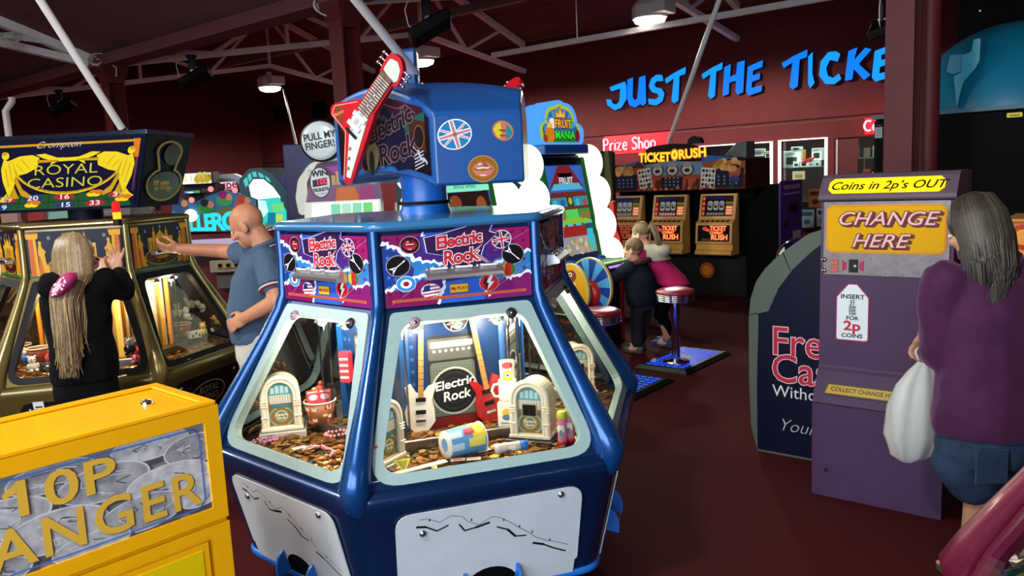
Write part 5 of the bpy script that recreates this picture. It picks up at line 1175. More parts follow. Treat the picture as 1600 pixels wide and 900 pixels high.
b.prism(chamf(.03, a0, .57, a1, .022), .006, .012, M_ysign); og = P('#c86a20')
q = chamf(.036, a0+.006, .564, a1-.006, .02); b.line(q+[q[0]], .004, og, .0126)
for dx, dy, o, m_, z in ((.012, -.008, .0045, P('#4a0f14'), .0130), (.006, -.004, .0042, P('#6a141c'), .0134), (0, 0, .0040, P('#3a0c10'), .0138), (0, 0, .0005, P('#d8a8a4'), .0142)):
    b.text('CHANGE', .092, m_, .30+dx, uf(1.408)+dy, z, shear=.32, off=o, sp=1.02, sx=1.16); b.text('HERE', .092, m_, .275+dx, uf(1.300)+dy, z, shear=.32, off=o, sp=1.02, sx=1.16)
b.build('change_here_sign', t)
HP = frame((0, .10, 1.525), (1, 0, 0), (0, .065, .085))
b = MB(HP); M_ylit = mat('sign_yellow_lit', '#e8d010', .35, emit=.75, ecol='#f0d008')
b.prism(chamf(.035, .012, .555, .098, .022), 0, .004, M_ylit); b.text('Coins in 2p\u2019s OUT', .066, P('#2a0c10'), .30, .052, .0046, shear=.28, off=.001, sx=1.02); b.build('coins_sign', t)
b = MB(UF); zc = uf(1.178)
for z in (1.205, 1.15): b.lathe([(.012, .006), (.011, .014), (.0001, .015)], M_chrome, 12, T((.022, uf(z), 0)))
for z in (1.193, 1.158): b.box((.072, uf(z), .008), (.038, .026, .006), mat('button_red', '#a8442c', .4), bev=.002)
for sx, x in ((1, .108), (-1, .212)): b.poly([(x, zc-.03), (x+sx*.022, zc-.014), (x+sx*.022, zc+.014), (x, zc+.03)], glow('arrow_pink', '#e8507a', .5), .0068)
b.box((.162, zc, .008), (.042, .064, .01), M_black, bev=.002); b.box((.172, zc, .014), (.012, .01, .004), M_steel); b.build('coin_slot', t)
b = MB(UF); z0, z1 = uf(.805), uf(1.085)
def tagp(e): return rpoly([(.085-e, z0-e), (.235+e, z0-e), (.235+e, z1-.065+e*.4), (.180+e*.4, z1+e), (.140-e*.4, z1+e), (.085-e, z1-.065+e*.4)], [.012, .012, .006, .004, .004, .006], 3)
b.prism(tagp(.004), 0, .002, P('#a01c4a')); b.poly(tagp(-.001), P('#ccd8dc'), .0025); bk = P('#16181c')
for s_, sz, dz, m_, sx in (('INSERT', .030, .218, bk, 1.2), ('\u00a32', .020, .196, bk, 1.2), ('\u00a31', .020, .180, bk, 1.2), ('50P', .020, .164, bk, 1.2), ('20P', .020, .148, bk, 1.2), ('10P', .020, .132, bk, 1.2), ('FOR', .026, .110, bk, 1.2), ('2p', .066, .070, P('#b01c34'), 1.25), ('COINS', .028, .022, bk, 1.2)):
    b.text(s_, sz, m_, .16, z0+dz, .0032, off=sz*.03, sx=sx)
b.build('price_notice', t)
b = MB(XS)
b.prism([(.084, .600), (.100, .655), (.103, .650), (.090, .598)], .01, Wc-.01, M_alu); b.build('steel_strip', t)
SL = frame((0, .0, .49), (1, 0, 0), (0, .085, .15)); L = math.hypot(.085, .15)
b = MB(frame((0, .0842, .600), (1, 0, 0), (0, .016, .055)))
for x in (.13, .33): b.poly([(x-.025, .045), (x+.025, .045), (x+.012, .02), (x-.012, .02)], glow('arrow_red', '#e83050', .6), .003)
b.build('arrow_lights', t)
b = MB(SL); b.box((.24, .078, .004), (.38, .062, .008), mat('tray_dark', '#2a2010', .5)); b.prism([(.058, .054), (.42, .054), (.415, .1), (.07, .1)], .008, .011, mat('tray_yellow', '#a88a14', .35)); b.text('COLLECT CHANGE HERE', .030, P('#3a2a10'), .245, .078, .0116, off=.0006, sx=.95); b.build('collect_tray', t)
b = MB(); b.add([(.0, -.002, .487), (Wc, -.002, .487), (Wc, -.002, .493), (0, -.002, .493)], [(0, 1, 2, 3)], P('#241828')); b.add([(.06, -.002, .13), (.085, -.002, .14), (.08, -.002, .155), (.064, -.002, .15)], [(0, 1, 2, 3)], P('#241828')); b.build('scuffs', t)
# ------------------------------------------------------------------ cash machine seen from its printed side
M_navy = mat('atm_navy', '#080a22', .5, spec=.15); M_agrey = mat('atm_grey', '#4c564f', .5, spec=.2)
t = thing('cash_machine', 'dark blue cash machine with grey curved edge behind the purple changer', 'cash machine', uv(-1.885, 4.445), UANG)
outl = [(.05, .0), (.012, .14), (.0, .40), (.0, .80), (.012, .92), (.045, 1.02), (.10, 1.10), (.178, 1.177), (.26, 1.24), (.347, 1.302), (.44, 1.335), (.95, 1.335), (.95, 0)]
b = MB(RX(PI/2)); b.prism(outl, -.62, -.004, M_agrey); b.build('shell', t, bevel=.01)
inn = [(.052, .015), (.050, .40), (.062, .83), (.120, .852), (.18, .99), (.26, 1.10), (.36, 1.20), (.46, 1.28), (.94, 1.28), (.94, .015)]
b = MB(RX(PI/2)); b.prism(inn, -.004, .001, M_navy)
for s_, sz, y in (('Free', .235, .675), ('Cash', .235, .515)):
    b.text(s_, sz, P('#d8b8c0'), .135, y, .0016, off=.006, align='LEFT', sx=.95); b.text(s_, sz, P('#a82840'), .135, y, .0022, off=.001, align='LEFT', sx=.95)
b.text('Withdrawals', .098, P('#c8ccd0'), .143, .385, .002, align='LEFT'); b.text('Your Cash', .105, P('#a8acb8'), .175, .185, .002, shear=.35, off=-.0016, align='LEFT')
b.line([(.052, .83), (.120, .852)], .005, P('#101010'), .002); b.build('side_graphic', t)
b = MB(RX(PI/2)); b.poly([(.0, .815), (.05, .835), (.05, .84), (.0, .82)], P('#141816'), -.0035); b.poly([(.20, 1.195), (.245, 1.09), (.25, 1.092), (.206, 1.2)], P('#141816'), -.0035); b.build('panel_joint', t)
# ------------------------------------------------------------------ narrow purple kiosk with its dark flank
v0 = 9.15; uL = at_pl(1168, 400, V2*v0, V2).dot(U2); uR = at_pl(1217, 400, V2*v0, V2).dot(U2); zt = at_pl(1225, 287, V2*v0, V2).z
t = thing('ticket_kiosk', 'narrow purple ticket kiosk with black flank before the shop windows', 'kiosk', uv(uL, v0), UANG); w_ = uR-uL
b = MB(RX(PI/2)); b.prism([(0, 0), (0, zt*.78), (w_*.25, zt*.88), (w_*.72, zt), (w_, zt), (w_, 0)], -.70, 0, mat('kiosk_black', '#050507', .7, spec=.1)); b.build('flank', t)
KX = frame((w_, 0, 0), (0, 1, 0), (0, 0, 1)); KS = KX @ Matrix.Diagonal((1.4, 1, 1, 1))
b = MB(KX); b.prism([(0, .1), (.70, .1), (.70, zt), (.66, zt+.03), (.04, zt+.03), (0, zt)], 0, .02, mat('kiosk_purple', '#43338c', .4)); b.build('front', t, bevel=.004)
b = MB(KS); b.text('TICKET BLASTER', .062, P('#c82c3c'), .25, zt-.05, .021, off=.003, sx=.82); b.text('TICKET BLASTER', .062, P('#e0d0d0'), .25, zt-.05, .0216, off=.0006, sx=.82); b.poly([(.06, zt-.135), (.45, zt-.135), (.45, zt-.115), (.06, zt-.115)], P('#a8a0c8'), .021); b.build('title_plate', t)
b = MB(KS); b.box((.27, zt-.30, .022), (.24, .12, .012), mat('slot_navy', '#14104a', .4), bev=.004); b.box((.27, zt-.30, .03), (.16, .07, .006), M_black); b.box((.12, zt-.48, .022), (.12, .07, .01), mat('slot_navy', ''), bev=.003); b.build('ticket_slot', t)
b = MB(KS); b.poly([(.28, zt-.72), (.47, zt-.72), (.47, zt-.58), (.28, zt-.58)], P('#d0d0d8'), .021); b.poly([(.30, zt-.70), (.42, zt-.70), (.42, zt-.67), (.30, zt-.67)], P('#303038'), .0216); b.build('notice', t)
# clear dome basket and shop leaflets between kiosk and change machine
q = at_pl(1248, 378, V2*6.2, V2); t = thing('dome_machine', 'small clear dome on a dark purple stand behind the cash machine', 'dispenser', (q.x, q.y, 0), UANG)
b = MB(); b.lathe([(.19, 0), (.19, q.z-.14)], mat('kiosk_purple', ''), 20); b.build('stand', t)
b = MB(); b.lathe([(.17*math.cos(a), q.z-.14+.17*math.sin(a)) for a in [i*PI/20 for i in range(11)]], glassmat('dome_glass', '#e8f0f4', 2.5), 20); b.build('dome', t)
q = at_pl(1272, 342, V2*12, V2); t = thing('leaflet_rack', 'white leaflet rack with blue and orange print seen past the kiosk', 'rack', (q.x, q.y, 0), UANG)
b = MB(); b.box((0, .12, q.z*.5+.1), (.5, .1, q.z+.3), mat('rack_dark', '#1c1414', .6)); b.build('stand', t)
for k, (dx, z_, c1, c2) in enumerate(((-.12, .0, '#c8dce4', '#3a88a8'), (.12, .02, '#d8d4cc', '#30343c'), (.0, .30, '#c87a3c', '#5a2c1c'), (-.1, -.34, '#a03828', '#d8b0a0'), (.13, -.36, '#d8d8d0', '#8a3040'))):
    b = MB(RX(PI/2)); b.box((dx, q.z+z_, -.06), (.2, .27, .012), P(c1)); b.poly([(dx-.08, q.z+z_+.04), (dx+.08, q.z+z_+.04), (dx+.08, q.z+z_+.10), (dx-.08, q.z+z_+.10)], P(c2), -.053); b.ell(dx, q.z+z_-.05, .05, .04, P(c2), -.053); b.build('leaflet', t)
# ------------------------------------------------------------------ bank of ticket slot machines
t = thing('slot_bank', 'black slot bank cabinet with a western desert marquee', 'cabinet', uv(-6.2, 9.75), UANG)
Ls = 2.04
b = MB(); b.box((Ls/2, .40, .27), (Ls, .80, .54), M_black); b.box((Ls/2, .12, .27), (Ls+.01, .02, .05), M_blackm); b.build('base', t, bevel=.008)
b = MB(); b.box((Ls/2, .55, .96), (Ls, .5, .86), M_blackm); b.build('back_cabinet', t)
MZ0, MZ1 = 1.39, 1.775
b = MB(); b.box((Ls/2, .40, (MZ0+MZ1)/2), (Ls-.02, .78, MZ1-MZ0), mat('marquee_side', '#2a1416', .5)); b.box((Ls/2, .80, (MZ0+MZ1)/2), (Ls, .01, MZ1-MZ0), M_black); b.build('marquee_box', t, bevel=.006)
b = MB(RX(PI/2)); Z = lambda i: .002+i*.0012; mm = lambda h: mat('marq_'+h.strip('#'), h, .25, emit=.10, spec=.2)
def my(f): return MZ0+(MZ1-MZ0)*f
top = [(0, my(.72)), (.25, my(.96)), (.55, my(1.12)), (.62, my(1.2)), (.62, 1.96), (.72, 2.0), (1.0, 2.02), (1.28, 2.0), (1.40, 1.96), (1.40, my(1.3)), (1.55, my(1.25)), (1.75, my(1.12)), (Ls, my(1.02))]
b.prism([(0, MZ0), (Ls, MZ0)]+top[::-1], -.02, .001, mm('#1a0c10'))
b.poly([(.0, my(.02)), (Ls, my(.02)), (Ls, my(.5)), (1.5, my(.42)), (.6, my(.4)), (0, my(.55))], mm('#5a2014'), Z(0)); b.poly([(0, my(.5)), (.5, my(.4)), (1.5, my(.4)), (Ls, my(.5)), (Ls, my(.92)), (1.6, my(1.0)), (.4, my(.95)), (0, my(.72))], mm('#8a4420'), Z(1))
b.poly([(.12, my(.86)), (.25, my(.96)), (.55, my(1.12)), (.6, my(.9))], mm('#2a5a94'), Z(2)); b.poly([(1.44, my(.92)), (1.46, my(1.2)), (1.75, my(1.1)), (1.95, my(1.02)), (1.75, my(1.0))], mm('#2a5a94'), Z(2)); b.poly([(.30, my(.85)), (.36, my(1.0)), (.42, my(.92)), (.5, my(1.08)), (.6, my(.86))], mm('#4a1c18'), Z(3))
b.poly([(.62, my(.55)), (1.5, my(.55)), (1.44, my(.95)), (1.0, my(1.05)), (.62, my(.95))], mm('#5a7a98'), Z(2))
r = random.Random(6)
for x0, w2, h2 in ((.12, .34, .55), (1.60, .40, .62), (.86, .30, .40)):                # popcorn tubs
    b.poly([(x0, my(.08)), (x0+w2, my(.08)), (x0+w2*1.06, my(.08+h2)), (x0-w2*.06, my(.08+h2))], mm('#141c30'), Z(5))
    for i in range(4):
        for j in range(3): b.ell(x0+w2*(.2+i*.2), my(.2+j*.12), .016, .014, mm('#6a7080'), Z(6), n=8)
    if x0 != .86:
        for i in range(16): b.ell(x0+w2*(.1+.8*r.random()), my(.08+h2+r.uniform(-.02, .26)), .045, .04, mm(('#b88448', '#a06c34', '#c89a60')[i % 3]), Z(6)+.0002*i, n=10)
for i, x in enumerate((.80, 1.02, 1.24)):                                        # round steel-mesh tubs
    b.ell(x, my(.72), .10, .085, mm('#4a3a34'), Z(7)); b.ell(x, my(.72), .075, .065, mm('#b0a8a0'), Z(8)); b.ell(x, my(.70), .04, .025, mm('#2a2428'), Z(9)); b.ell(x, my(.90), .07, .035, mm('#8a8478'), Z(9))
for x0, tl in ((.52, .14), (1.42, -.10)):
    X_ = T((x0, my(.1), Z(6))) @ RZ(tl); b.poly([(0, 0), (.2, 0), (.2, .26), (0, .26)], mm('#c8c4bc'), 0, X_)
    for i in range(4):
        for j in range(4): b.poly([(.015+i*.046, .02+j*.06), (.05+i*.046, .02+j*.06), (.05+i*.046, .06+j*.06), (.015+i*.046, .06+j*.06)], mm(('#201c20', '#5a4038', '#88847c')[(i+j) % 3]), .001, X_)
for x in (.66, 1.34, 1.86): b.poly([(x-.03, my(.02)), (x+.03, my(.02)), (x+.02, my(.3)), (x-.02, my(.3))], mm('#1c4424'), Z(7))
for x in (.70, 1.16, 1.30): b.poly([(x-.05, my(.1)), (x+.05, my(.1)), (x+.06, my(.42)), (x-.06, my(.42))], mm('#a04838'), Z(4))
b.ell(1.90, my(.6), .08, .085, mm('#a04a34'), Z(7)); b.ell(1.90, my(.75), .07, .03, mm('#281c20'), Z(8)); b.ell(1.9, my(.35), .06, .05, mm('#2a3a78'), Z(7))
for i in range(14): b.ell(.5+i*.085, my(.06+.05*r.random()), .03, .02, mm(('#8a3c30', '#b87050')[i % 2]), Z(8), n=10)
b.build('marquee_art', t)
b = MB(RX(PI/2)); gl1, gl2 = glow('title_gold', '#ffc93c', 1.6), glow('title_orange', '#e88a14', 1.0)
for m_, o, z in ((gl2, .012, .006), (gl1, .002, .009)):
    b.text('TICKET', .165, m_, .755, 1.845, z, off=o, sx=.88, rot=-.02); b.text('RUSH', .165, m_, 1.315, 1.87, z, off=o, sx=.98, rot=.04)
b.ell(1.06, 1.87, .06, .08, gl2, .010); b.ell(1.06, 1.87, .045, .06, gl1, .012); b.ell(1.06, 1.87, .02, .03, gl2, .014); b.build('title_letters', t)
b = MB(RX(PI/2)); b.prism(arc(1.32, 2.0, .10, 0, PI, 14), -.14, -.04, M_black); b.build('beacon_hood', t)
b = MB(); b.loft([[(1.50, .45, 1.78), (1.86, .45, 1.78), (1.86, .75, 1.78), (1.50, .75, 1.78)], [(1.72, .45, 1.99), (1.86, .45, 2.0), (1.86, .75, 2.0), (1.72, .75, 1.99)]], mat('grey_cowl', '#5a605c', .5), smooth=False); b.build('cowl', t, bevel=.02)
b = MB(RX(PI/2)); cxs = at_pl(1105, 422, V2*9.75, V2); x = cxs.dot(U2)+6.2
b.ell(x, cxs.z, .10, .10, P('#b8782c'), .003); b.ell(x, cxs.z, .094, .094, P('#a83c1c'), .0035); b.ell(x, cxs.z, .065, .065, P('#c8841c'), .004)
for i, s_ in enumerate(('SLOTS', 'TICKET', 'PLAY')): b.text(s_, .034, P('#a84a1c'), x, cxs.z+.035-i*.035, .0046)
b.build('round_sticker', t)
M_wood = mat('gold_wood', '#e0a850', .35, noise=.08, nscale=14, coat=.3); M_woodl = mat('gold_wood_light', '#deb068', .35)
def slot(label, px, lit):
    a = at_pl(px, 303, V2*9.72, V2); ul = a.dot(U2)
    t = thing('slot_machine', label, 'slot machine', uv(ul, 9.75, .54), UANG)
    w_ = .50
    prof = [(0, 0), (0, .10), (-.19, .11), (-.20, .14), (-.19, .17), (-.17, .19), (-.17, .405), (-.165, .43), (-.06, .47), (.0, .80), (.08, .80), (.08, 0)]
    prof = [(.04, .02), (-.20, .02), (-.215, .045), (-.20, .075), (-.165, .09), (-.165, .16), (-.19, .17), (-.165, .42), (-.165, .435), (-.085, .475), (-.01, .80), (.04, .80)]
    b = MB(XS); b.prism(prof, 0, w_, M_wood); b.build('body', t, bevel=.008)
    F1 = frame((0, -.085-.001, .478), (1, 0, 0), (0, .075, .325)); H1 = math.hypot(.075, .325)
    b = MB(F1); b.ring(rrect(.012, .012, w_-.012, H1-.008, .01), rrect(.035, .035, w_-.035, H1-.03, .008), M_woodl, .006); b.build('screen_frame', t)
    e = lambda h, s_: glow('slot_'+h.strip('#')+'_%d' % int(s_*10), h, s_)
    b = MB(F1); b.poly([(.03, .03), (w_-.03, .03), (w_-.03, H1-.025), (.03, H1-.025)], P('#16080a', .2), .002)
    b.poly([(.10, H1-.075), (.34, H1-.075), (.34, H1-.045), (.10, H1-.045)], e('#141c70', .6), .003); b.poly([(.36, H1-.09), (.46, H1-.09), (.46, H1-.04), (.36, H1-.04)], P('#381418', .2), .003)
    for i in range(4): b.poly([(.042, .05+i*.065), (.075, .05+i*.065), (.075, .095+i*.065), (.042, .095+i*.065)], e('#e0502c' if i < (2+lit) else '#5a2018', .9 if lit else .35), .003)
    for i in range(3):
        x = .115+i*.08; b.poly(rrect(x, .115, x+.065, .235, .02), e('#b8b4b0', .5), .003); b.ell(x+.032, .175, .024, .034, P('#181418', .2), .004); b.ell(x+.035, .185, .012, .016, e('#c8c4c0', .5), .005)
    b.poly([(.36, .19), (.465, .19), (.465, .225), (.36, .225)], e('#8a8a28', .5), .003); b.poly([(.365, .05), (.46, .05), (.46, .175), (.365, .175)], e('#d86438', .9), .003)
    for i in range(3): b.poly([(.375, .068+i*.036), (.45, .068+i*.036), (.45, .085+i*.036), (.375, .085+i*.036)], e('#f0c8a0', .9), .004)
    for i in range(6): b.poly([(.11+i*.04, .05), (.14+i*.04, .05), (.14+i*.04, .085), (.11+i*.04, .085)], e('#e09080' if lit == 1 else '#8a7a74', .7), .003)
    b.build('screen', t)
    FB = frame((0, -.165, .4365), (1, 0, 0), (0, .08, .04)); b = MB(FB)
    for i in range(6): b.poly([(.05+i*.07, .018), (.095+i*.07, .018), (.105+i*.07, .062), (.06+i*.07, .062)], P('#2a1c14', .25), .002)
    b.build('buttons', t)
    F2 = frame((0, -.19, .172), (1, 0, 0), (0, .025, .25)); b = MB(F2)
    b.ring(rrect(.008, .004, w_-.008, .248, .01), rrect(.03, .022, w_-.03, .232, .008), M_woodl, .005); b.poly([(.03, .022), (w_-.03, .022), (w_-.03, .232), (.03, .232)], P('#120a0c', .2), .002)
    st = 1.5 if lit else .35
    for m_, o, z in ((e('#e84a1c', st), .006, .003), (e('#ffb070', st), -.0005, .004)):
        b.text('TICKET', .082, m_, .31, .19, z, off=o, sx=.82); b.text('RUSH', .092, m_, .33, .075, z, off=o, sx=1.0); b.text('COMBAT', .045, m_, .29, .135, z, off=o*.6)
    b.ell(.13, .19, .035, .028, e('#d83c3c', st*.6), .003); b.ell(.17, .17, .03, .02, e('#e06040', st*.6), .0034); b.poly([(.04, .03), (.22, .03), (.2, .10), (.12, .13), (.05, .11)], P('#0c0c1c', .2), .003); b.poly([(.08, .03), (.24, .03), (.22, .055), (.1, .07)], e('#7a4418', .4), .0036)
    b.build('lower_glass', t)
slot('gold slot machine with dim lower glass next to the glowing white bubbles', 955, 0)
slot('gold slot machine in the middle of the bank with lit lower glass', 1021, 1)
slot('gold slot machine at the open end of the bank above the round sticker', 1094, 2)
# ------------------------------------------------------------------ diner stools on light-up floor plates
M_seat = mat('seat_red', '#8a2434', .3, coat=.3); M_ledb = glow('led_blue', '#1c4cff', 1.7)
def plate(label, u0, u1, v0, v1):
    t = thing('floor_plate', label, 'light plate', uv(u0, v0), UANG); a, c = u1-u0, v1-v0
    b = MB(); b.loft([[(x, y, z) for x, y in ((-e, -e), (a+e, -e), (a+e, c+e), (-e, c+e))] for e, z in ((.04, 0), (.035, .012), (0, .036))], M_black, smooth=False); b.build('plate', t)
    b = MB(); nx, ny = 6, 11
    for i in range(nx):
        for j in range(ny):
            x, y = .03+(a-.06)*(i+.5)/nx, .03+(c-.06)*(j+.5)/ny
            if a*.34 < x < a*.66 and c*.40 < y < c*.60: continue
            b.box((x, y, .0365), ((a-.06)/nx*.72, (c-.06)/ny*.42, .003), M_ledb)
    b.build('light_grid', t)
    return t
def stool(label, u_, v_, H=.66):
    t = thing('bar_stool', label, 'stool', uv(u_, v_, .036), UANG)
    b = MB(); b.lathe([(.0001, .0), (.115, .0), (.115, .008), (.10, .016), (.05, .022), (.035, .03), (.0001, .03)], M_chrome, 32); b.build('base', t)
    b = MB(); b.lathe([(.035, .02), (.035, H-.09), (.055, H-.085)], M_chrome, 24); b.build('pole', t)
    b = MB(); pr = [(.05, H-.088), (.155, H-.086)]
    for i in range(4): z = H-.082+i*.017; pr += [(.158, z), (.165, z+.004), (.165, z+.010), (.158, z+.0135)]
    pr += [(.15, H-.012)]; b.lathe(pr, M_chrome, 36); b.build('seat_ring', t)
    b = MB(); b.lathe([(.163, H-.016), (.166, H-.005), (.158, H+.01), (.12, H+.024), (.06, H+.03), (.0001, H+.031)], M_seat, 36); b.build('cushion', t)
plate('glowing blue floor plate under the chrome stool by the children', -3.47, -3.04, 5.87, 6.66)
plate('glowing blue floor plate half hidden behind the blue pusher corner', -3.47, -3.04, 4.80, 5.58)
p = at_z(1059, 464, .66); stool('red and chrome diner stool standing on the fully visible blue plate', -3.24, 6.10, .62)
stool('red and chrome diner stool half hidden behind the blue pusher', -3.34, 5.08, .60)
# ------------------------------------------------------------------ pair of glowing bubble-sided ticket games
M_lobe = glow('lobe_glow', '#f4ffd8', 1.9); M_rimglow = glow('sign_rim_glow', '#4a9cf4', 1.15)
def em(h, s_=.75): return glow('scr_'+h.strip('#')+'_%d' % int(s_*100), h, s_)
def fruit_game(label, vc, full, mint):
    t = thing('ticket_game', label, 'arcade game', uv(-4.0, vc), UANG+PI/2)      # local: -y to the players, x along V
    b = MB(); b.box((0, .42, .42), (.98, .66, .84), M_black, bev=.02); b.build('console', t)
    b = MB(); b.add([(-.50, .02, .86), (.50, .02, .86), (.46, .40, .91), (-.46, .40, .91)], [(0, 1, 2, 3)], em('#a8d890', .35)); b.box((0, .20, .845), (1.02, .44, .03), mat('deck_green', '#4a8a4a', .35), bev=.01); b.build('control_deck', t)
    for x in (-.25, .25):
        b = MB(); b.lathe([(.05, 0), (.05, .02), (.03, .035), (.0001, .037)], mat('button_blue', '#1c50b0', .3), 18, T((x, .16, .88))); b.build('button', t)
    b = MB()
    for z in (.735, .795):
        b.box((.36, .075, z), (.26, .02, .022), glow('led_violet', '#a878ff', 1.6)); b.box((-.36, .075, z), (.26, .02, .022), glow('led_violet', ''))
    b.box((0, .08, .765), (1.0, .012, .14), M_black); b.build('light_bars', t)
    p0, p1 = Vector((0, .22, .88)), Vector((0, .40, 1.84)); SF = frame((0, p0.y, p0.z), (1, 0, 0), p1-p0); H = (p1-p0).length; W = .60
    b = MB(); b.prism([(.26, .84), (.44, 1.86), (.75, 1.95), (.75, 0), (.3, 0)], -.36, .36, mat('tower_navy', '#0c2038', .5), frame((0, 0, 0), (0, 1, 0), (0, 0, 1))); b.build('tower', t)
    b = MB(SF)
    for sx in (-1, 1): b.box((sx*.325, H/2, .0), (.05, H, .05), em('#2a8a3c', .30), bev=.01)
    b.build('screen_rails', t)
    b = MB(SF); z = lambda i: .004+.0015*i
    b.poly([(-.3, 0), (.3, 0), (.3, H), (-.3, H)], em('#1c4a9c', .7), z(0))
    b.poly([(-.3, H*.93), (.3, H*.93), (.3, H), (-.3, H)], P('#06101c', .2), z(1))
    b.poly([(-.3, H*.64), (.3, H*.64), (.3, H*.92), (-.3, H*.92)], em('#3a6ac8', .8), z(1)); 
    b.poly([(-.28, H*.70), (-.16, H*.84), (-.09, H*.925), (.09, H*.925), (.16, H*.84), (.28, H*.70), (.2, H*.74), (-.2, H*.74)], em('#8a2430', .7), z(2)); b.poly([(-.12, H*.85), (.12, H*.85), (.09, H*.80), (-.09, H*.80)], P('#14080c', .2), z(3))
    b.text('FRUIT', .085, em('#d8e4f0', .8), 0, H*.775, z(4), off=.003); b.poly([(-.25, H*.69), (.25, H*.69), (.2, H*.75), (-.2, H*.75)], em('#5ac0e4', .8), z(3))
    b.poly([(-.3, H*.62), (.3, H*.62), (.27, H*.67), (-.27, H*.67)], em('#8a3428', .6), z(4)); b.poly([(-.3, H*.52), (.3, H*.52), (.3, H*.62), (-.3, H*.62)], em('#3aa0c0', .7), z(2))
    for i in range(5): b.ell(-.24+i*.12, H*.565, .035, .035, em(('#4ad0d8', '#2a6ab0', '#e4c050', '#4ad0d8', '#c05a40')[i], .7), z(5))
    b.poly(rrect(-.05, H*.53, .05, H*.63, .01), em('#204a40', .6), z(6)); b.ell(0, H*.58, .03, .035, em('#e0c040', .7), z(7))
    b.poly([(-.3, H*.50), (.3, H*.50), (.3, H*.53), (-.3, H*.53)], em('#8a3c28', .6), z(4))
    b.poly([(-.3, H*.40), (.3, H*.40), (.3, H*.50), (-.3, H*.50)], em('#3ca848', .7), z(2)); b.poly([(-.1, H*.42), (.1, H*.42), (.1, H*.50), (-.1, H*.50)], em('#5ae064', .8), z(3))
    for x in (-.24, -.15, .16, .25): b.ell(x, H*.44, .04, .04, em('#b88448', .6), z(5))
    b.ell(0, H*.37, .30, .05, em('#90d848', .75), z(4)); b.poly([(-.29, H*.36), (.29, H*.36), (.16, H*.24), (-.18, H*.24)], em('#b02c28', .7), z(5))
    for i in range(4): b.poly([(-.24+i*.13, H*.34), (-.15+i*.13, H*.34), (-.15+i*.13, H*.36), (-.24+i*.13, H*.36)], em('#4ad0e0', .8), z(6))
    b.poly([(-.3, H*.06), (.3, H*.06), (.3, H*.24), (-.3, H*.24)], em('#a8a8b8', .7), z(3)); r = random.Random(3)
    for i in range(34): b.ell(r.uniform(-.27, .2), H*r.uniform(.08, .21), .026, .026, em(('#c8b488', '#e4d8b0', '#b0a068')[i % 3], .75), z(5)+i*.0002, n=12)
    b.poly([(.14, H*.12), (.2, H*.36), (.29, H*.36), (.26, H*.12)], em('#3cc8e8', .8), z(7)); b.poly([(.15, H*.30), (.28, H*.30), (.28, H*.35), (.15, H*.35)], em('#2a5a68', .6), z(8)); b.poly([(.20, H*.08), (.25, H*.12), (.16, H*.2)], em('#38e090', .8), z(8))
    b.poly([(-.3, 0), (.3, 0), (.3, H*.07), (-.3, H*.07)], em('#1c2c58', .5), z(6))
    if mint:
        b.poly([(-.29, H*.74), (.29, H*.74), (.29, H*.82), (-.29, H*.82)], em('#8af0c8', 1.0), z(9)); b.text('Bonus wheel', .05, em('#1c5a48', .4), 0, H*.78, z(10)); b.poly([(-.27, H*.42), (.27, H*.42), (.27, H*.735), (-.27, H*.735)], em('#3a201c', .5), z(9))
        b.ell(-.14, H*.65, .07, .06, em('#9a5030', .7), z(10)); b.ell(.16, H*.62, .06, .07, em('#a85c34', .7), z(10)); b.text('FRUIT', .10, em('#70e8c8', .8), 0, H*.56, z(11), off=.003); b.text('MANIA', .10, em('#4ab0e0', .8), 0, H*.47, z(11), off=.003)
    b.build('screen', t)
    for sx in (-1, 1):
        b = MB()
        for i in range(4):
            f = i/3; y = .44-.20*f; zz = 1.78-.90*f; b.ball((sx*(.48+.02*(i % 2)), y-.02, zz), (.15+.012*f, .14, .185), M_lobe, 24, 14)
        b.build('bubble_light', t)
    # cloud-shaped sign head
    CX = frame((0, .42, 1.96), (1, 0, 0), (0, .03, 1))
    def cloud(e): return [(x*e, .0+(y)*e+(.20*(1-e))) for x, y in [(-.33, .0), (-.37, .03)]+arc(-.30, .11, .085, R_(200), R_(80), 6)+arc(-.12, .22, .16, R_(170), R_(95), 5)+arc(0, .25, .155, R_(120), R_(60), 6)+arc(.12, .22, .16, R_(85), R_(10), 5)+arc(.30, .11, .085, R_(100), R_(-20), 6)+[(.37, .03), (.33, .0)]]
    b = MB(CX); b.prism(cloud(1), -.20, .03, M_rimglow); b.build('sign_rim', t, bevel=.02)
    b = MB(CX); Z = lambda i: .032+.002*i
    b.poly(cloud(.82), em('#b8c820', .9), Z(0)); b.poly([(x, y*.96) for x, y in cloud(.72)], em('#2a70b8', .8), Z(1))
    for i in range(7): a = R_(20+i*23); b.poly([(0, .08), (.26*math.cos(a), .08+.26*math.sin(a)), (.26*math.cos(a+.2), .08+.26*math.sin(a+.2))], em('#4a98d8', .85), Z(2)); 
    b.poly([(-.25, .02), (.25, .02), (.27, .10), (-.27, .10)], em('#3a8a3a', .7), Z(3)); b.ell(-.13, .19, .05, .05, em('#e8f4f8', .9), Z(3)); b.ell(.16, .2, .04, .05, em('#40b860', .8), Z(3))
    b.poly([(-.08, .24), (-.08, .33), (-.04, .28), (0, .36), (.04, .28), (.08, .33), (.08, .24)], em('#c86a24', .8), Z(4)); b.poly([(-.065, .25), (-.065, .30), (-.03, .265), (0, .33), (.03, .265), (.065, .30), (.065, .25)], em('#f0c850', .9), Z(5))
    for m_, o, z_ in ((em('#5a2408', .6), .012, 6), (em('#ffa424', 1.0), .003, 7)): b.text('FRUIT', .105, m_, .03, .185, Z(z_), off=o, sx=.95)
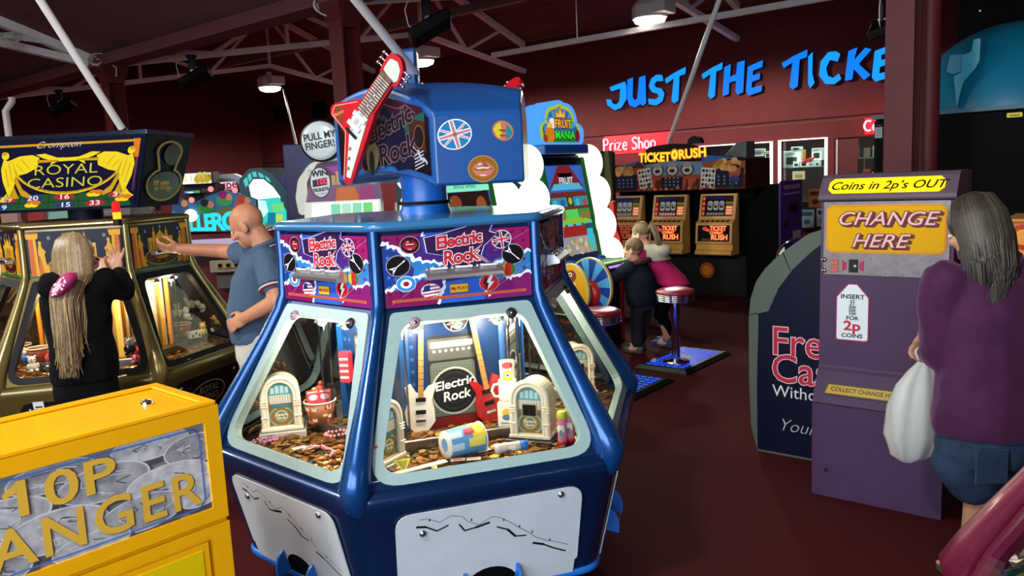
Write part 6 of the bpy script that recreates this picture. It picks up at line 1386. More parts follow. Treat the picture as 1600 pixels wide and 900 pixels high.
    for m_, o, z_ in ((em('#083c10', .6), .012, 6.4), (em('#3cd83c', 1.0), .003, 7.4)): b.text('MANIA', .105, m_, .05, .085, Z(z_), off=o, sx=.95)
    b.ell(-.18, .09, .075, .075, em('#d88420', .85), Z(6)); b.poly([(-.22, .15), (-.22, .21), (-.2, .18), (-.18, .22), (-.16, .18), (-.14, .21), (-.14, .15)], em('#f0c040', .9), Z(7)); b.ell(-.255, .055, .035, .035, em('#a84a24', .7), Z(7)); b.ell(.25, .08, .04, .06, em('#8a2440', .7), Z(7))
    b.build('sign_face', t)
    b = MB(); b.box((0, .42, 1.915), (.70, .20, .085), mat('blue_band', '#1c4a9c', .4), bev=.008); b.build('neck_band', t)
    return t
fruit_game('glowing ticket game with the cloud-shaped sign head fully showing', 6.12, True, False)
fruit_game('glowing ticket game mostly hidden behind the blue guitar machine', 4.72, False, True)
for l_, u_, v_, e in (('a', -3.8, 6.12, 12), ('b', -3.8, 4.72, 12)):
    area('bubble_glow_light', uv(u_, v_, 1.4), uv(-2.4, v_, .6), .9, 1.2, e, (.92, 1.0, .80))
# round side boards between the two games
t = thing('side_board', 'round blue-rayed side board with a red dome beside the stools', 'board', uv(-3.75, 5.56, .74), UANG)
b = MB(RX(PI/2)); cr = P('#c8b878')
b.prism([(.215*math.cos(2*PI*i/40), .25*math.sin(2*PI*i/40)) for i in range(40)], -.03, 0, cr)
for i in range(16):
    a0, a1 = 2*PI*i/16, 2*PI*(i+1)/16
    b.poly([(0, 0)]+[(.203*math.cos(a0+(a1-a0)*k/3), .238*math.sin(a0+(a1-a0)*k/3)) for k in range(4)], P('#1c3c94') if i % 2 else P('#4a9cd0'), .002)
b.build('board', t)
b = MB(RX(PI/2)); b.lathe([(.13*math.cos(a), .07*math.sin(a)) for a in [i*PI/16 for i in range(9)]], mat('dome_red', '#c01c1c', .3, coat=.4), 28, T((-.02, -.06, .003))); b.build('dome', t)
b = MB(RX(PI/2)); b.poly([(.03, -.06), (.05, -.02), (.045, -.10)], P('#f0b0a8'), .076); b.build('dome_star', t)
t = thing('side_board', 'round yellow side board standing just in front of the blue-rayed one', 'board', uv(-3.84, 5.40, .72), UANG)
b = MB(RX(PI/2)); b.prism([(.185*math.cos(2*PI*i/40), .235*math.sin(2*PI*i/40)) for i in range(40)], -.03, 0, cr); b.ell(0, 0, .175, .225, P('#c8921c'), .002, n=40); b.ell(.02, .13, .05, .05, P('#7a3424'), .003); b.ell(.01, .14, .02, .018, P('#e8e0d0'), .004); b.ell(.012, .14, .009, .009, P('#101010'), .005); b.build('board', t)
b = MB(RX(PI/2))
for i in range(3): b.poly([(-.16, .02-i*.055), (.06, .05-i*.055), (.06, .075-i*.055), (-.16, .045-i*.055)], P('#1c2040' if i % 2 else '#c8c8d0'), .004+i*.0004)
b.build('stripes', t)
a = at_pl(941, 315, V2*6.75, V2); c = at_pl(960, 405, V2*6.75, V2); z1, z0 = a.z, 0.0
t = thing('red_fin', 'tall red side fin rising between the white bubbles and the slot bank', 'board', uv(a.dot(U2)+.05, 6.80), UANG)
b = MB(RX(PI/2)); b.prism([(0, z1), (.045, z1), (.06, z1-.25), (.11, z1-.36), (.11, 0), (-.02, 0), (-.02, z1-.4)], -.05, 0, mat('fin_red', '#b81820', .4)); b.build('fin', t, bevel=.006)
a = at_pl(944, 236, V2*7.9, V2); c = at_pl(963, 330, V2*7.9, V2)
t = thing('olive_cabinet', 'olive green edged cabinet standing behind the white bubbles', 'cabinet', uv(a.dot(U2)-.5, 7.9), UANG)
w_ = c.dot(U2)-a.dot(U2)+.5; b = MB(); b.box((w_/2-.03, .07, a.z/2), (w_-.06, .1, a.z), mat('cabinet_dark_green', '#1c2a20', .5), bev=.02); b.build('body', t)
b = MB(RX(PI/2)); b.prism([(w_-.09, .0), (w_, 0), (w_, a.z*.55), (w_-.03, a.z*.65), (w_-.03, a.z*.8), (w_-.07, a.z), (w_-.12, a.z), (w_-.12, .4)], .0, .03, mat('olive_edge', '#6a6a34', .5)); b.build('edge_board', t)
# ------------------------------------------------------------------ pull my finger machines
def pmf(label, x0, Y, twin=False):
    o = at_y(x0, 345, Y); t = thing('finger_game', label, 'arcade game', (o.x, Y, 0), R_(6))
    k = Y/1250*1.0; zz = lambda py: at_y(x0, py, Y).z; X = RX(PI/2)
    lx = lambda px, py=280: (at_y(px, py, Y).x-o.x)
    bxw = .66; zt = zz(318)
    b = MB(); b.box((.33, .40, .40), (bxw, .7, .80), mat('pmf_purple', '#3c1c3c', .4), bev=.02); b.build('cabinet', t)
    b = MB(); b.loft([[(0, .0, .80), (bxw, .0, .80), (bxw, .6, .80), (0, .6, .80)], [(.06, .16, zt), (bxw, .16, zt), (bxw, .6, zt), (.06, .6, zt)]], mat('pmf_white', '#c8ccc4', .4), smooth=False); b.build('hood', t)
    fd = Vector((0, .16, zt-.80)); FX = frame((0, -.004, .80), (1, 0, 0), fd); L = fd.length
    b = MB(FX); b.poly([(.09, L*.5), (bxw-.02, L*.5), (bxw-.02, L*.98), (.12, L*.98)], em('#f0fff4', 1.5), .002)
    for i in range(4):
        x = .25+i*.085; b.poly([(x, L*.5), (x+.08, L*.5), (x+.09, L*.97), (x+.015, L*.97)], em(('#8ae0b0', '#b4ecd0', '#90e4b8', '#7adc80')[i], 1.0), .004)
        for j in range(5): b.line([(x+.04, L*.55), (x+.01+j*.016, L*(.7+.05*(j % 3)))], .006, em('#3ca06a', .8), .005)
    b.build('light_panel', t)
    b = MB(X); zb = zz(292); b.prism([(.06, zt-.02), (bxw+.02, zt-.02), (bxw+.0, zb), (.10, zb)], -.30, -.17, mat('pmf_board', '#5a1c58', .4)); b.poly([(.30, zt), (.5, zt), (.46, zb-.02), (.32, zb-.02)], P('#b8601c'), -.168); b.poly([(.48, zt), (.62, zt), (.60, zb-.01), (.5, zb-.03)], P('#8a2a6a'), -.168); b.build('art_board', t)
    # cream-edged figure board with pointing hand
    e0 = [(lx(462, 338), zz(338)), (lx(456, 310), zz(310)), (lx(460, 280), zz(280)), (lx(478, 256), zz(256)), (lx(505, 246), zz(246)), (lx(545, 250), zz(250)), (lx(556, 290), zz(290)), (lx(552, 318), zz(318)), (lx(500, 330), zz(330))]
    b = MB(X); b.prism(rpoly(e0, .03, 4), -.22, -.18, mat('pmf_cream', '#c8c090', .4)); b.poly([(x*.97+.006, z*.985+.018) for x, z in rpoly(e0, .03, 4)], P('#cdd0c8'), -.178)
    e1 = [(lx(476, 312), zz(312)), (lx(474, 285), zz(285)), (lx(490, 256), zz(256)), (lx(545, 250), zz(250)), (lx(552, 300), zz(300)), (lx(540, 318), zz(318))]
    b.poly(rpoly(e1, .02, 3), P('#4a2448'), -.176); b.poly([(lx(505), zz(262)), (lx(545), zz(258)), (lx(548), zz(280)), (lx(520), zz(275))], P('#8a2c80'), -.1755)
    hc = P('#b08a5a'); hl = P('#c8a468')
    for px, py0, py1, wpx in ((516, 312, 276, 7), (524, 314, 270, 8), (533, 314, 274, 8), (541, 310, 284, 7)): b.poly(rrect(lx(px-wpx/2), zz(py0), lx(px+wpx/2), zz(py1), .012, 4), hc, -.1745+px*.000004); b.line([(lx(px-wpx/2), zz(py0)), (lx(px-wpx/2), zz(py1+4))], .004, P('#5a3a24'), -.172)
    b.ell(lx(530), zz(312), .06, .035, hl, -.1740); b.poly(rrect(lx(526), zz(276), lx(532), zz(262), .01, 4), P('#b87a80'), -.1735); b.build('figure_board', t)
    b = MB(X); cx_, cz_ = lx(495), zz(287); b.ell(cx_, cz_, .085, .125, P('#2a2428'), -.170, n=32); b.ell(cx_, cz_, .076, .115, P('#c8ccd0'), -.1685, n=32)
    b.text('WIN', .062, P('#16161c'), cx_, cz_+.072, -.167, off=.003, rot=.08); b.poly([(cx_-.06, cz_-.035), (cx_+.055, cz_-.02), (cx_+.055, cz_+.04), (cx_-.06, cz_+.02)], P('#16060a'), -.167); b.text('100', .062, glow('led_red', '#ff3c6a', 1.4), cx_+.012, cz_+.004, -.1655, rot=.08, off=.001)
    b.text('TICKETS', .034, P('#16161c'), cx_, cz_-.058, -.167, off=.002, rot=.10); b.text('or more', .022, P('#16161c'), cx_+.005, cz_-.088, -.167, rot=.1)
    for dx, dz in ((-.10, .07), (-.095, .11)): b.ell(cx_+dx, cz_+dz, .014, .014, P('#c8ccd0'), -.168)
    b.build('win_disc', t)
    cx_, cz_ = lx(497, 220), zz(220); M = T((cx_, .14, cz_)) @ RX(PI/2) @ RY(-.15)
    b = MB(M); b.lathe([(.15, -.14), (.165, -.10), (.168, .0), (.160, .012), (.15, .012)], mat('drum_black', '#101014', .3), 36); b.build('drum', t)
    b = MB(M); b.lathe([(.152, .004), (.150, .016), (.12, .026), (.0001, .034)], mat('drum_face', '#c0ccce', .3), 36)
    for s_, yy, sz in (('PULL MY', .035, .078), ('FINGER!', -.035, .078)): b.text(s_, sz, P('#0c0c10'), .0, yy, .0365, off=.0015, rot=.12, sx=.86)
    b.build('drum_face', t)
    b = MB(); b.cyl((cx_, .25, zz(262)), (cx_, .25, cz_), .03, M_black); b.build('stem', t)
    return t
pmf('white-fronted game with the complete round white drum sign', 462, 6.3)
pmf('second pointing-hand game showing only a sliver past the blue neck', 608, 7.45)
a = at_y(440, 226, 7.3); c = at_y(474, 340, 7.3)
t = thing('blue_partition', 'plain dark blue partition board behind the round white drum sign', 'board', (a.x, 7.35, 0)); b = MB(); b.box((.25, 0, a.z/2), (.5, .06, a.z), mat('partition_blue', '#10184a', .5), bev=.008); b.build('board', t); b = MB(); b.box((.25, .15, .03), (.4, .4, .06), M_black); b.build('foot', t)
# ------------------------------------------------------------------ teal tilted game, roller coaster machine, small lit signs
Y = 8.3; X = RX(PI/2)
o = at_y(410, 350, Y); t = thing('teal_game', 'teal game with a tilted glowing white and turquoise screen above the man', 'arcade game', (o.x, Y, 0), R_(-8))
pz = lambda px, py: ((at_y(px, py, Y)-o).x, at_y(px, py, Y).z)
b = MB(X); b.prism([pz(*p) for p in ((385, 352), (372, 315), (372, 280), (388, 264), (408, 262), (430, 274), (452, 300), (454, 352))], -.6, 0, mat('teal_body', '#1c4a54', .4)); b.build('body', t, bevel=.015)
b = MB(); b.box((.02, .34, .62), (.62, .56, 1.24), mat('teal_base', '#10202c', .5)); b.build('base', t)
b = MB(X); b.prism([pz(*p) for p in ((424, 272), (470, 276), (470, 345), (454, 345), (452, 300))], -.5, -.01, mat('teal_flank', '#12205a', .5)); b.build('flank', t)
b = MB(X); b.poly([pz(*p) for p in ((388, 290), (396, 280), (412, 280), (428, 292), (440, 308), (438, 318), (400, 322), (392, 308))], em('#e8fff0', 1.6), .002)
b.poly([pz(*p) for p in ((398, 312), (438, 308), (450, 330), (450, 352), (408, 352))], em('#38d8c8', 1.0), .003); b.poly([pz(*p) for p in ((400, 312), (416, 314), (420, 330), (410, 342), (404, 330))], em('#c8fff0', 1.2), .004); b.poly([pz(*p) for p in ((425, 318), (445, 316), (446, 330), (428, 332))], em('#78e890', .9), .005); b.poly([pz(*p) for p in ((420, 332), (432, 332), (432, 352), (418, 352))], em('#1c8ab0', .8), .005); b.poly([pz(*p) for p in ((433, 334), (444, 334), (443, 352), (433, 352))], em('#c8e868', .9), .005); b.build('screen', t)
b = MB(X)
for q in (((379, 282), (385, 276), (388, 288), (383, 293)), ((386, 274), (391, 270), (394, 280), (389, 285)), ((393, 269), (400, 268), (402, 276), (396, 277)), ((403, 269), (411, 272), (414, 278), (406, 277)), ((414, 274), (421, 278), (425, 285), (418, 282))): b.poly([pz(*p) for p in q], em('#58d8d8', .9), .004)
b.build('window_lights', t)
Y = 7.0; o = at_y(330, 360, Y); t = thing('coaster_machine', 'coin machine with a wavy blue board and cyan lit lettering', 'coin pusher', (o.x, Y, 0), R_(4)); pz = lambda px, py: ((at_y(px, py, Y)-o).x, at_y(px, py, Y).z)
b = MB(X); b.prism([pz(*p) for p in ((266, 345), (277, 308), (300, 318), (322, 308), (345, 298), (372, 302), (398, 312), (402, 362), (266, 362))], -.08, 0, mat('coaster_blue', '#1c6aa0', .4)); b.build('wave_board', t)
b = MB(X)
for px, py, c1, c2 in ((322, 322, '#141824', '#2a8a3c'), (350, 310, '#8a1c6a', '#3a9a5a'), (378, 316, '#a84a24', '#c83c50'), (282, 320, '#1c3c7a', '#28507a')):
    x, z = pz(px, py); b.ell(x, z-.02, .07, .05, P(c2), .003); b.ell(x-.01, z+.03, .035, .035, P(c1), .004); b.ell(x+.04, z+.01, .03, .03, P('#c88a6a'), .004)
b.build('rider_print', t)
b = MB(X); q = [(266, 362), (266, 348), (300, 346), (325, 336), (348, 325), (375, 326), (400, 334), (400, 362)]
b.prism([pz(*p) for p in q], .0, .02, mat('coaster_olive', '#6a6428', .4)); cy = em('#30e0f4', 1.1)
for ch, px, sz in (('R', 272, .14), ('O', 291, .14), ('L', 304, .145), ('L', 316, .155), ('E', 328, .165), ('R', 341, .175), ('C', 360, .185), ('O', 378, .18), ('A', 394, .17)):
    x, z = pz(px, 354-(px-300)*.06); b.text(ch, sz*1.2, cy, x, z+.02, .0225, off=.008, sx=.9)
b.build('lit_sign', t)
b = MB(); z1 = pz(330, 362)[1]; b.box((.02, .45, z1/2), (.92, .9, z1), mat('coaster_red', '#6a1c28', .4), bev=.02); b.build('cabinet', t)
b = MB(); z2 = pz(330, 378)[1]; b.box((.1, -.03, z2), (.7, .06, .05), em('#d8c8f0', .7)); b.box((.1, -.05, z2-.09), (.66, .08, .05), mat('coaster_shelf', '#5a6a68', .3)); b.build('shelf_light', t)
b = MB(); z3 = pz(330, 416)[1]; b.box((.15, -.04, z3), (.34, .08, .11), mat('coin_unit', '#b0b0a0', .35), bev=.008); b.box((.15, -.085, z3+.01), (.24, .01, .05), mat('coin_unit2', '#c8c088', .35)); 
for i in range(3): b.box((.07+i*.07, -.092, z3+.01), (.03, .01, .03), M_black)
b.build('coin_unit', t)
b = MB(); z4 = pz(330, 440)[1]; b.box((.22, -.02, z4), (.40, .05, .12), mat('coaster_grey', '#6a6a6a', .4)); b.build('name_plate', t)
for px, py in ((302, 316), (331, 299), (368, 301), (301, 340)):
    b = MB(); x, z = pz(px, py); b.ball((x, -.03, z+.02), .024 if py < 330 else .055, glow('coaster_lamp', '#ff6a70', 2.5) if py < 330 else glow('coaster_lamp_big', '#ffd8c0', 3.0), 12, 8); b.build('lamp', t)
def litbox(label, px0, py0, px1, py1, Y, m, art, pole=True, name='lit_sign'):
    a = at_y(px0, py1, Y); c = at_y(px1, py0, Y); t = thing(name, label, 'sign', ((a.x+c.x)/2, Y, 0)); w_, h = c.x-a.x, c.z-a.z
    b = MB(); b.box((0, .12, (a.z+c.z)/2), (w_, .22, h), mat('sign_casing', '#2a2824', .5), bev=.008); b.build('casing', t)
    b = MB(X); b.poly([(-w_/2+.01, a.z+.01), (w_/2-.01, a.z+.01), (w_/2-.01, c.z-.01), (-w_/2+.01, c.z-.01)], m, .012); art(b, w_, a.z, h); b.build('face', t)
    b = MB(); b.box((0, .3, a.z/2), (w_*.9, .4, a.z), M_black); b.build('cabinet', t); return t
def art1(b, w_, z, h):
    for i in range(6): b.line([(-w_*.42+i*.06, z+h*.3), (-w_*.4+i*.06, z+h*.7)], .008, em('#d8c890', .8), .014)
    for i in range(8): b.ell(w_*(.08+.045*i), z+h*(.4+.15*(i % 3)), .035, .04, em(('#e0c040', '#a89020', '#f0e080')[i % 3], .8), .015)
litbox('cream lit sign box with yellow print on top of a dark cabinet', 278, 268, 331, 290, 8.6, em('#f4f0d8', 1.3), art1)
def art2(b, w_, z, h): b.ell(-w_*.1, z+h*.4, w_*.2, h*.2, em('#d8ecf4', .9), .014); b.ell(w_*.25, z+h*.5, w_*.18, h*.3, em('#48b848', .8), .014)
litbox('small blue lit screen below the cream sign box', 288, 296, 314, 304, 8.0, em('#3898e8', 1.0), art2)
def art3(b, w_, z, h): b.text('Super', .13, em('#a82c50', .6), 0, z+h*.62, .014, off=.003, rot=.05); b.poly([(-w_*.3, z+h*.1), (w_*.3, z+h*.1), (w_*.3, z+h*.3), (-w_*.3, z+h*.3)], em('#c89a9a', .7), .014)
t = litbox('arched lit sign reading super between blue wings', 344, 282, 371, 299, 9.0, em('#f4e4e8', 1.1), art3)
w_ = .19; zt = at_y(357, 276, 9.0).z
b = MB(X); b.prism([(-.26, zt-.14), (-.17, zt-.02), (-.07, zt+.03), (.07, zt+.03), (.17, zt-.02), (.26, zt-.14), (.13, zt-.14), (.1, zt-.05), (-.1, zt-.05), (-.13, zt-.14)], -.1, .02, mat('arch_grey', '#8a90a0', .4)); b.build('arch', t)
for sx in (-1, 1):
    b = MB(X); b.poly([(sx*.14, zt-.13), (sx*.24, zt-.12), (sx*.17, zt-.04)], em('#1c78c0', .7), .024); b.build('wing', t)
for lab, px, c_ in (('pinkish display board glimpsed under the gold-lettered sign', 18, '#8a6a60'), ('dark red display board glimpsed beside the gold-lettered sign neck', 60, '#7a1c20')):
    p = at_y(px, 345, 8.0); t = thing('display_board', lab, 'board', (p.x, 8.0, 0)); b = MB(); b.box((0, 0, .85), (.17, .06, 1.7), mat('board_'+c_, c_, .4), bev=.004); b.build('panel', t); b = MB(); b.box((0, .1, .03), (.3, .3, .06), M_black); b.build('foot', t)
p = at_y(115, 345, 8.4); t = thing('silver_machine', 'grey-green machine glimpsed between the gold-lettered sign and its rim', 'arcade game', (p.x, 8.4, 0)); b = MB(); b.box((0, .3, .78), (.62, .6, 1.56), mat('silver_body', '#6a7a74', .4), bev=.03); b.build('body', t); b = MB(X); b.poly([(-.28, 1.42), (.2, 1.42), (.26, 1.55), (-.24, 1.55)], em('#a0d0c0', .5), .004); b.build('window', t)
p = at_y(178, 340, 6.8); t = thing('pattern_box', 'speckled grey box glimpsed under the gold-lettered sign by the amber beacon', 'box', (p.x, 6.8, 0)); b = MB(); b.box((0, .2, .8), (.30, .4, 1.62), mat('speckle_grey', '#5a5654', .5, noise=.7, nscale=60), bev=.01); b.build('body', t); b = MB(); b.box((0, .2, 1.62), (.34, .42, .02), M_steel); b.build('lid', t)
# ------------------------------------------------------------------ big black ride with the turquoise dome, orange changer, pink pusher
vR = 6.9; uL = at_pl(1364, 260, V2*vR, V2).dot(U2); zT = at_pl(1472, 178, V2*vR, V2).z
t = thing('dome_ride', 'big black ride with a glossy turquoise dome behind the purple changer', 'ride', uv(uL, vR), UANG)
b = MB(); b.box((1.5, .9, zT/2), (3.0, 1.8, zT), M_blackm, bev=.02); b.build('body', t)
dc = at_pl(1575, 178, V2*(vR+.5), V2); dt_ = at_pl(1570, 20, V2*(vR+.5), V2); dl = at_pl(1392, 178, V2*(vR+.5), V2)
b = MB(); b.ball((dc.dot(U2)-uL, .95, zT-.12), ((dc-dl).dot(U2), .85, dt_.z-zT+.10), mat('turquoise_gloss', '#0c6684', .35, coat=.15), 48, 30); b.build('dome', t)
b = MB(); b.box((1.5, .9, zT+.012), (3.02, 1.82, .03), mat('turquoise_dark', '#0c4c60', .5)); b.build('dome_flange', t)
q = at_pl(1520, 90, V2*(vR+.14), V2); fx = q.dot(U2)-uL
def dz(px, py, vv=vR+.12): p = at_pl(px, py, V2*vv, V2); return (p.dot(U2)-uL, p.z)
b = MB(T((0, .10, 0)) @ RX(PI/2)); b.prism(rpoly([dz(*p) for p in ((1522, 62), (1533, 60), (1531, 95), (1524, 108), (1506, 128), (1500, 150), (1496, 170), (1491, 120), (1504, 112), (1504, 86), (1518, 82))], .012, 3), -.25, .0, mat('turquoise_light', '#1c7f98', .3, coat=.2)); b.prism(rpoly([dz(*p) for p in ((1478, 112), (1484, 86), (1504, 84), (1504, 110), (1490, 116))], .012, 3), -.28, -.03, mat('turquoise_gloss', '')); b.build('moulded_fin', t, bevel=.012)
b = MB(RX(PI/2)); 
x0, z0 = dz(1573, 184, vR); x1, z1 = dz(1598, 175, vR); b.poly(rrect(x0, z0, x1, z1, .006), P('#c8b418'), .004); b.poly([(x0+.02, z0+.01), (x0+.08, z0+.01), (x0+.08, z0+.018), (x0+.02, z0+.018)], P('#3a3408'), .005); b.build('warning_sticker', t)
b = MB(RX(PI/2)); x0, z0 = dz(1367, 216, vR); x1, z1 = dz(1379, 198, vR); b.poly([(x0, z0), (x1, z0), (x1, z1), (x0, z1)], P('#8a8e90'), .004)
for i in range(5): b.line([(x0+.01, z0+.02+i*.02), (x1-.01, z0+.02+i*.02)], .005, P('#4a4e50'), .005)
b.build('notice', t)
b = MB(); b.box((2.2, 2.1, 2.2), (4.0, .06, 4.4), M_blackm); r = random.Random(2)
for i in range(60): b.ball((r.uniform(.3, 4.1), 2.06, r.uniform(2.6, 4.3)), .008, em('#d8e0f0', .8), 6, 4)
tag(b.build('star_backdrop', loc=uv(uL, vR), rotz=UANG), 'black star-speckled backdrop board behind the turquoise dome', 'backdrop')
Y = 3.75; a = at_y(1563, 346, Y); t = thing('orange_changer', 'orange change machine with a big red letter mostly hidden by the woman', 'change machine', (a.x, Y, 0), UANG)
b = MB(); b.box((.3, .22, a.z/2), (.6, .44, a.z), mat('orange_body', '#b06a14', .4), bev=.01); b.build('cabinet', t)
zz = lambda py: at_y(1570, py, Y).z
b = MB(X); b.poly([(.01, zz(410)), (.59, zz(410)), (.59, zz(352)), (.01, zz(352))], mat('orange_panel', '#d88a14', .35, emit=.25), .004); b.text('COINS', .165, P('#c03c14'), .02, zz(372), .005, off=.004, align='LEFT', sx=1.2); b.text('IN HERE', .09, P('#c03c14'), .03, zz(402), .005, off=.003, align='LEFT'); b.build('front_sign', t)
b = MB(); b.box((.5, .1, a.z+.012), (.02, .02, .024), M_chrome); b.box((.3, .22, a.z+.004), (.58, .42, .012), mat('orange_top', '#c88a3a', .4)); b.build('top_trim', t)
W0 = at_z(1494, 893, .66); pc = (W0.x+.95*math.cos(R_(-50)), W0.y+.95*math.sin(R_(-50)))
M_pinkg = mat('pink_glitter', '#480a22', .4, metal=.3, coat=.2, sparkle=.18); M_pinkp = mat('pink_glitter_post', '#5e0d2c', .4, metal=.3, coat=.2, sparkle=.25)
def pk_header(b0):
    b = MB(HF @ Matrix.Scale(K, 4)); b.prism([(0, 0), (100, 0), (100, 47), (0, 47)], -1, .2, P('#4a1034')); b.ell(50, 24, 40, 16, P('#7a3a5c'), .3)
    b0.v += b.v; b0.f += b.f; b0.mats = b.mats; b0.mi = b.mi; b0.sm = b.sm
pk = pusher('coin_pusher', 'pink glitter coin pusher poking into the bottom corner by the woman', (*pc, 0), R_(10), M_pinkp, M_pinkg, mat('pink_trim', '#54102c', .35), M_pinkp, M_pinkg, None, None, pk_header, casino_rail,
            (mat('core_pink', '#6a3a4a', .5), lambda t: None), mat('deck_grey', ''), mat('inner_white', ''), None, M_pinkg, mat('kick_black', ''))
inlight(pk, (5, 4, 0), .8)
def corner_thing(label, cat, name, px, py, z, fn):
    t = thing(name, label, cat, at_z(px, py, z), R_(10)); fn(t)
def capsule_tube(t):
    b = MB(RZ(.7) @ RY(R_(80))); b.lathe([(.02, 0), (.02, .16)], mat('tube_frost', '#c0c8b8', .3), 18); b.lathe([(.0205, .06), (.0205, .12)], mat('tube_green', '#7ac88a', .35), 18); b.build('body', t)
    b = MB(RZ(.7) @ RY(R_(80))); b.lathe([(.0001, -.03), (.024, -.03), (.024, .0), (.021, .004)], mat('tube_cap', '#c8c8b0', .35), 18); b.lathe([(.025, -.02), (.025, -.012)], mat('tube_cap', ''), 18); b.build('cap', t)
corner_thing('white and green tube leaning behind the pink machine window', 'tube', 'bubble_tube', 1535, 884, .70, capsule_tube)
def foil(t):
    r = random.Random(4); b = MB(); b.ball((0, 0, .02), (.05, .035, .02), mat('foil', '#d0d0d0', .2, metal=.9, bump=.0), 14, 8); b.v = [(x+r.uniform(-.006, .006), y+r.uniform(-.006, .006), z+r.uniform(-.006, .006)) for x, y, z in b.v]; b.sm = [False]*len(b.sm); b.build('wrapper', t)
corner_thing('crumpled silver wrapper behind the pink machine window', 'wrapper', 'foil_wrapper', 1592, 880, .68, foil)
def bluebox(t): b = MB(); b.box((0, 0, .02), (.07, .05, .04), mat('blue_box', '#0c5aa0', .4), bev=.006); b.build('box', t)
corner_thing('small blue box behind the pink machine window', 'box', 'prize_box', 1540, 893, .672, bluebox)
for k, (px, py, c_) in enumerate(((1570, 893, '#3a8a8a'), (1590, 896, '#c8a43c'))):
    b = MB(); b.box((0, 0, .002), (.09, .06, .004), mat('card_'+c_, c_, .4)); tag(b.build('ticket_card', loc=at_z(px, py, .668), rotz=.4+k), ['teal card lying behind the pink machine window', 'yellow card lying behind the pink machine window'][k], 'ticket')
# ------------------------------------------------------------------ black loudspeakers slung from the trusses
def hung(label, px, py, Y, s_, yaw):
    p = at_y(px, py, Y); t = thing('hanging_speaker', label, 'speaker', p, yaw); t.scale = (s_, s_, s_)
    b = MB(RY(R_(-28)) @ RX(R_(-15))); b.box((0, 0, 0), (.52, .34, .13), M_black, bev=.03); b.box((.0, -.01, -.068), (.44, .27, .01), M_blackm); b.build('case', t)
    b = MB(); b.box((-.03, 0, .19), (.10, .07, .26), M_black, bev=.01); b.box((-.03, 0, .34), (.16, .03, .06), M_black); b.cyl((-.03, -.05, .10), (-.03, .05, .10), .03, M_steel); b.build('bracket', t)
    b = MB(); b.tube([(-.2, 0, .36), (-.27, 0, .2), (-.24, 0, .03), (-.12, 0, -.05), (-.02, 0, .02)], .006, M_wsteel, 6); b.build('cable', t)
hung('black loudspeaker hung beside the column above the red guitar', 672, 44, 9.3, 1.0, .2)
hung('black loudspeaker hung from the truss over the bald man', 305, 122, 12.6, .95, .2)
hung('black loudspeaker hung over the gold-lettered sign, farthest back', 97, 168, 15.6, .9, .2)
hung('black loudspeaker half hidden by the near red column', 1378, 42, 6.6, .55, 1.0)
# ------------------------------------------------------------------ yellow ten-pence changer in front
M_yel = mat('yellow_paint', '#f6b408', .32, noise=.03, nscale=20, coat=.25); M_yeld = mat('yellow_panel', '#e8c808', .35)
t = thing('coin_changer', 'bright yellow 10p changer cabinet cut by the bottom corner of the view', 'change machine', (-.885, 2.285, 0), R_(48))
Wy, Dy, Hy = .78, .385, 1.08                        # local: +x along the front edge towards the far corner (origin), -y front
b = MB(); b.box((-Wy/2, Dy/2, Hy/2), (Wy, Dy, Hy), M_yel); b.build('cabinet', t, bevel=.005)
FYX = frame((-Wy, 0, 0), (1, 0, 0), (0, 0, 1))
b = MB(T((0, 0, Hy)));
q = [(-Wy+.03, .035), (-.03, .035), (-.03, Dy-.035), (-Wy+.03, Dy-.035)]
b.ring([(-Wy, 0), (0, 0), (0, Dy), (-Wy, Dy)], q, M_yel, .008); b.ring(q, [(x*.99-.003 if False else x, y) for x, y in [(-Wy+.034, .039), (-.034, .039), (-.034, Dy-.039), (-Wy+.034, Dy-.039)]], M_yel, .004)
b.loft([[(x, y, .008) for x, y in q], [(x, y, .001) for x, y in q]], M_yel, caps=False, smooth=False); b.loft([[(x, y, 0) for x, y in [(-Wy, 0), (0, 0), (0, Dy), (-Wy, Dy)]], [(x, y, .008) for x, y in [(-Wy, 0), (0, 0), (0, Dy), (-Wy, Dy)]]], M_yel, caps=False, smooth=False); b.build('lid_rim', t, bevel=.002)
b = MB(T((-.125, .175, Hy))); b.lathe([(.017, .0), (.017, .008), (.011, .013), (.0001, .013)], M_chrome, 18); b.box((0, 0, .0135), (.003, .012, .001), M_black); b.build('lock', t)
# printed coin panel set in a frame
b = MB(FYX); x0, x1, z0, z1 = .03, Wy-.045, .775, 1.035
b.ring([(0, z0-.04), (Wy, z0-.04), (Wy, Hy), (0, Hy)], [(x0, z0), (x1, z0), (x1, z1), (x0, z1)], M_yel, .010)
b.loft([[(x, z, .010) for x, z in ((x0, z0), (x1, z0), (x1, z1), (x0, z1))], [(x, z, .0) for x, z in ((x0, z0), (x1, z0), (x1, z1), (x0, z1))]], M_yel, caps=False, smooth=False)
b.ring([(0, .05), (Wy, .05), (Wy, z0-.052), (0, z0-.052)], [(.045, .1), (Wy-.06, .1), (Wy-.06, z0-.085), (.045, z0-.085)], M_yel, .010); b.build('front_frame', t, bevel=.003)
b = MB(FYX); b.poly([(x0, z0), (x1, z0), (x1, z1), (x0, z1)], mat('coin_photo', '#8a8890', .25), .001)
cs = [(.10, .99, .10, .045), (.33, 1.0, .11, .04), (.58, 1.01, .11, .04), (.70, .965, .09, .045), (.20, .93, .12, .05), (.45, .945, .12, .05), (.62, .90, .12, .045), (.08, .87, .11, .055), (.32, .86, .13, .055), (.54, .83, .12, .05), (.70, .84, .08, .05), (.15, .80, .11, .04), (.40, .79, .10, .035)]
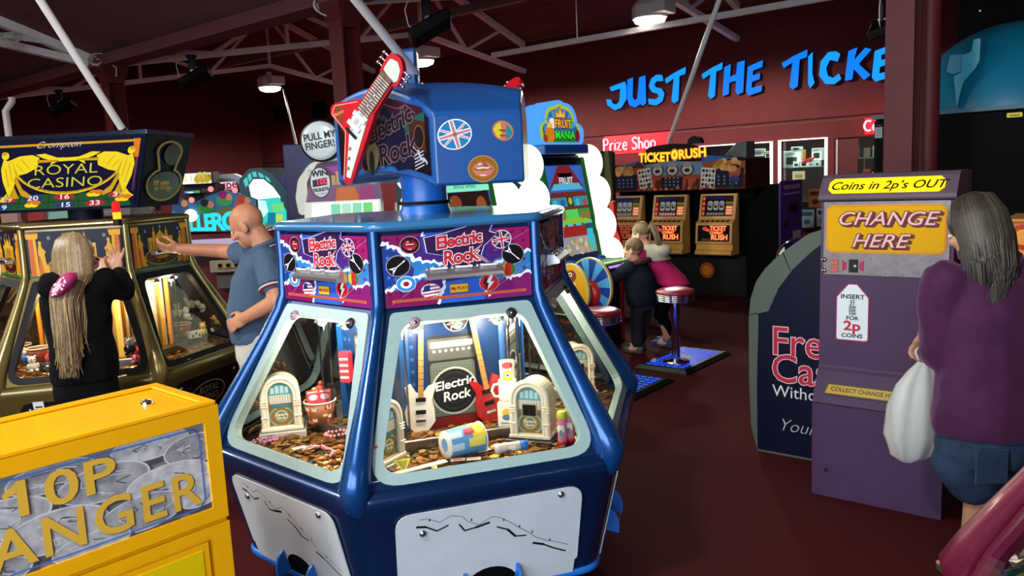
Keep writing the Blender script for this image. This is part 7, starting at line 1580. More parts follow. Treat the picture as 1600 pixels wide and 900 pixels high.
cg = [mat('coin_photo_%d' % i, c_, .25, noise=.28, nscale=28) for i, c_ in enumerate(('#b4b6bc', '#a2a4aa', '#c4c6ca', '#94969c'))]; ce = mat('coin_photo_edge', '#d4d6da', .25); cd_ = mat('coin_photo_shade', '#55525a', .3)
def clipell(b, x, y, rx, ry, m, z):
    pts = [(min(max(x+rx*math.cos(2*PI*i/40), x0), x1), min(max(y+ry*math.sin(2*PI*i/40), z0), z1)) for i in range(40)]; b.poly(pts, m, z)
for i, (x, y, rx, ry) in enumerate(cs):
    clipell(b, x+.008, y-.014, rx*1.03, ry*1.06, cd_, .0015+i*.0004); clipell(b, x, y, rx, ry, ce, .0016+i*.0004); clipell(b, x, y, rx*.95, ry*.92, cg[i % 4], .0017+i*.0004)
bl = P('#4a78c0'); q = rrect(x0+.015, z0+.012, x1-.02, z1-.012, .03); b.line(q+[q[0]], .004, bl, .0075)
yl = mat('letter_yellow', '#e0b440', .35); ys = P('#5a5048')
for m_, dx, z in ((ys, .002, .0078), (yl, 0, .0084)):
    b.text('10P', .128, m_, .345+dx, .965-dx, z, off=.002, sx=1.35, sp=1.04); b.text('CHANGER', .146, m_, .318+dx, .846-dx, z, off=.002, sx=1.04, sp=1.12)
vs_, _f = text_mesh('10P', .128, 0.0, .002, 'CENTER', 1.04); x1_ = .345+1.35*min(v[0] for v in vs_); y1_ = .965+max(v[1] for v in vs_)
b.poly([(x1_+.001, y1_), (x1_-.008, y1_-.012), (x1_-.030, y1_-.024), (x1_-.030, y1_-.040), (x1_+.001, y1_-.028)], yl, .0084)
r = random.Random(21)
for x, y, rx, ry in cs:
    for i in range(9):
        a = r.uniform(0, 6.3); q_ = [(x+rx*.72*r.uniform(.2, 1)*math.cos(a+k*.35)*.9, y+ry*.7*r.uniform(.5, 1)*math.sin(a+k*.35)) for k in range(3)]
        if all(x0+.004 < p[0] < x1-.004 and z0+.004 < p[1] < z1-.004 for p in q_): b.line(q_, .0022, (ce, cd_)[i % 3 == 0], .0072)
b.build('coin_print', t)
b = MB(FYX); b.prism([(.055, .11), (Wy-.07, .11), (Wy-.07, z0-.095), (.055, z0-.095)], .002, .008, M_yel); b.prism([(.075, .13), (Wy-.09, .13), (Wy-.09, z0-.115), (.075, z0-.115)], .008, .0095, M_yeld); b.build('door', t)
# ------------------------------------------------------------------ people
from mathutils import noise as NZ
FOLD = {'polo_shirt': .010, 'hooded_jacket': .012, 'trousers': .010, 'shorts': .010, 'jacket': .013, 'fleece_top': .007, 'velour_top': .013, 'denim_shorts': .010}
def bake(b, name, parent, voxel, smooth=4, mats=None):
    o = b.build(name)
    md = o.modifiers.new('r', 'REMESH'); md.mode = 'VOXEL'; md.voxel_size = voxel; md.use_smooth_shade = True
    if smooth: ms = o.modifiers.new('s', 'SMOOTH'); ms.iterations = smooth; ms.factor = .5
    dg = bpy.context.evaluated_depsgraph_get(); me = bpy.data.meshes.new_from_object(o.evaluated_get(dg)); me.name = name
    if name in FOLD:
        am = FOLD[name]
        for v_ in me.vertices:
            p = v_.co; q = Vector((p.x*9+p.z*3, p.y*9, p.z*6+p.x*4)); v_.co = p+v_.normal*am*(NZ.noise(q)+.5*NZ.noise(q*2.3))
    old = o.data; o.modifiers.clear(); o.data = me; bpy.data.meshes.remove(old)
    if parent is not None:
        for v_ in me.vertices: v_.co = v_.co-parent.location
        o.parent = parent
    return o
def limb(b, pts, rad, m, flat=1.0):
    pts = [Vector(p) for p in pts]
    for (p, r), (q, s) in zip(zip(pts, rad), list(zip(pts, rad))[1:]): b.tube([p, q], [r, s], m, 14)
    for p, r in zip(pts, rad): b.ball(p, r, m, 14, 10)
def trunk(b, rings, m, n=20):                        # (centre, half width, half depth, right vector)
    R = []
    for c, rx, ry, rt in rings:
        rt = Vector(rt).normalized(); fw = Vector((0, 0, 1)).cross(rt)
        R.append([Vector(c)+rt*rx*math.cos(2*PI*i/n)+fw*ry*math.sin(2*PI*i/n) for i in range(n)])
    b.loft(R, m, smooth=True)
def hframe(o, fwd, up):                              # head: local -Y forward, +Z up
    f = Vector(fwd).normalized(); u = Vector(up); u = (u-f*u.dot(f)).normalized(); x = u.cross(-f)*1.0; x = (-f).cross(u)
    y = -f; x = y.cross(u); 
    return Matrix(((x.x, y.x, u.x, o[0]), (x.y, y.y, u.y, o[1]), (x.z, y.z, u.z, o[2]), (0, 0, 0, 1)))
def head(b, M, m, s=1.0):
    M = M @ Matrix.Scale(s, 4)
    b.ball((0, .012, .028), (.074, .094, .088), m, 24, 16, M); b.ball((0, -.022, -.045), (.058, .066, .07), m, 20, 14, M)
    b.ball((0, -.062, -.088), (.026, .022, .022), m, 12, 8, M); b.ball((0, -.058, .022), (.052, .03, .03), m, 14, 10, M)
    b.tube([(0, -.086, .018), (0, -.107, -.022), (0, -.098, -.030)], [.010, .015, .014], m, 10, M); b.ball((0, -.104, -.024), .014, m, 10, 8, M)
    for sx in (-1, 1):
        b.ball((sx*.013, -.093, -.028), .010, m, 8, 6, M); b.ball((sx*.04, -.058, -.025), (.026, .026, .022), m, 10, 8, M)
        b.ball((sx*.078, .012, -.012), (.012, .022, .033), m, 12, 10, M); b.ball((sx*.076, .0, -.035), (.009, .012, .012), m, 8, 6, M)
    b.ball((0, -.083, -.062), (.022, .010, .007), m, 10, 8, M); b.ball((0, -.081, -.074), (.02, .010, .007), m, 10, 8, M)
def eyes(t, M, s=1.0):
    M = M @ Matrix.Scale(s, 4)
    for sx in (-1, 1):
        b = MB(Matrix.Translation(-t.location)); b.ball((sx*.031, -.080, .004), (.0125, .006, .007), mat('eye_white', '#d8d4cc', .2), 12, 8, M); b.ball((sx*.031, -.0845, .004), (.005, .0025, .005), mat('eye_iris', '#2a2018', .2), 8, 6, M)
        b.build('eye', t)
def hand(b, M, m, curl=.35, spread=.12, s=1.0, thumb=.9):  # local: +Y to fingertips, +X thumb side, -Z palm
    M = M @ Matrix.Scale(s, 4)
    b.ball((0, .042, 0), (.039, .05, .016), m, 16, 10, M); b.ball((.018, .03, -.006), (.02, .032, .014), m, 10, 8, M); b.tube([(0, -.02, 0), (0, .03, 0)], [.026, .03], m, 12, M, flat=.75)
    for i, (x, L) in enumerate(((.030, .070), (.010, .080), (-.011, .075), (-.031, .060))):
        a = -spread*(i-1.5)*-1.0; d = Vector((math.sin(spread*(1.5-i)), math.cos(spread*(1.5-i)), 0)); p = Vector((x, .082, 0)); pts = [p]; cu = 0
        for k, f in enumerate((.45, .32, .23)):
            cu += curl*(.7 if k == 0 else 1.0); pts.append(pts[-1]+(d*math.cos(cu)+Vector((0, 0, -1))*math.sin(cu))*L*f)
        b.tube([M @ q for q in pts], [.0098*s, .0092*s, .0084*s, .0070*s], m, 10); b.ball(M @ pts[-1], .0072*s, m, 8, 6); b.ball(M @ pts[0], .0102*s, m, 8, 6)
    p = [Vector((.028, .018, -.004)), Vector((.050, .040, -.012)), Vector((.060, .066, -.012-.016*thumb)), Vector((.060, .088, -.016-.02*thumb))]
    b.tube([M @ q for q in p], [.014*s, .0115*s, .0105*s, .008*s], m, 10); b.ball(M @ p[-1], .0082*s, m, 8, 6)
def hand_m(o, fingers, thumb):                       # matrix from wrist point, finger direction, thumb-side direction
    y = Vector(fingers).normalized(); x = Vector(thumb); x = (x-y*x.dot(y)).normalized(); z = x.cross(y)
    return Matrix(((x.x, y.x, z.x, o[0]), (x.y, y.y, z.y, o[1]), (x.z, y.z, z.z, o[2]), (0, 0, 0, 1)))
def strands(b, roots, fn, m, rad=.004, n=6):
    for k, p in enumerate(roots): b.tube(fn(Vector(p), k), [rad*(1-.5*i/(n-1)) for i in range(n)], m, 5)
def shoe(b, heel, toe, m, s=1.0):
    h, t_ = Vector(heel), Vector(toe); d = (t_-h).normalized(); L = (t_-h).length
    for f, r, z in ((.12, .036, .034), (.4, .037, .036), (.68, .041, .032), (.88, .036, .026)): p = h+d*L*f; b.ball((p.x, p.y, z*s), (r*s, r*s, z*s), m, 14, 8)
    p = h+d*L*.5; b.loft([[(h.x+d.x*L*f-d.y*w*s, h.y+d.y*L*f+d.x*w*s, z) for f, w in ((-.02, .02), (.0, .034), (.4, .036), (.7, .045), (.95, .03), (1.0, 0), (.95, -.03), (.7, -.045), (.4, -.036), (0, -.034), (-.02, -.02))] for z in (0.0, .022*s)], m, smooth=False)
def skin(n, c): return mat('skin_'+n, c, .5, noise=.05, nscale=30, spec=.35)
Wp = at_y
# man in polo shirt
Y = 4.55; t = thing('person', 'bald man in a grey-blue polo shirt and pale shorts reaching to the gold coin pusher', 'person', (Wp(400, 525, Y).x, Y, 0))
ms = skin('man', '#b47a5c'); F = Vector((-1, .12, 0)).normalized(); Rt = Vector((.12, 1, 0)).normalized()      # facing left; his right is away
hc = Wp(386, 352, Y); hM = hframe(hc, F+Vector((0, 0, -.52)), Vector((-.3, 0, 1)))
nb = Wp(414, 385, Y); sh_n = Wp(416, 404, 4.36); sh_f = Wp(402, 398, 4.74); el_n = Wp(432, 470, 4.26); wr_n = Wp(384, 496, 4.32); el_f = Wp(345, 392, 4.80); wr_f = Wp(282, 389, 4.74)
hip = Wp(408, 524, Y); up = Vector((0, 0, 1))
b = MB(); head(b, hM, ms, 1.04); limb(b, [hc+Vector((.055, 0, -.05)), nb], [.058, .064], ms)
trunk(b, [(hip+Vector((0, 0, -.05)), .15, .11, Rt), (hip+up*.18, .155, .12, Rt), (Wp(410, 430, Y), .165, .12, Rt), (nb+Vector((0, 0, -.06)), .15, .09, Rt), (nb, .06, .05, Rt)], ms)
limb(b, [sh_n, el_n, wr_n], [.056, .046, .034], ms); limb(b, [sh_f, el_f, wr_f], [.054, .043, .032], ms)
hand(b, hand_m(wr_n, wr_n*0+Vector((-.9, .05, -.42)), Vector((.0, .3, 1))), ms, .75, .05, 1.05); hand(b, hand_m(wr_f, Vector((-1, -.1, .10)), Vector((0, -.7, .75))), ms, .55, .06, 1.05)
for sy in (-1, 1):
    k = Vector((hip.x-.01, Y+sy*.09, .47)); a = Vector((hip.x+.02, Y+sy*.09, .07)); limb(b, [Vector((hip.x, Y+sy*.085, .80)), k, a], [.085, .06, .042], ms)
    b.ball((a.x-.06, a.y, .035), (.11, .04, .035), ms, 14, 8)
bake(b, 'body', t, .0065, 4); eyes(t, hM, 1.04)
M_polo = mat('polo_blue', '#46586e', .85, noise=.08, nscale=60, bump=.25, bscale=90, spec=.1)
b = MB(); bl = lambda px, py, w_, dd: (Wp(px, py, Y), w_, dd, Rt)
trunk(b, [bl(402, 530, .175, .135), bl(398, 505, .178, .145), bl(399, 470, .178, .150), bl(404, 435, .185, .135), bl(410, 410, .195, .115), bl(414, 393, .17, .095), bl(416, 383, .10, .075)], M_polo)
limb(b, [sh_n, sh_n+(el_n-sh_n)*.58], [.074, .072], M_polo); limb(b, [sh_f, sh_f+(el_f-sh_f)*.52], [.072, .066], M_polo)
top_ = bake(b, 'polo_shirt', t, .011, 4)
b = MB(T(-t.location)); e1 = sh_n+(el_n-sh_n)*.60; d = (el_n-sh_n).normalized(); b.tube([e1+d*.008, e1+d*.018], .077, mat('cuff_navy', '#20283c', .8), 20); b.tube([e1+d*.019, e1+d*.026], .0772, mat('cuff_white', '#c8b8bc', .8), 20); b.tube([e1+d*.027, e1+d*.033], .077, mat('cuff_red', '#7a3040', .8), 20)
b.build('cuff', top_)
b = MB(T(-t.location)); b.tube([nb+Vector((.055*math.cos(a)*1.15+.005, .072*math.sin(a), .012-.02*math.cos(a)*-1)) for a in [2*PI*i/18 for i in range(18)]], .014, M_polo, 8, closed=True); b.tube([nb+Vector((.068*math.cos(a)*1.15+.005, .082*math.sin(a), -.006+.02*math.cos(a))) for a in [2*PI*i/18 for i in range(18)]], .004, mat('cuff_white', ''), 6, closed=True); b.build('collar', top_)
M_short = mat('shorts_pale', '#b4aea4', .85, bump=.2, bscale=60)
b = MB(); trunk(b, [(hip+Vector((.0, 0, .03)), .165, .135, Rt), (hip+Vector((0, 0, -.12)), .185, .14, Rt)], M_short)
for sy in (-1, 1): limb(b, [Vector((hip.x, Y+sy*.09, .76)), Vector((hip.x-.01, Y+sy*.095, .52))], [.105, .10], M_short)
bake(b, 'shorts', t, .013, 3)
def put(b, name, t): b.v = [tuple(Vector(v)-t.location) for v in b.v]; return b.build(name, t)
for sy in (-1, 1): b = MB(); shoe(b, (hip.x+.06, Y+sy*.09, 0), (hip.x-.21, Y+sy*.10, 0), mat('shoe_grey', '#3a3a3c', .6), 1.1); put(b, 'shoe', t)
b = MB(T(-t.location)); 
for i in range(160):
    a = random.uniform(.3, PI-.3)+(0 if i % 2 else 0); r = random.uniform(0, 1); 
    p = hM @ Vector((random.choice((-1, 1))*(.070+.004*random.random()), random.uniform(-.01, .08), random.uniform(-.05, .02)));
    b.tube([p, p+Vector((.004, 0, -.008))], .0008, mat('stubble_grey', '#8a7a70', .8), 4)
b.build('hair_stubble', t)
# girl with long hair, seen from behind
Y = 4.02; t = thing('person', 'girl in black with long fair hair and pink spotted hood facing the gold pusher', 'person', (Wp(130, 560, Y).x, Y, 0))
gs = skin('girl', '#c89a80'); Fg = Vector((-.12, 1, 0)).normalized(); Rg = Vector((1, .12, 0)).normalized(); cxg = Wp(130, 560, Y).x
hc = Wp(122, 403, Y+.02); hM = hframe(hc, Fg+Vector((.25, 0, -.1)), up)
shz = Wp(130, 437, Y).z; shL = Vector((Wp(96, 440, Y).x, Y, shz-.02)); shR = Vector((Wp(163, 440, Y).x, Y, shz-.01)); hz = .80
elR = Wp(193, 452, Y+.10); wrR = Wp(182, 424, Y+.24); elL = Vector((Wp(92, 470, Y).x-.02, Y+.16, shz-.17)); wrL = Vector((Wp(104, 430, Y).x, Y+.34, shz-.02))
b = MB(); head(b, hM, gs, .93); limb(b, [hc+Vector((0, -.01, -.06)), Vector((cxg, Y, shz+.03))], [.046, .05], gs)
trunk(b, [((cxg, Y, hz-.06), .135, .10, Rg), ((cxg, Y, hz+.16), .115, .085, Rg), ((cxg, Y, shz-.06), .14, .085, Rg), ((cxg, Y, shz+.03), .06, .05, Rg)], gs)
limb(b, [shR, elR, wrR], [.042, .035, .026], gs); limb(b, [shL, elL, wrL], [.042, .035, .026], gs)
hand(b, hand_m(wrR, Vector((.0, .25, 1)), Vector((-1, .1, .1))), gs, .18, .28, .9, .2); hand(b, hand_m(wrL, Vector((.1, .6, .9)), Vector((1, 0, 0))), gs, .3, .12, .9)
for sx in (-1, 1):
    limb(b, [(cxg+sx*.07, Y, hz-.04), (cxg+sx*.075, Y+.01, .42), (cxg+sx*.08, Y, .07)], [.07, .05, .036], gs); b.ball((cxg+sx*.08, Y+.05, .032), (.036, .095, .032), gs, 12, 8)
bake(b, 'body', t, .006, 3); eyes(t, hM, .93)
M_blk = mat('hoodie_black', '#08080a', .9, bump=.3, bscale=50, spec=.1)
b = MB(); trunk(b, [((cxg, Y, hz-.04), .158, .125, Rg), ((cxg, Y, hz+.02), .165, .13, Rg), ((cxg, Y, hz+.2), .158, .115, Rg), ((cxg, Y, shz-.08), .175, .115, Rg), ((cxg, Y, shz-.01), .15, .09, Rg), ((cxg, Y, shz+.035), .08, .07, Rg)], M_blk)
limb(b, [shR, elR, elR+(wrR-elR)*.8], [.066, .060, .046], M_blk); limb(b, [shL, elL, elL+(wrL-elL)*.85], [.066, .058, .042], M_blk)
b.ball((cxg-.02, Y-.075, shz-.02), (.13, .06, .085), M_blk, 18, 12); top_ = bake(b, 'hooded_jacket', t, .011, 4)
b = MB(); trunk(b, [((cxg, Y, hz+.03), .15, .115, Rg), ((cxg, Y, hz-.10), .158, .12, Rg), ((cxg, Y, hz-.16), .15, .11, Rg)], M_blk)
for sx in (-1, 1): limb(b, [(cxg+sx*.075, Y, hz-.1), (cxg+sx*.08, Y+.01, .42), (cxg+sx*.085, Y, .10)], [.082, .068, .062], M_blk)
bake(b, 'trousers', t, .012, 3)
for sx in (-1, 1): b = MB(); shoe(b, (cxg+sx*.085, Y-.05, 0), (cxg+sx*.09, Y+.17, 0), M_blk, .95); put(b, 'shoe', t)
# pink spotted hood lining folded over the shoulder
hp = [Wp(*q, Y-.205) for q in ((77, 459), (81, 466), (92, 463), (104, 452), (114, 437), (112, 428), (101, 427), (91, 436), (82, 449))]
b = MB(); n = len(hp); ctr = sum(hp, Vector())/n; m_ = mat('hood_pink', '#a82468', .8)
b.loft([[p+(ctr-p)*.0+Vector((0, .045, 0)) for p in hp], [p for p in hp], [p+(ctr-p)*.3+Vector((0, -.014, .0)) for p in hp], [p+(ctr-p)*.96+Vector((0, -.018, 0)) for p in hp]], m_)
r = random.Random(2)
for i in range(46):
    a, c = r.random(), r.random(); k = r.randrange(n); p = ctr+(hp[k]-ctr)*a*.82*.9+(hp[(k+1) % n]-hp[k])*c*a*.8; b.ball((p.x, p.y-.0175, p.z), (.006, .003, .006), mat('hood_spot', '#e0c0d0', .8), 7, 5)
b.v = [tuple(Vector(v)-t.location) for v in b.v]; b.build('hood_lining', top_)
Mh = mat('hair_fair', '#735f42', .45, noise=.25, nscale=60); Mh2 = mat('hair_fair_light', '#9c845a', .45, noise=.2, nscale=60); r = random.Random(8)
b = MB(); b.ball((0, .030, .034), (.088, .098, .094), Mh, 28, 18, hM @ Matrix.Scale(.98, 4)); bk = []
b.v = [tuple(Vector(v)-t.location) for v in b.v]
for i in range(560):
    a = r.uniform(-1.75, 1.75)                       # angle round the back of the head
    top = hM @ Vector((.035*math.sin(a), .03+.03*math.cos(a), .125)); mid = hM @ Vector((.088*math.sin(a), .030+.098*math.cos(a), .03)); lowp = hM @ Vector((.090*math.sin(a)*1.1, .04+.085*math.cos(a), -.08))
    L = r.uniform(.34, .50)-(.10 if abs(a) > 1.2 else 0); fan = .75 if a > .5 else 1.05
    dx = math.sin(a)*.05*fan+.004+r.uniform(-.02, .02); e = lowp+Vector((dx, -.055-.02*r.random(), -.12)); f = e+Vector((dx*.35, -.01, -L+.16)); g = f+Vector((r.uniform(-.02, .02), .0, -.05))
    b.tube([p-t.location for p in (top, hM @ Vector((.07*math.sin(a), .03+.08*math.cos(a), .09)), mid, lowp, e, (e+f)/2+Vector((r.uniform(-.01, .01), 0, 0)), f, g)], [.003, .0045, .005, .0045, .004, .0035, .0025, .001], Mh2 if r.random() < .35 else Mh, 5)
b.build('long_hair', t)
# boy in dark jacket
FB = Vector((-.7706, .6374, 0)); RB = Vector((.6374, .7706, 0))
fb = at_z(1001, 548, 0); t = thing('person', 'small boy in dark navy jacket leaning on the ticket game console', 'person', fb); x, y = fb.x, fb.y
bs = skin('boy', '#c08f78'); hc = Wp(989, 390, y-.02); hM = hframe(hc, FB+Vector((-.25, .0, -.05)), up)
def off(f, s_, z): return Vector((x, y, z))+FB*f+RB*s_
hipz = .50; shz = hc.z-.165
sL = off(.02, -.13, shz); sR = off(.02, .13, shz)
b = MB(); head(b, hM, bs, .86); limb(b, [hc+Vector((.0, 0, -.05)), off(.0, 0, shz+.02)], [.042, .048], bs)
trunk(b, [(off(-.03, 0, hipz-.05), .11, .09, RB), (off(-.02, 0, hipz+.12), .105, .085, RB), (off(0, 0, shz-.05), .12, .08, RB), (off(.0, 0, shz+.03), .05, .045, RB)], bs)
eL, wL = off(.19, -.18, shz-.10), off(.34, -.11, shz+.015); eR, wR = off(.17, .18, shz-.12), off(.33, .10, shz-.02)
limb(b, [sL, eL, wL], [.038, .032, .024], bs); limb(b, [sR, eR, wR], [.038, .032, .024], bs)
hand(b, hand_m(wL, FB+Vector((0, 0, -.25)), RB+Vector((0, 0, .3))), bs, .6, .06, .78); hand(b, hand_m(wR, FB+Vector((0, 0, -.3)), -RB), bs, .4, .1, .78)
for sy, df in ((-1, .0), (1, .05)):
    limb(b, [off(-.02, sy*.06, hipz-.03), off(.0, sy*.065, .27), off(-.01+df, sy*.065, .06)], [.06, .044, .034], bs); p = off(.04+df, sy*.065, .03); b.ball(p, (.06, .06, .028), bs, 12, 8)
bake(b, 'body', t, .006, 3); eyes(t, hM, .86)
M_nav = mat('jacket_navy', '#0f1724', .85, bump=.4, bscale=25, spec=.15); M_mar = mat('hood_maroon', '#3a1016', .9)
b = MB(); trunk(b, [(off(-.035, 0, hipz-.05), .155, .135, RB), (off(-.03, 0, hipz+.03), .165, .145, RB), (off(-.02, 0, hipz+.17), .16, .135, RB), (off(.0, 0, shz-.06), .165, .125, RB), (off(0, 0, shz), .13, .10, RB), (off(0, 0, shz+.04), .075, .075, RB)], M_nav)
limb(b, [sL, eL, eL+(wL-eL)*.85], [.072, .062, .05], M_nav); limb(b, [sR, eR, eR+(wR-eR)*.85], [.07, .06, .05], M_nav); top_ = bake(b, 'jacket', t, .011, 4)
b = MB(T(-t.location)); b.tube([off(.075*math.cos(a)-.02, .092*math.sin(a), shz+.045-.02*math.cos(a)) for a in [2*PI*i/20 for i in range(20)]], .028, M_mar, 10, closed=True); b.build('collar', top_)
b = MB(T(-t.location)); d = (wL-eL); b.tube([eL+d*.82, eL+d*.97], [.038, .034], mat('cuff_maroon', '#6a1c24', .85), 14); b.build('cuff', top_)
M_tr = mat('trousers_navy', '#0c1018', .9, bump=.2, bscale=40)
b = MB(); trunk(b, [(off(-.03, 0, hipz), .125, .11, RB), (off(-.03, 0, hipz-.1), .13, .115, RB)], M_tr)
for sy, df in ((-1, 0), (1, .05)): limb(b, [off(-.02, sy*.062, hipz-.08), off(0, sy*.066, .27), off(-.01+df, sy*.066, .10)], [.074, .062, .056], M_tr)
bake(b, 'trousers', t, .011, 3)
for sy, df in ((-1, 0), (1, .05)): b = MB(); p0 = off(-.06+df, sy*.066, 0); p1 = off(.13+df, sy*.075, 0); shoe(b, p0, p1, mat('shoe_olive', '#4a4c40', .7), .9); put(b, 'shoe', t)
def short_hair(t, hM, s, m, n, seed, ang=2.3):
    r = random.Random(seed); b = MB(T(-t.location)); b.ball((0, .016, .040), (.079, .097, .088), m, 26, 16, hM @ Matrix.Scale(s, 4))
    for i in range(n):
        a = r.uniform(-ang, ang); ph = r.uniform(-.25, 1.4); q = Vector((math.sin(a)*math.cos(ph), math.cos(a)*math.cos(ph), math.sin(ph))); p = Vector((.078*q.x, .016+.096*q.y, .036+.088*q.z))
        b.tube([hM @ (p*s), hM @ ((p+q*.006+Vector((0, .0, -.012)))*s), hM @ ((p+q*.006+Vector((0, -.004, -.024)))*s)], [.003, .003, .001], m, 4)
    return b
short_hair(t, hM, .875, mat('hair_brown', '#5e4228', .55, noise=.3, nscale=80), 420, 4).build('short_hair', t)
# older girl bending over the console, ponytail
fg = at_z(1043, 541, 0); t = thing('person', 'girl in pink and white fleece with ponytail bending over the ticket game', 'person', fg); x, y = fg.x, fg.y
gs2 = skin('girl_two', '#c4937c'); hc = Wp(1001, 366, y+.02); hM = hframe(hc, FB+Vector((-.1, .1, -.25)), up)
hipc = Wp(1046, 440, y); sc_ = Wp(1018, 396, y)
sL = sc_-RB*.15+FB*.02; sR = sc_+RB*.15+FB*.02; eL = sL+FB*.17+Vector((0, 0, -.17)); wL = eL+FB*.20+RB*.05+Vector((0, 0, .02)); eR = sR+FB*.17+Vector((0, 0, -.17)); wR = eR+FB*.18-RB*.05+Vector((0, 0, .02))
b = MB(); head(b, hM, gs2, .92); limb(b, [hc+Vector((.02, 0, -.06)), sc_+Vector((0, 0, .02))], [.044, .05], gs2); trunk(b, [(hipc-FB*.02, .13, .11, RB), ((hipc+sc_)/2, .12, .09, RB), (sc_, .13, .08, RB)], gs2)
limb(b, [sL, eL, wL], [.04, .034, .025], gs2); limb(b, [sR, eR, wR], [.04, .034, .025], gs2); hand(b, hand_m(wL, FB, RB), gs2, .4, .1, .85); hand(b, hand_m(wR, FB, -RB), gs2, .4, .1, .85)
anL = Wp(1042, 524, y); knL = Wp(1031, 480, y-.06); anL.z = max(anL.z, .09)
legs = ((hipc-RB*.07, knL, Vector((x, y, .09))), (hipc+RB*.07, hipc+RB*.08+FB*.16+Vector((0, 0, -.34)), Vector((x, y, .09))+RB*.16+FB*.05))
for a, k, c in legs: limb(b, [a, k, c], [.075, .052, .036], gs2); p = c+FB*.05; b.ball((p.x, p.y, .032), (.06, .06, .03), gs2, 12, 8)
bake(b, 'body', t, .0065, 3); eyes(t, hM, .92)
M_pk = mat('fleece_pink', '#b8245e', .9, bump=.3, bscale=60, spec=.1); M_fl = mat('fleece_white', '#b8b0a0', .95, bump=.9, bscale=140, spec=.05)
b = MB(); trunk(b, [(hipc-FB*.05+Vector((0, 0, -.03)), .165, .15, RB), (hipc+Vector((0, 0, .05)), .165, .145, RB), ((hipc*.5+sc_*.5)+Vector((0, 0, .01)), .16, .125, RB), (sc_+Vector((0, 0, -.02)), .15, .10, RB)], M_pk); limb(b, [sL, eL, eL+(wL-eL)*.9], [.06, .052, .04], M_pk); limb(b, [sR, eR, eR+(wR-eR)*.9], [.06, .052, .04], M_pk); bake(b, 'fleece_top', t, .011, 4)
b = MB(); trunk(b, [(sc_*.72+hipc*.28+Vector((0, 0, .015)), .165, .135, RB), (sc_+Vector((0, 0, .0)), .172, .125, RB), (sc_+Vector((0, 0, .05)), .13, .11, RB), (sc_+Vector((0, 0, .09)), .08, .08, RB)], M_fl); b.ball(sc_-FB*.09+Vector((0, 0, .03)), (.11, .10, .065), M_fl, 18, 12); bake(b, 'fleece_yoke', t, .011, 4)
b = MB(); trunk(b, [(hipc+Vector((0, 0, .02)), .14, .125, RB), (hipc+Vector((0, 0, -.1)), .15, .13, RB)], M_blk)
for a, k, c in legs: limb(b, [a+Vector((0, 0, -.04)), k, c+Vector((0, 0, .04))], [.09, .062, .044], M_blk)
bake(b, 'leggings', t, .011, 3)
M_sh = mat('shoe_blue', '#2c3a78', .6)
for a, k, c in legs[::-1]: b = MB(); shoe(b, c-FB*.06, c+FB*.16, M_sh, .98); sh_ = put(b, 'shoe', t)
b = MB(T(-t.location))
for a, k, c in legs[:1]:
    for i in range(3): p = c+FB*(.03+.025*i); b.tube([p-RB*.025+Vector((0, 0, -.02)), p+Vector((0, 0, -.005)), p+RB*.025+Vector((0, 0, -.02))], .004, mat('lace', '#a0a4b8', .7), 6)
b.build('laces', sh_)
mb_ = mat('hair_light_brown', '#6a5238', .5, noise=.3, nscale=80); b = short_hair(t, hM, .94, mb_, 300, 6, 2.0); r = random.Random(3)
b2 = MB(T(-t.location)); tie_ = hM @ Vector((.0, .10, .045)); pend = tie_+Vector((.085, -.06, -.16))
for i in range(70):
    o = Vector((r.uniform(-.014, .014), r.uniform(-.014, .014), r.uniform(-.014, .014))); b2.tube([tie_+o*.5, tie_+Vector((.03, -.02, .012))+o*1.2, tie_+Vector((.06, -.04, -.05))+o*1.6, pend+o*1.5, pend+o+Vector((.005, 0, -.03))], [.004, .005, .005, .004, .001], mb_, 5)
hr_ = b.build('hair', t); b2.build('ponytail', hr_)
b = MB(T(-t.location)); b.tube([tie_+Vector((.012*math.cos(a)*.3, .016*math.sin(a), .016*math.cos(a))) for a in [2*PI*i/14 for i in range(14)]], .005, mat('hair_tie', '#b0a090', .6), 6, closed=True); b.build('hair_tie', hr_)
# woman at the change machine
Y = 2.92; t = thing('person', 'woman in purple velour top and denim shorts with long grey-brown hair', 'person', (Wp(1545, 700, Y).x, Y, 0)); cx = Wp(1548, 620, Y).x
ws = skin('woman', '#b08468'); Fw = Vector((-.12, 1, 0)).normalized(); Rw = Vector((1, .12, 0)).normalized()
hc = Wp(1522, 358, Y+.04); hM = hframe(hc, Fw+Vector((-.25, 0, -.45)), up)
shz = Wp(1530, 420, Y).z; hz = Wp(1540, 668, Y).z
sL = Vector((Wp(1476, 440, Y).x, Y, shz-.05)); sR = Vector((Wp(1618, 440, Y).x, Y, shz-.05)); eL = Wp(1470, 545, Y+.05); wL = Wp(1446, 522, Y+.30); eR = Vector((sR.x+.04, Y+.05, shz-.30)); wR = Vector((sR.x-.06, Y+.28, shz-.22))
b = MB(); head(b, hM, ws, .98); limb(b, [hc+Vector((.01, -.01, -.07)), Vector((cx-.02, Y, shz+.02))], [.05, .056], ws)
trunk(b, [((cx, Y, hz-.08), .175, .13, Rw), ((cx, Y, hz+.2), .15, .11, Rw), ((cx, Y, shz-.08), .165, .10, Rw), ((cx-.01, Y, shz+.02), .07, .06, Rw)], ws)
limb(b, [sL, eL, wL], [.052, .044, .030], ws); limb(b, [sR, eR, wR], [.052, .044, .030], ws); hand(b, hand_m(wL, Vector((-.15, .5, -.75)), Vector((1, .2, 0))), ws, .8, .05, .95); hand(b, hand_m(wR, Vector((-.3, 1, 0)), Vector((0, 0, 1))), ws, .5, .08, .95)
lg = []
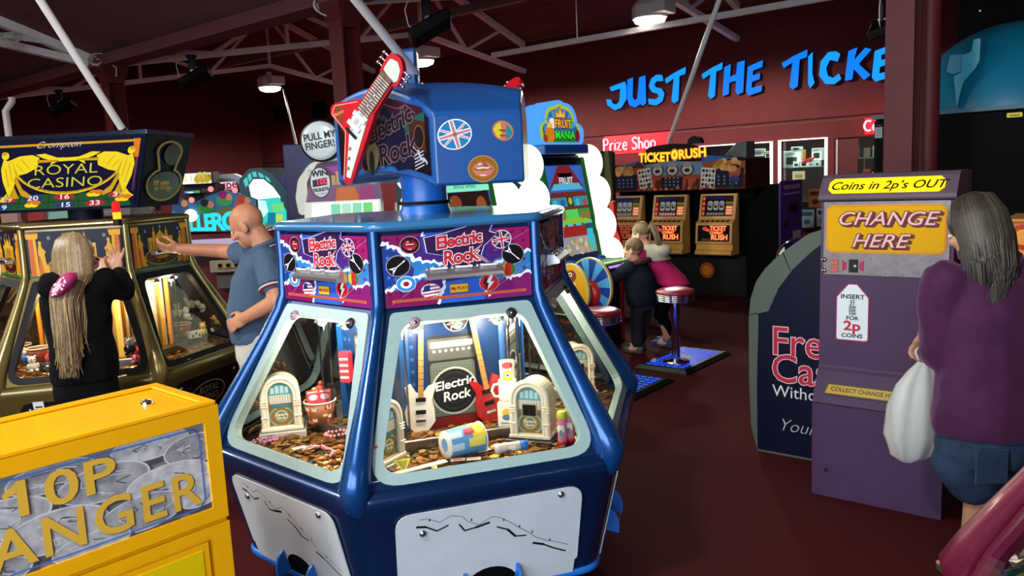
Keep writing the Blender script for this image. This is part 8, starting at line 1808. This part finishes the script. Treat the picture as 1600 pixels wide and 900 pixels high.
for sx, kx, fx, fy in ((-1, Wp(1536, 800, Y).x, Wp(1512, 866, 3.02).x, 3.0), (1, cx+.13, cx+.14, Y)):
    a = Vector((cx+sx*.09, Y, hz-.08)); k = Vector((kx if sx < 0 else cx+.11, Y+.01, .42)); f_ = Vector((fx, fy, .07)); lg.append((a, k, f_)); limb(b, [a, k, f_], [.098, .062, .042], ws); b.ball((f_.x-.02, f_.y+.05, .035), (.045, .10, .033), ws, 14, 8)
    for i in range(5): b.ball((f_.x-.055+i*.018, f_.y+.142-.008*abs(i-1), .018), (.010, .016, .012), ws, 8, 6)
bake(b, 'body', t, .0065, 4); eyes(t, hM, .98)
M_vel = mat('velour_purple', '#3c1838', .75, noise=.12, nscale=12, bump=.5, bscale=14, spec=.2)
_n = M_vel.node_tree.nodes['Principled BSDF']; _n.inputs['Sheen Weight'].default_value = .6; _n.inputs['Sheen Tint'].default_value = (.35, .16, .33, 1)
b = MB(); trunk(b, [((cx, Y, hz-.01), .215, .165, Rw), ((cx, Y, hz+.03), .218, .168, Rw), ((cx, Y, hz+.25), .20, .15, Rw), ((cx, Y, shz-.16), .205, .145, Rw), ((cx-.005, Y, shz-.05), .19, .115, Rw), ((cx-.01, Y, shz), .14, .095, Rw), ((cx-.015, Y+.01, shz+.045), .085, .08, Rw)], M_vel)
limb(b, [sL, eL+Vector((.0, -.01, 0)), eL+(wL-eL)*.12], [.085, .082, .074], M_vel); limb(b, [sR, eR, eR+(wR-eR)*.6], [.085, .078, .06], M_vel); top_ = bake(b, 'velour_top', t, .012, 4)
b = MB(T(-t.location)); b.tube([Vector((cx-.015+.088*math.cos(a), Y+.012+.08*math.sin(a), shz+.045+.02*math.sin(a))) for a in [2*PI*i/24 for i in range(24)]], .022, M_vel, 10, closed=True); b.build('collar', top_)
M_den = mat('denim_blue', '#17304a', .85, noise=.3, nscale=18, bump=.35, bscale=40)
b = MB(); trunk(b, [((cx, Y, hz+.04), .19, .145, Rw), ((cx, Y, hz-.08), .20, .16, Rw), ((cx, Y, hz-.13), .185, .145, Rw)], M_den)
for a, k, f_ in lg: limb(b, [a+Vector((.012*(1 if a.x > cx else -1), 0, -.06)), a*.25+k*.75+Vector((.02*(1 if a.x > cx else -1), 0, 0))], [.105, .098], M_den)
sh_ = bake(b, 'denim_shorts', t, .012, 4)
b = MB(T(-t.location)); p = Vector((cx-.09, Y-.168, hz-.09)); b.box(p, (.12, .01, .13), M_den, bev=.004); b.build('back_pocket', sh_)
mw = mat('sandal_grey', '#3c423e', .6)
for a, k, f_ in lg:
    b = MB(T(-t.location)); b.loft([[(f_.x-.02+w_, f_.y+yy, z) for w_, yy in ((-.035, -.07), (.035, -.07), (.045, .05), (.035, .13), (-.02, .15), (-.05, .12), (-.045, .0))] for z in (0, .014)], mw, smooth=False); b.tube([(f_.x-.07, f_.y+.06, .012), (f_.x-.05, f_.y+.065, .06), (f_.x-.01, f_.y+.07, .07), (f_.x+.03, f_.y+.065, .05), (f_.x+.035, f_.y+.06, .012)], .012, mw, 8)
    b.build('sandal', t)
mh = mat('hair_grey_brown', '#29241d', .5, noise=.35, nscale=50); mh2 = mat('hair_grey_light', '#4e483c', .5, noise=.2, nscale=50); r = random.Random(12)
b = MB(T(-t.location)); b.ball((0, .022, .034), (.088, .104, .096), mh, 28, 18, hM)
for i in range(640):
    a = r.uniform(-1.9, 1.9); top = hM @ Vector((.03*math.sin(a), .02+.03*math.cos(a), .128)); c1 = hM @ Vector((.07*math.sin(a), .022+.082*math.cos(a), .10)); mid = hM @ Vector((.09*math.sin(a), .022+.106*math.cos(a), .03)); lo = hM @ Vector((.094*math.sin(a)*1.08, .03+.09*math.cos(a), -.06))
    side_ = -1 if a < .1 else 1
    if a > .55: L = r.uniform(.10, .20)
    else: L = r.uniform(.22, .36)
    dr = Vector((-.07 if a < .35 else .02, -.01, -1)); dr.x += r.uniform(-.10, .06); e = lo+dr*L*.5+Vector((0, -.03, 0)); f_ = lo+dr*L+Vector((-.03 if a < .3 else .02, -.02, 0))
    b.tube([top, c1, mid, lo, e, f_], [.003, .0045, .005, .0048, .004, .001], mh2 if r.random() < .18 else mh, 5)
b.build('long_hair', t)
# carrier bag hanging from her hand
hp_ = wL+Vector((-.02, .02, -.10)); t = thing('carrier_bag', 'white plastic carrier bag dangling from the woman at the change machine', 'bag', (hp_.x, hp_.y, hp_.z-.45))
b = MB(); r = random.Random(5); n = 26; rings = []
for f, rx, ry, dx in ((0, .03, .02, -.03), (.03, .085, .05, -.01), (.12, .12, .07, -.005), (.24, .118, .07, .0), (.33, .10, .055, .01), (.39, .06, .035, .02), (.43, .028, .02, .03)):
    rings.append([(dx+(rx*(1+.10*math.sin(5*2*PI*i/n+f*9)+r.uniform(-.04, .04)))*math.cos(2*PI*i/n), ry*(1+.16*math.sin(7*2*PI*i/n))*math.sin(2*PI*i/n), f) for i in range(n)])
M_bag = mat('bag_white', '#b4b6b2', .45); M_bag.node_tree.nodes['Principled BSDF'].inputs['Transmission Weight'].default_value = .0
b.loft(rings, M_bag, caps=False); b.build('bag', t, solid=.0)
for sx in (-1, 1): b = MB(); b.tube([(.03+sx*.02, 0, .42), (.025+sx*.03, .01, .47), (.02, .01, .53), (.01, 0, .545)], [.012, .010, .008, .008], M_bag, 8, flat=.4); b.build('handle', t)
# person with glasses glimpsed between gold-lettered sign and rim
Y = 7.75; hc = Wp(236, 329, Y); t = thing('person', 'person with glasses and dark hair glimpsed under the gold-lettered sign corner', 'person', (hc.x, Y, 0)); hM = hframe(hc, Vector((.25, -1, -.05)), up)
fs = skin('far', '#b08878'); b = MB(); x, y = hc.x, Y; Rx_ = Vector((1, .2, 0)); head(b, hM, fs, .98); limb(b, [hc+Vector((0, .01, -.06)), (x, y+.03, hc.z-.18)], [.05, .056], fs)
trunk(b, [((x, y+.03, .82), .15, .11, Rx_), ((x, y+.03, hc.z-.22), .17, .10, Rx_), ((x, y+.03, hc.z-.16), .06, .05, Rx_)], fs)
for sx in (-1, 1):
    limb(b, [(x+sx*.17, y+.03, hc.z-.24), (x+sx*.21, y, hc.z-.52), (x+sx*.18, y-.12, hc.z-.70)], [.05, .04, .03], fs); hand(b, hand_m(Vector((x+sx*.18, y-.12, hc.z-.70)), Vector((0, -.4, -1)), Vector((-sx, 0, 0))), fs, .3, .08); limb(b, [(x+sx*.09, y+.03, .80), (x+sx*.09, y+.02, .45), (x+sx*.09, y+.03, .07)], [.085, .06, .042], fs); b.ball((x+sx*.09, y-.03, .035), (.04, .10, .033), fs, 12, 8)
bake(b, 'body', t, .008, 3); eyes(t, hM)
b = MB(); m_ = mat('top_maroon', '#4a1a24', .85); trunk(b, [((x, y+.03, .78), .18, .135, Rx_), ((x, y+.03, 1.05), .165, .125, Rx_), ((x, y+.03, hc.z-.24), .185, .115, Rx_), ((x, y+.03, hc.z-.15), .07, .07, Rx_)], m_)
for sx in (-1, 1): limb(b, [(x+sx*.17, y+.03, hc.z-.24), (x+sx*.21, y, hc.z-.52)], [.065, .055], m_)
bake(b, 'top', t, .014, 3)
b = MB(); m_ = mat('trousers_far', '#14161c', .85); trunk(b, [((x, y+.03, .84), .165, .125, Rx_), ((x, y+.03, .72), .17, .13, Rx_)], m_)
for sx in (-1, 1): limb(b, [(x+sx*.09, y+.03, .76), (x+sx*.09, y+.02, .45), (x+sx*.09, y+.03, .10)], [.095, .075, .065], m_)
bake(b, 'trousers', t, .014, 3)
b = short_hair(t, hM, 1.0, mat('hair_dark', '#1a1210', .5), 200, 9)
for i in range(60): a = random.uniform(-1.9, 1.9); p = hM @ Vector((.085*math.sin(a), .03+.09*math.cos(a), .02)) - t.location; 
b.build('hair', t)
b = MB(T(-t.location))
for sx in (-1, 1): b.tube([hM @ Vector((sx*.031+.022*math.cos(a), -.098, .003+.017*math.sin(a))) for a in [2*PI*i/16 for i in range(16)]], .003, M_black, 6, closed=True)
b.tube([hM @ Vector((-.01, -.101, .006)), hM @ Vector((.01, -.101, .006))], .003, M_black, 6); b.build('glasses', t)
# ------------------------------------------------------------------ small fixtures on walls and steelwork
for lab, x0, y0, x1, y1 in (('small dark wall vent above the round white drum sign', 429, 163, 446, 190), ('small dark wall vent just beside the middle steel column', 490, 157, 509, 186)):
    a = at_pl(x0, y1, V2*VB, V2); c = at_pl(x1, y0, V2*VB, V2); t = thing('wall_vent', lab, 'vent', uv(a.dot(U2), VB, a.z), UANG); w_, h = (c-a).dot(U2), c.z-a.z
    b = MB(); b.box((w_/2, -.02, h/2), (w_, .04, h), M_blackm, bev=.01); b.build('frame', t)
    b = MB()
    for i in range(6): b.box((w_/2, -.045, h*(i+.7)/6.4), (w_*.86, .012, h*.06), M_black)
    b.build('grille', t)
def coil(label, p, r, n, seed, tail):
    rr = random.Random(seed); b = MB(); m = mat('cable_white', '#b8b0aa', .5)
    for i in range(n):
        q = Vector((rr.uniform(-.03, .03), rr.uniform(-.03, .03), rr.uniform(-.02, .02))); e = rr.uniform(.8, 1.1); a0 = rr.uniform(0, 6)
        b.tube([p+q+Vector((r*e*1.3*math.cos(a0+2*PI*k/18), r*.5*math.sin(a0+2*PI*k/18+.4), r*e*math.sin(a0+2*PI*k/18))) for k in range(18)], .008, m, 6, closed=True)
    b.tube([p]+[p+Vector(q) for q in tail], .008, m, 6)
    tag(b.build('cable_coil'), label, 'cable')
coil('white cable coil tied round the column head above the red guitar', at_y(520, 8, 8.7), .14, 5, 1, [(.2, 0, -.05), (.45, -.02, .04)])
coil('white cable coil tied to the truss by the column behind the gold-lettered sign', at_y(150, 92, 11.9), .09, 4, 2, [(.15, 0, -.04), (.28, 0, -.14), (.26, 0, -.26)])
coil('white cable coil tied to the truss at the picture corner', at_y(14, 62, 11.0), .09, 4, 3, [(-.1, 0, .02), (-.3, 0, .05)])
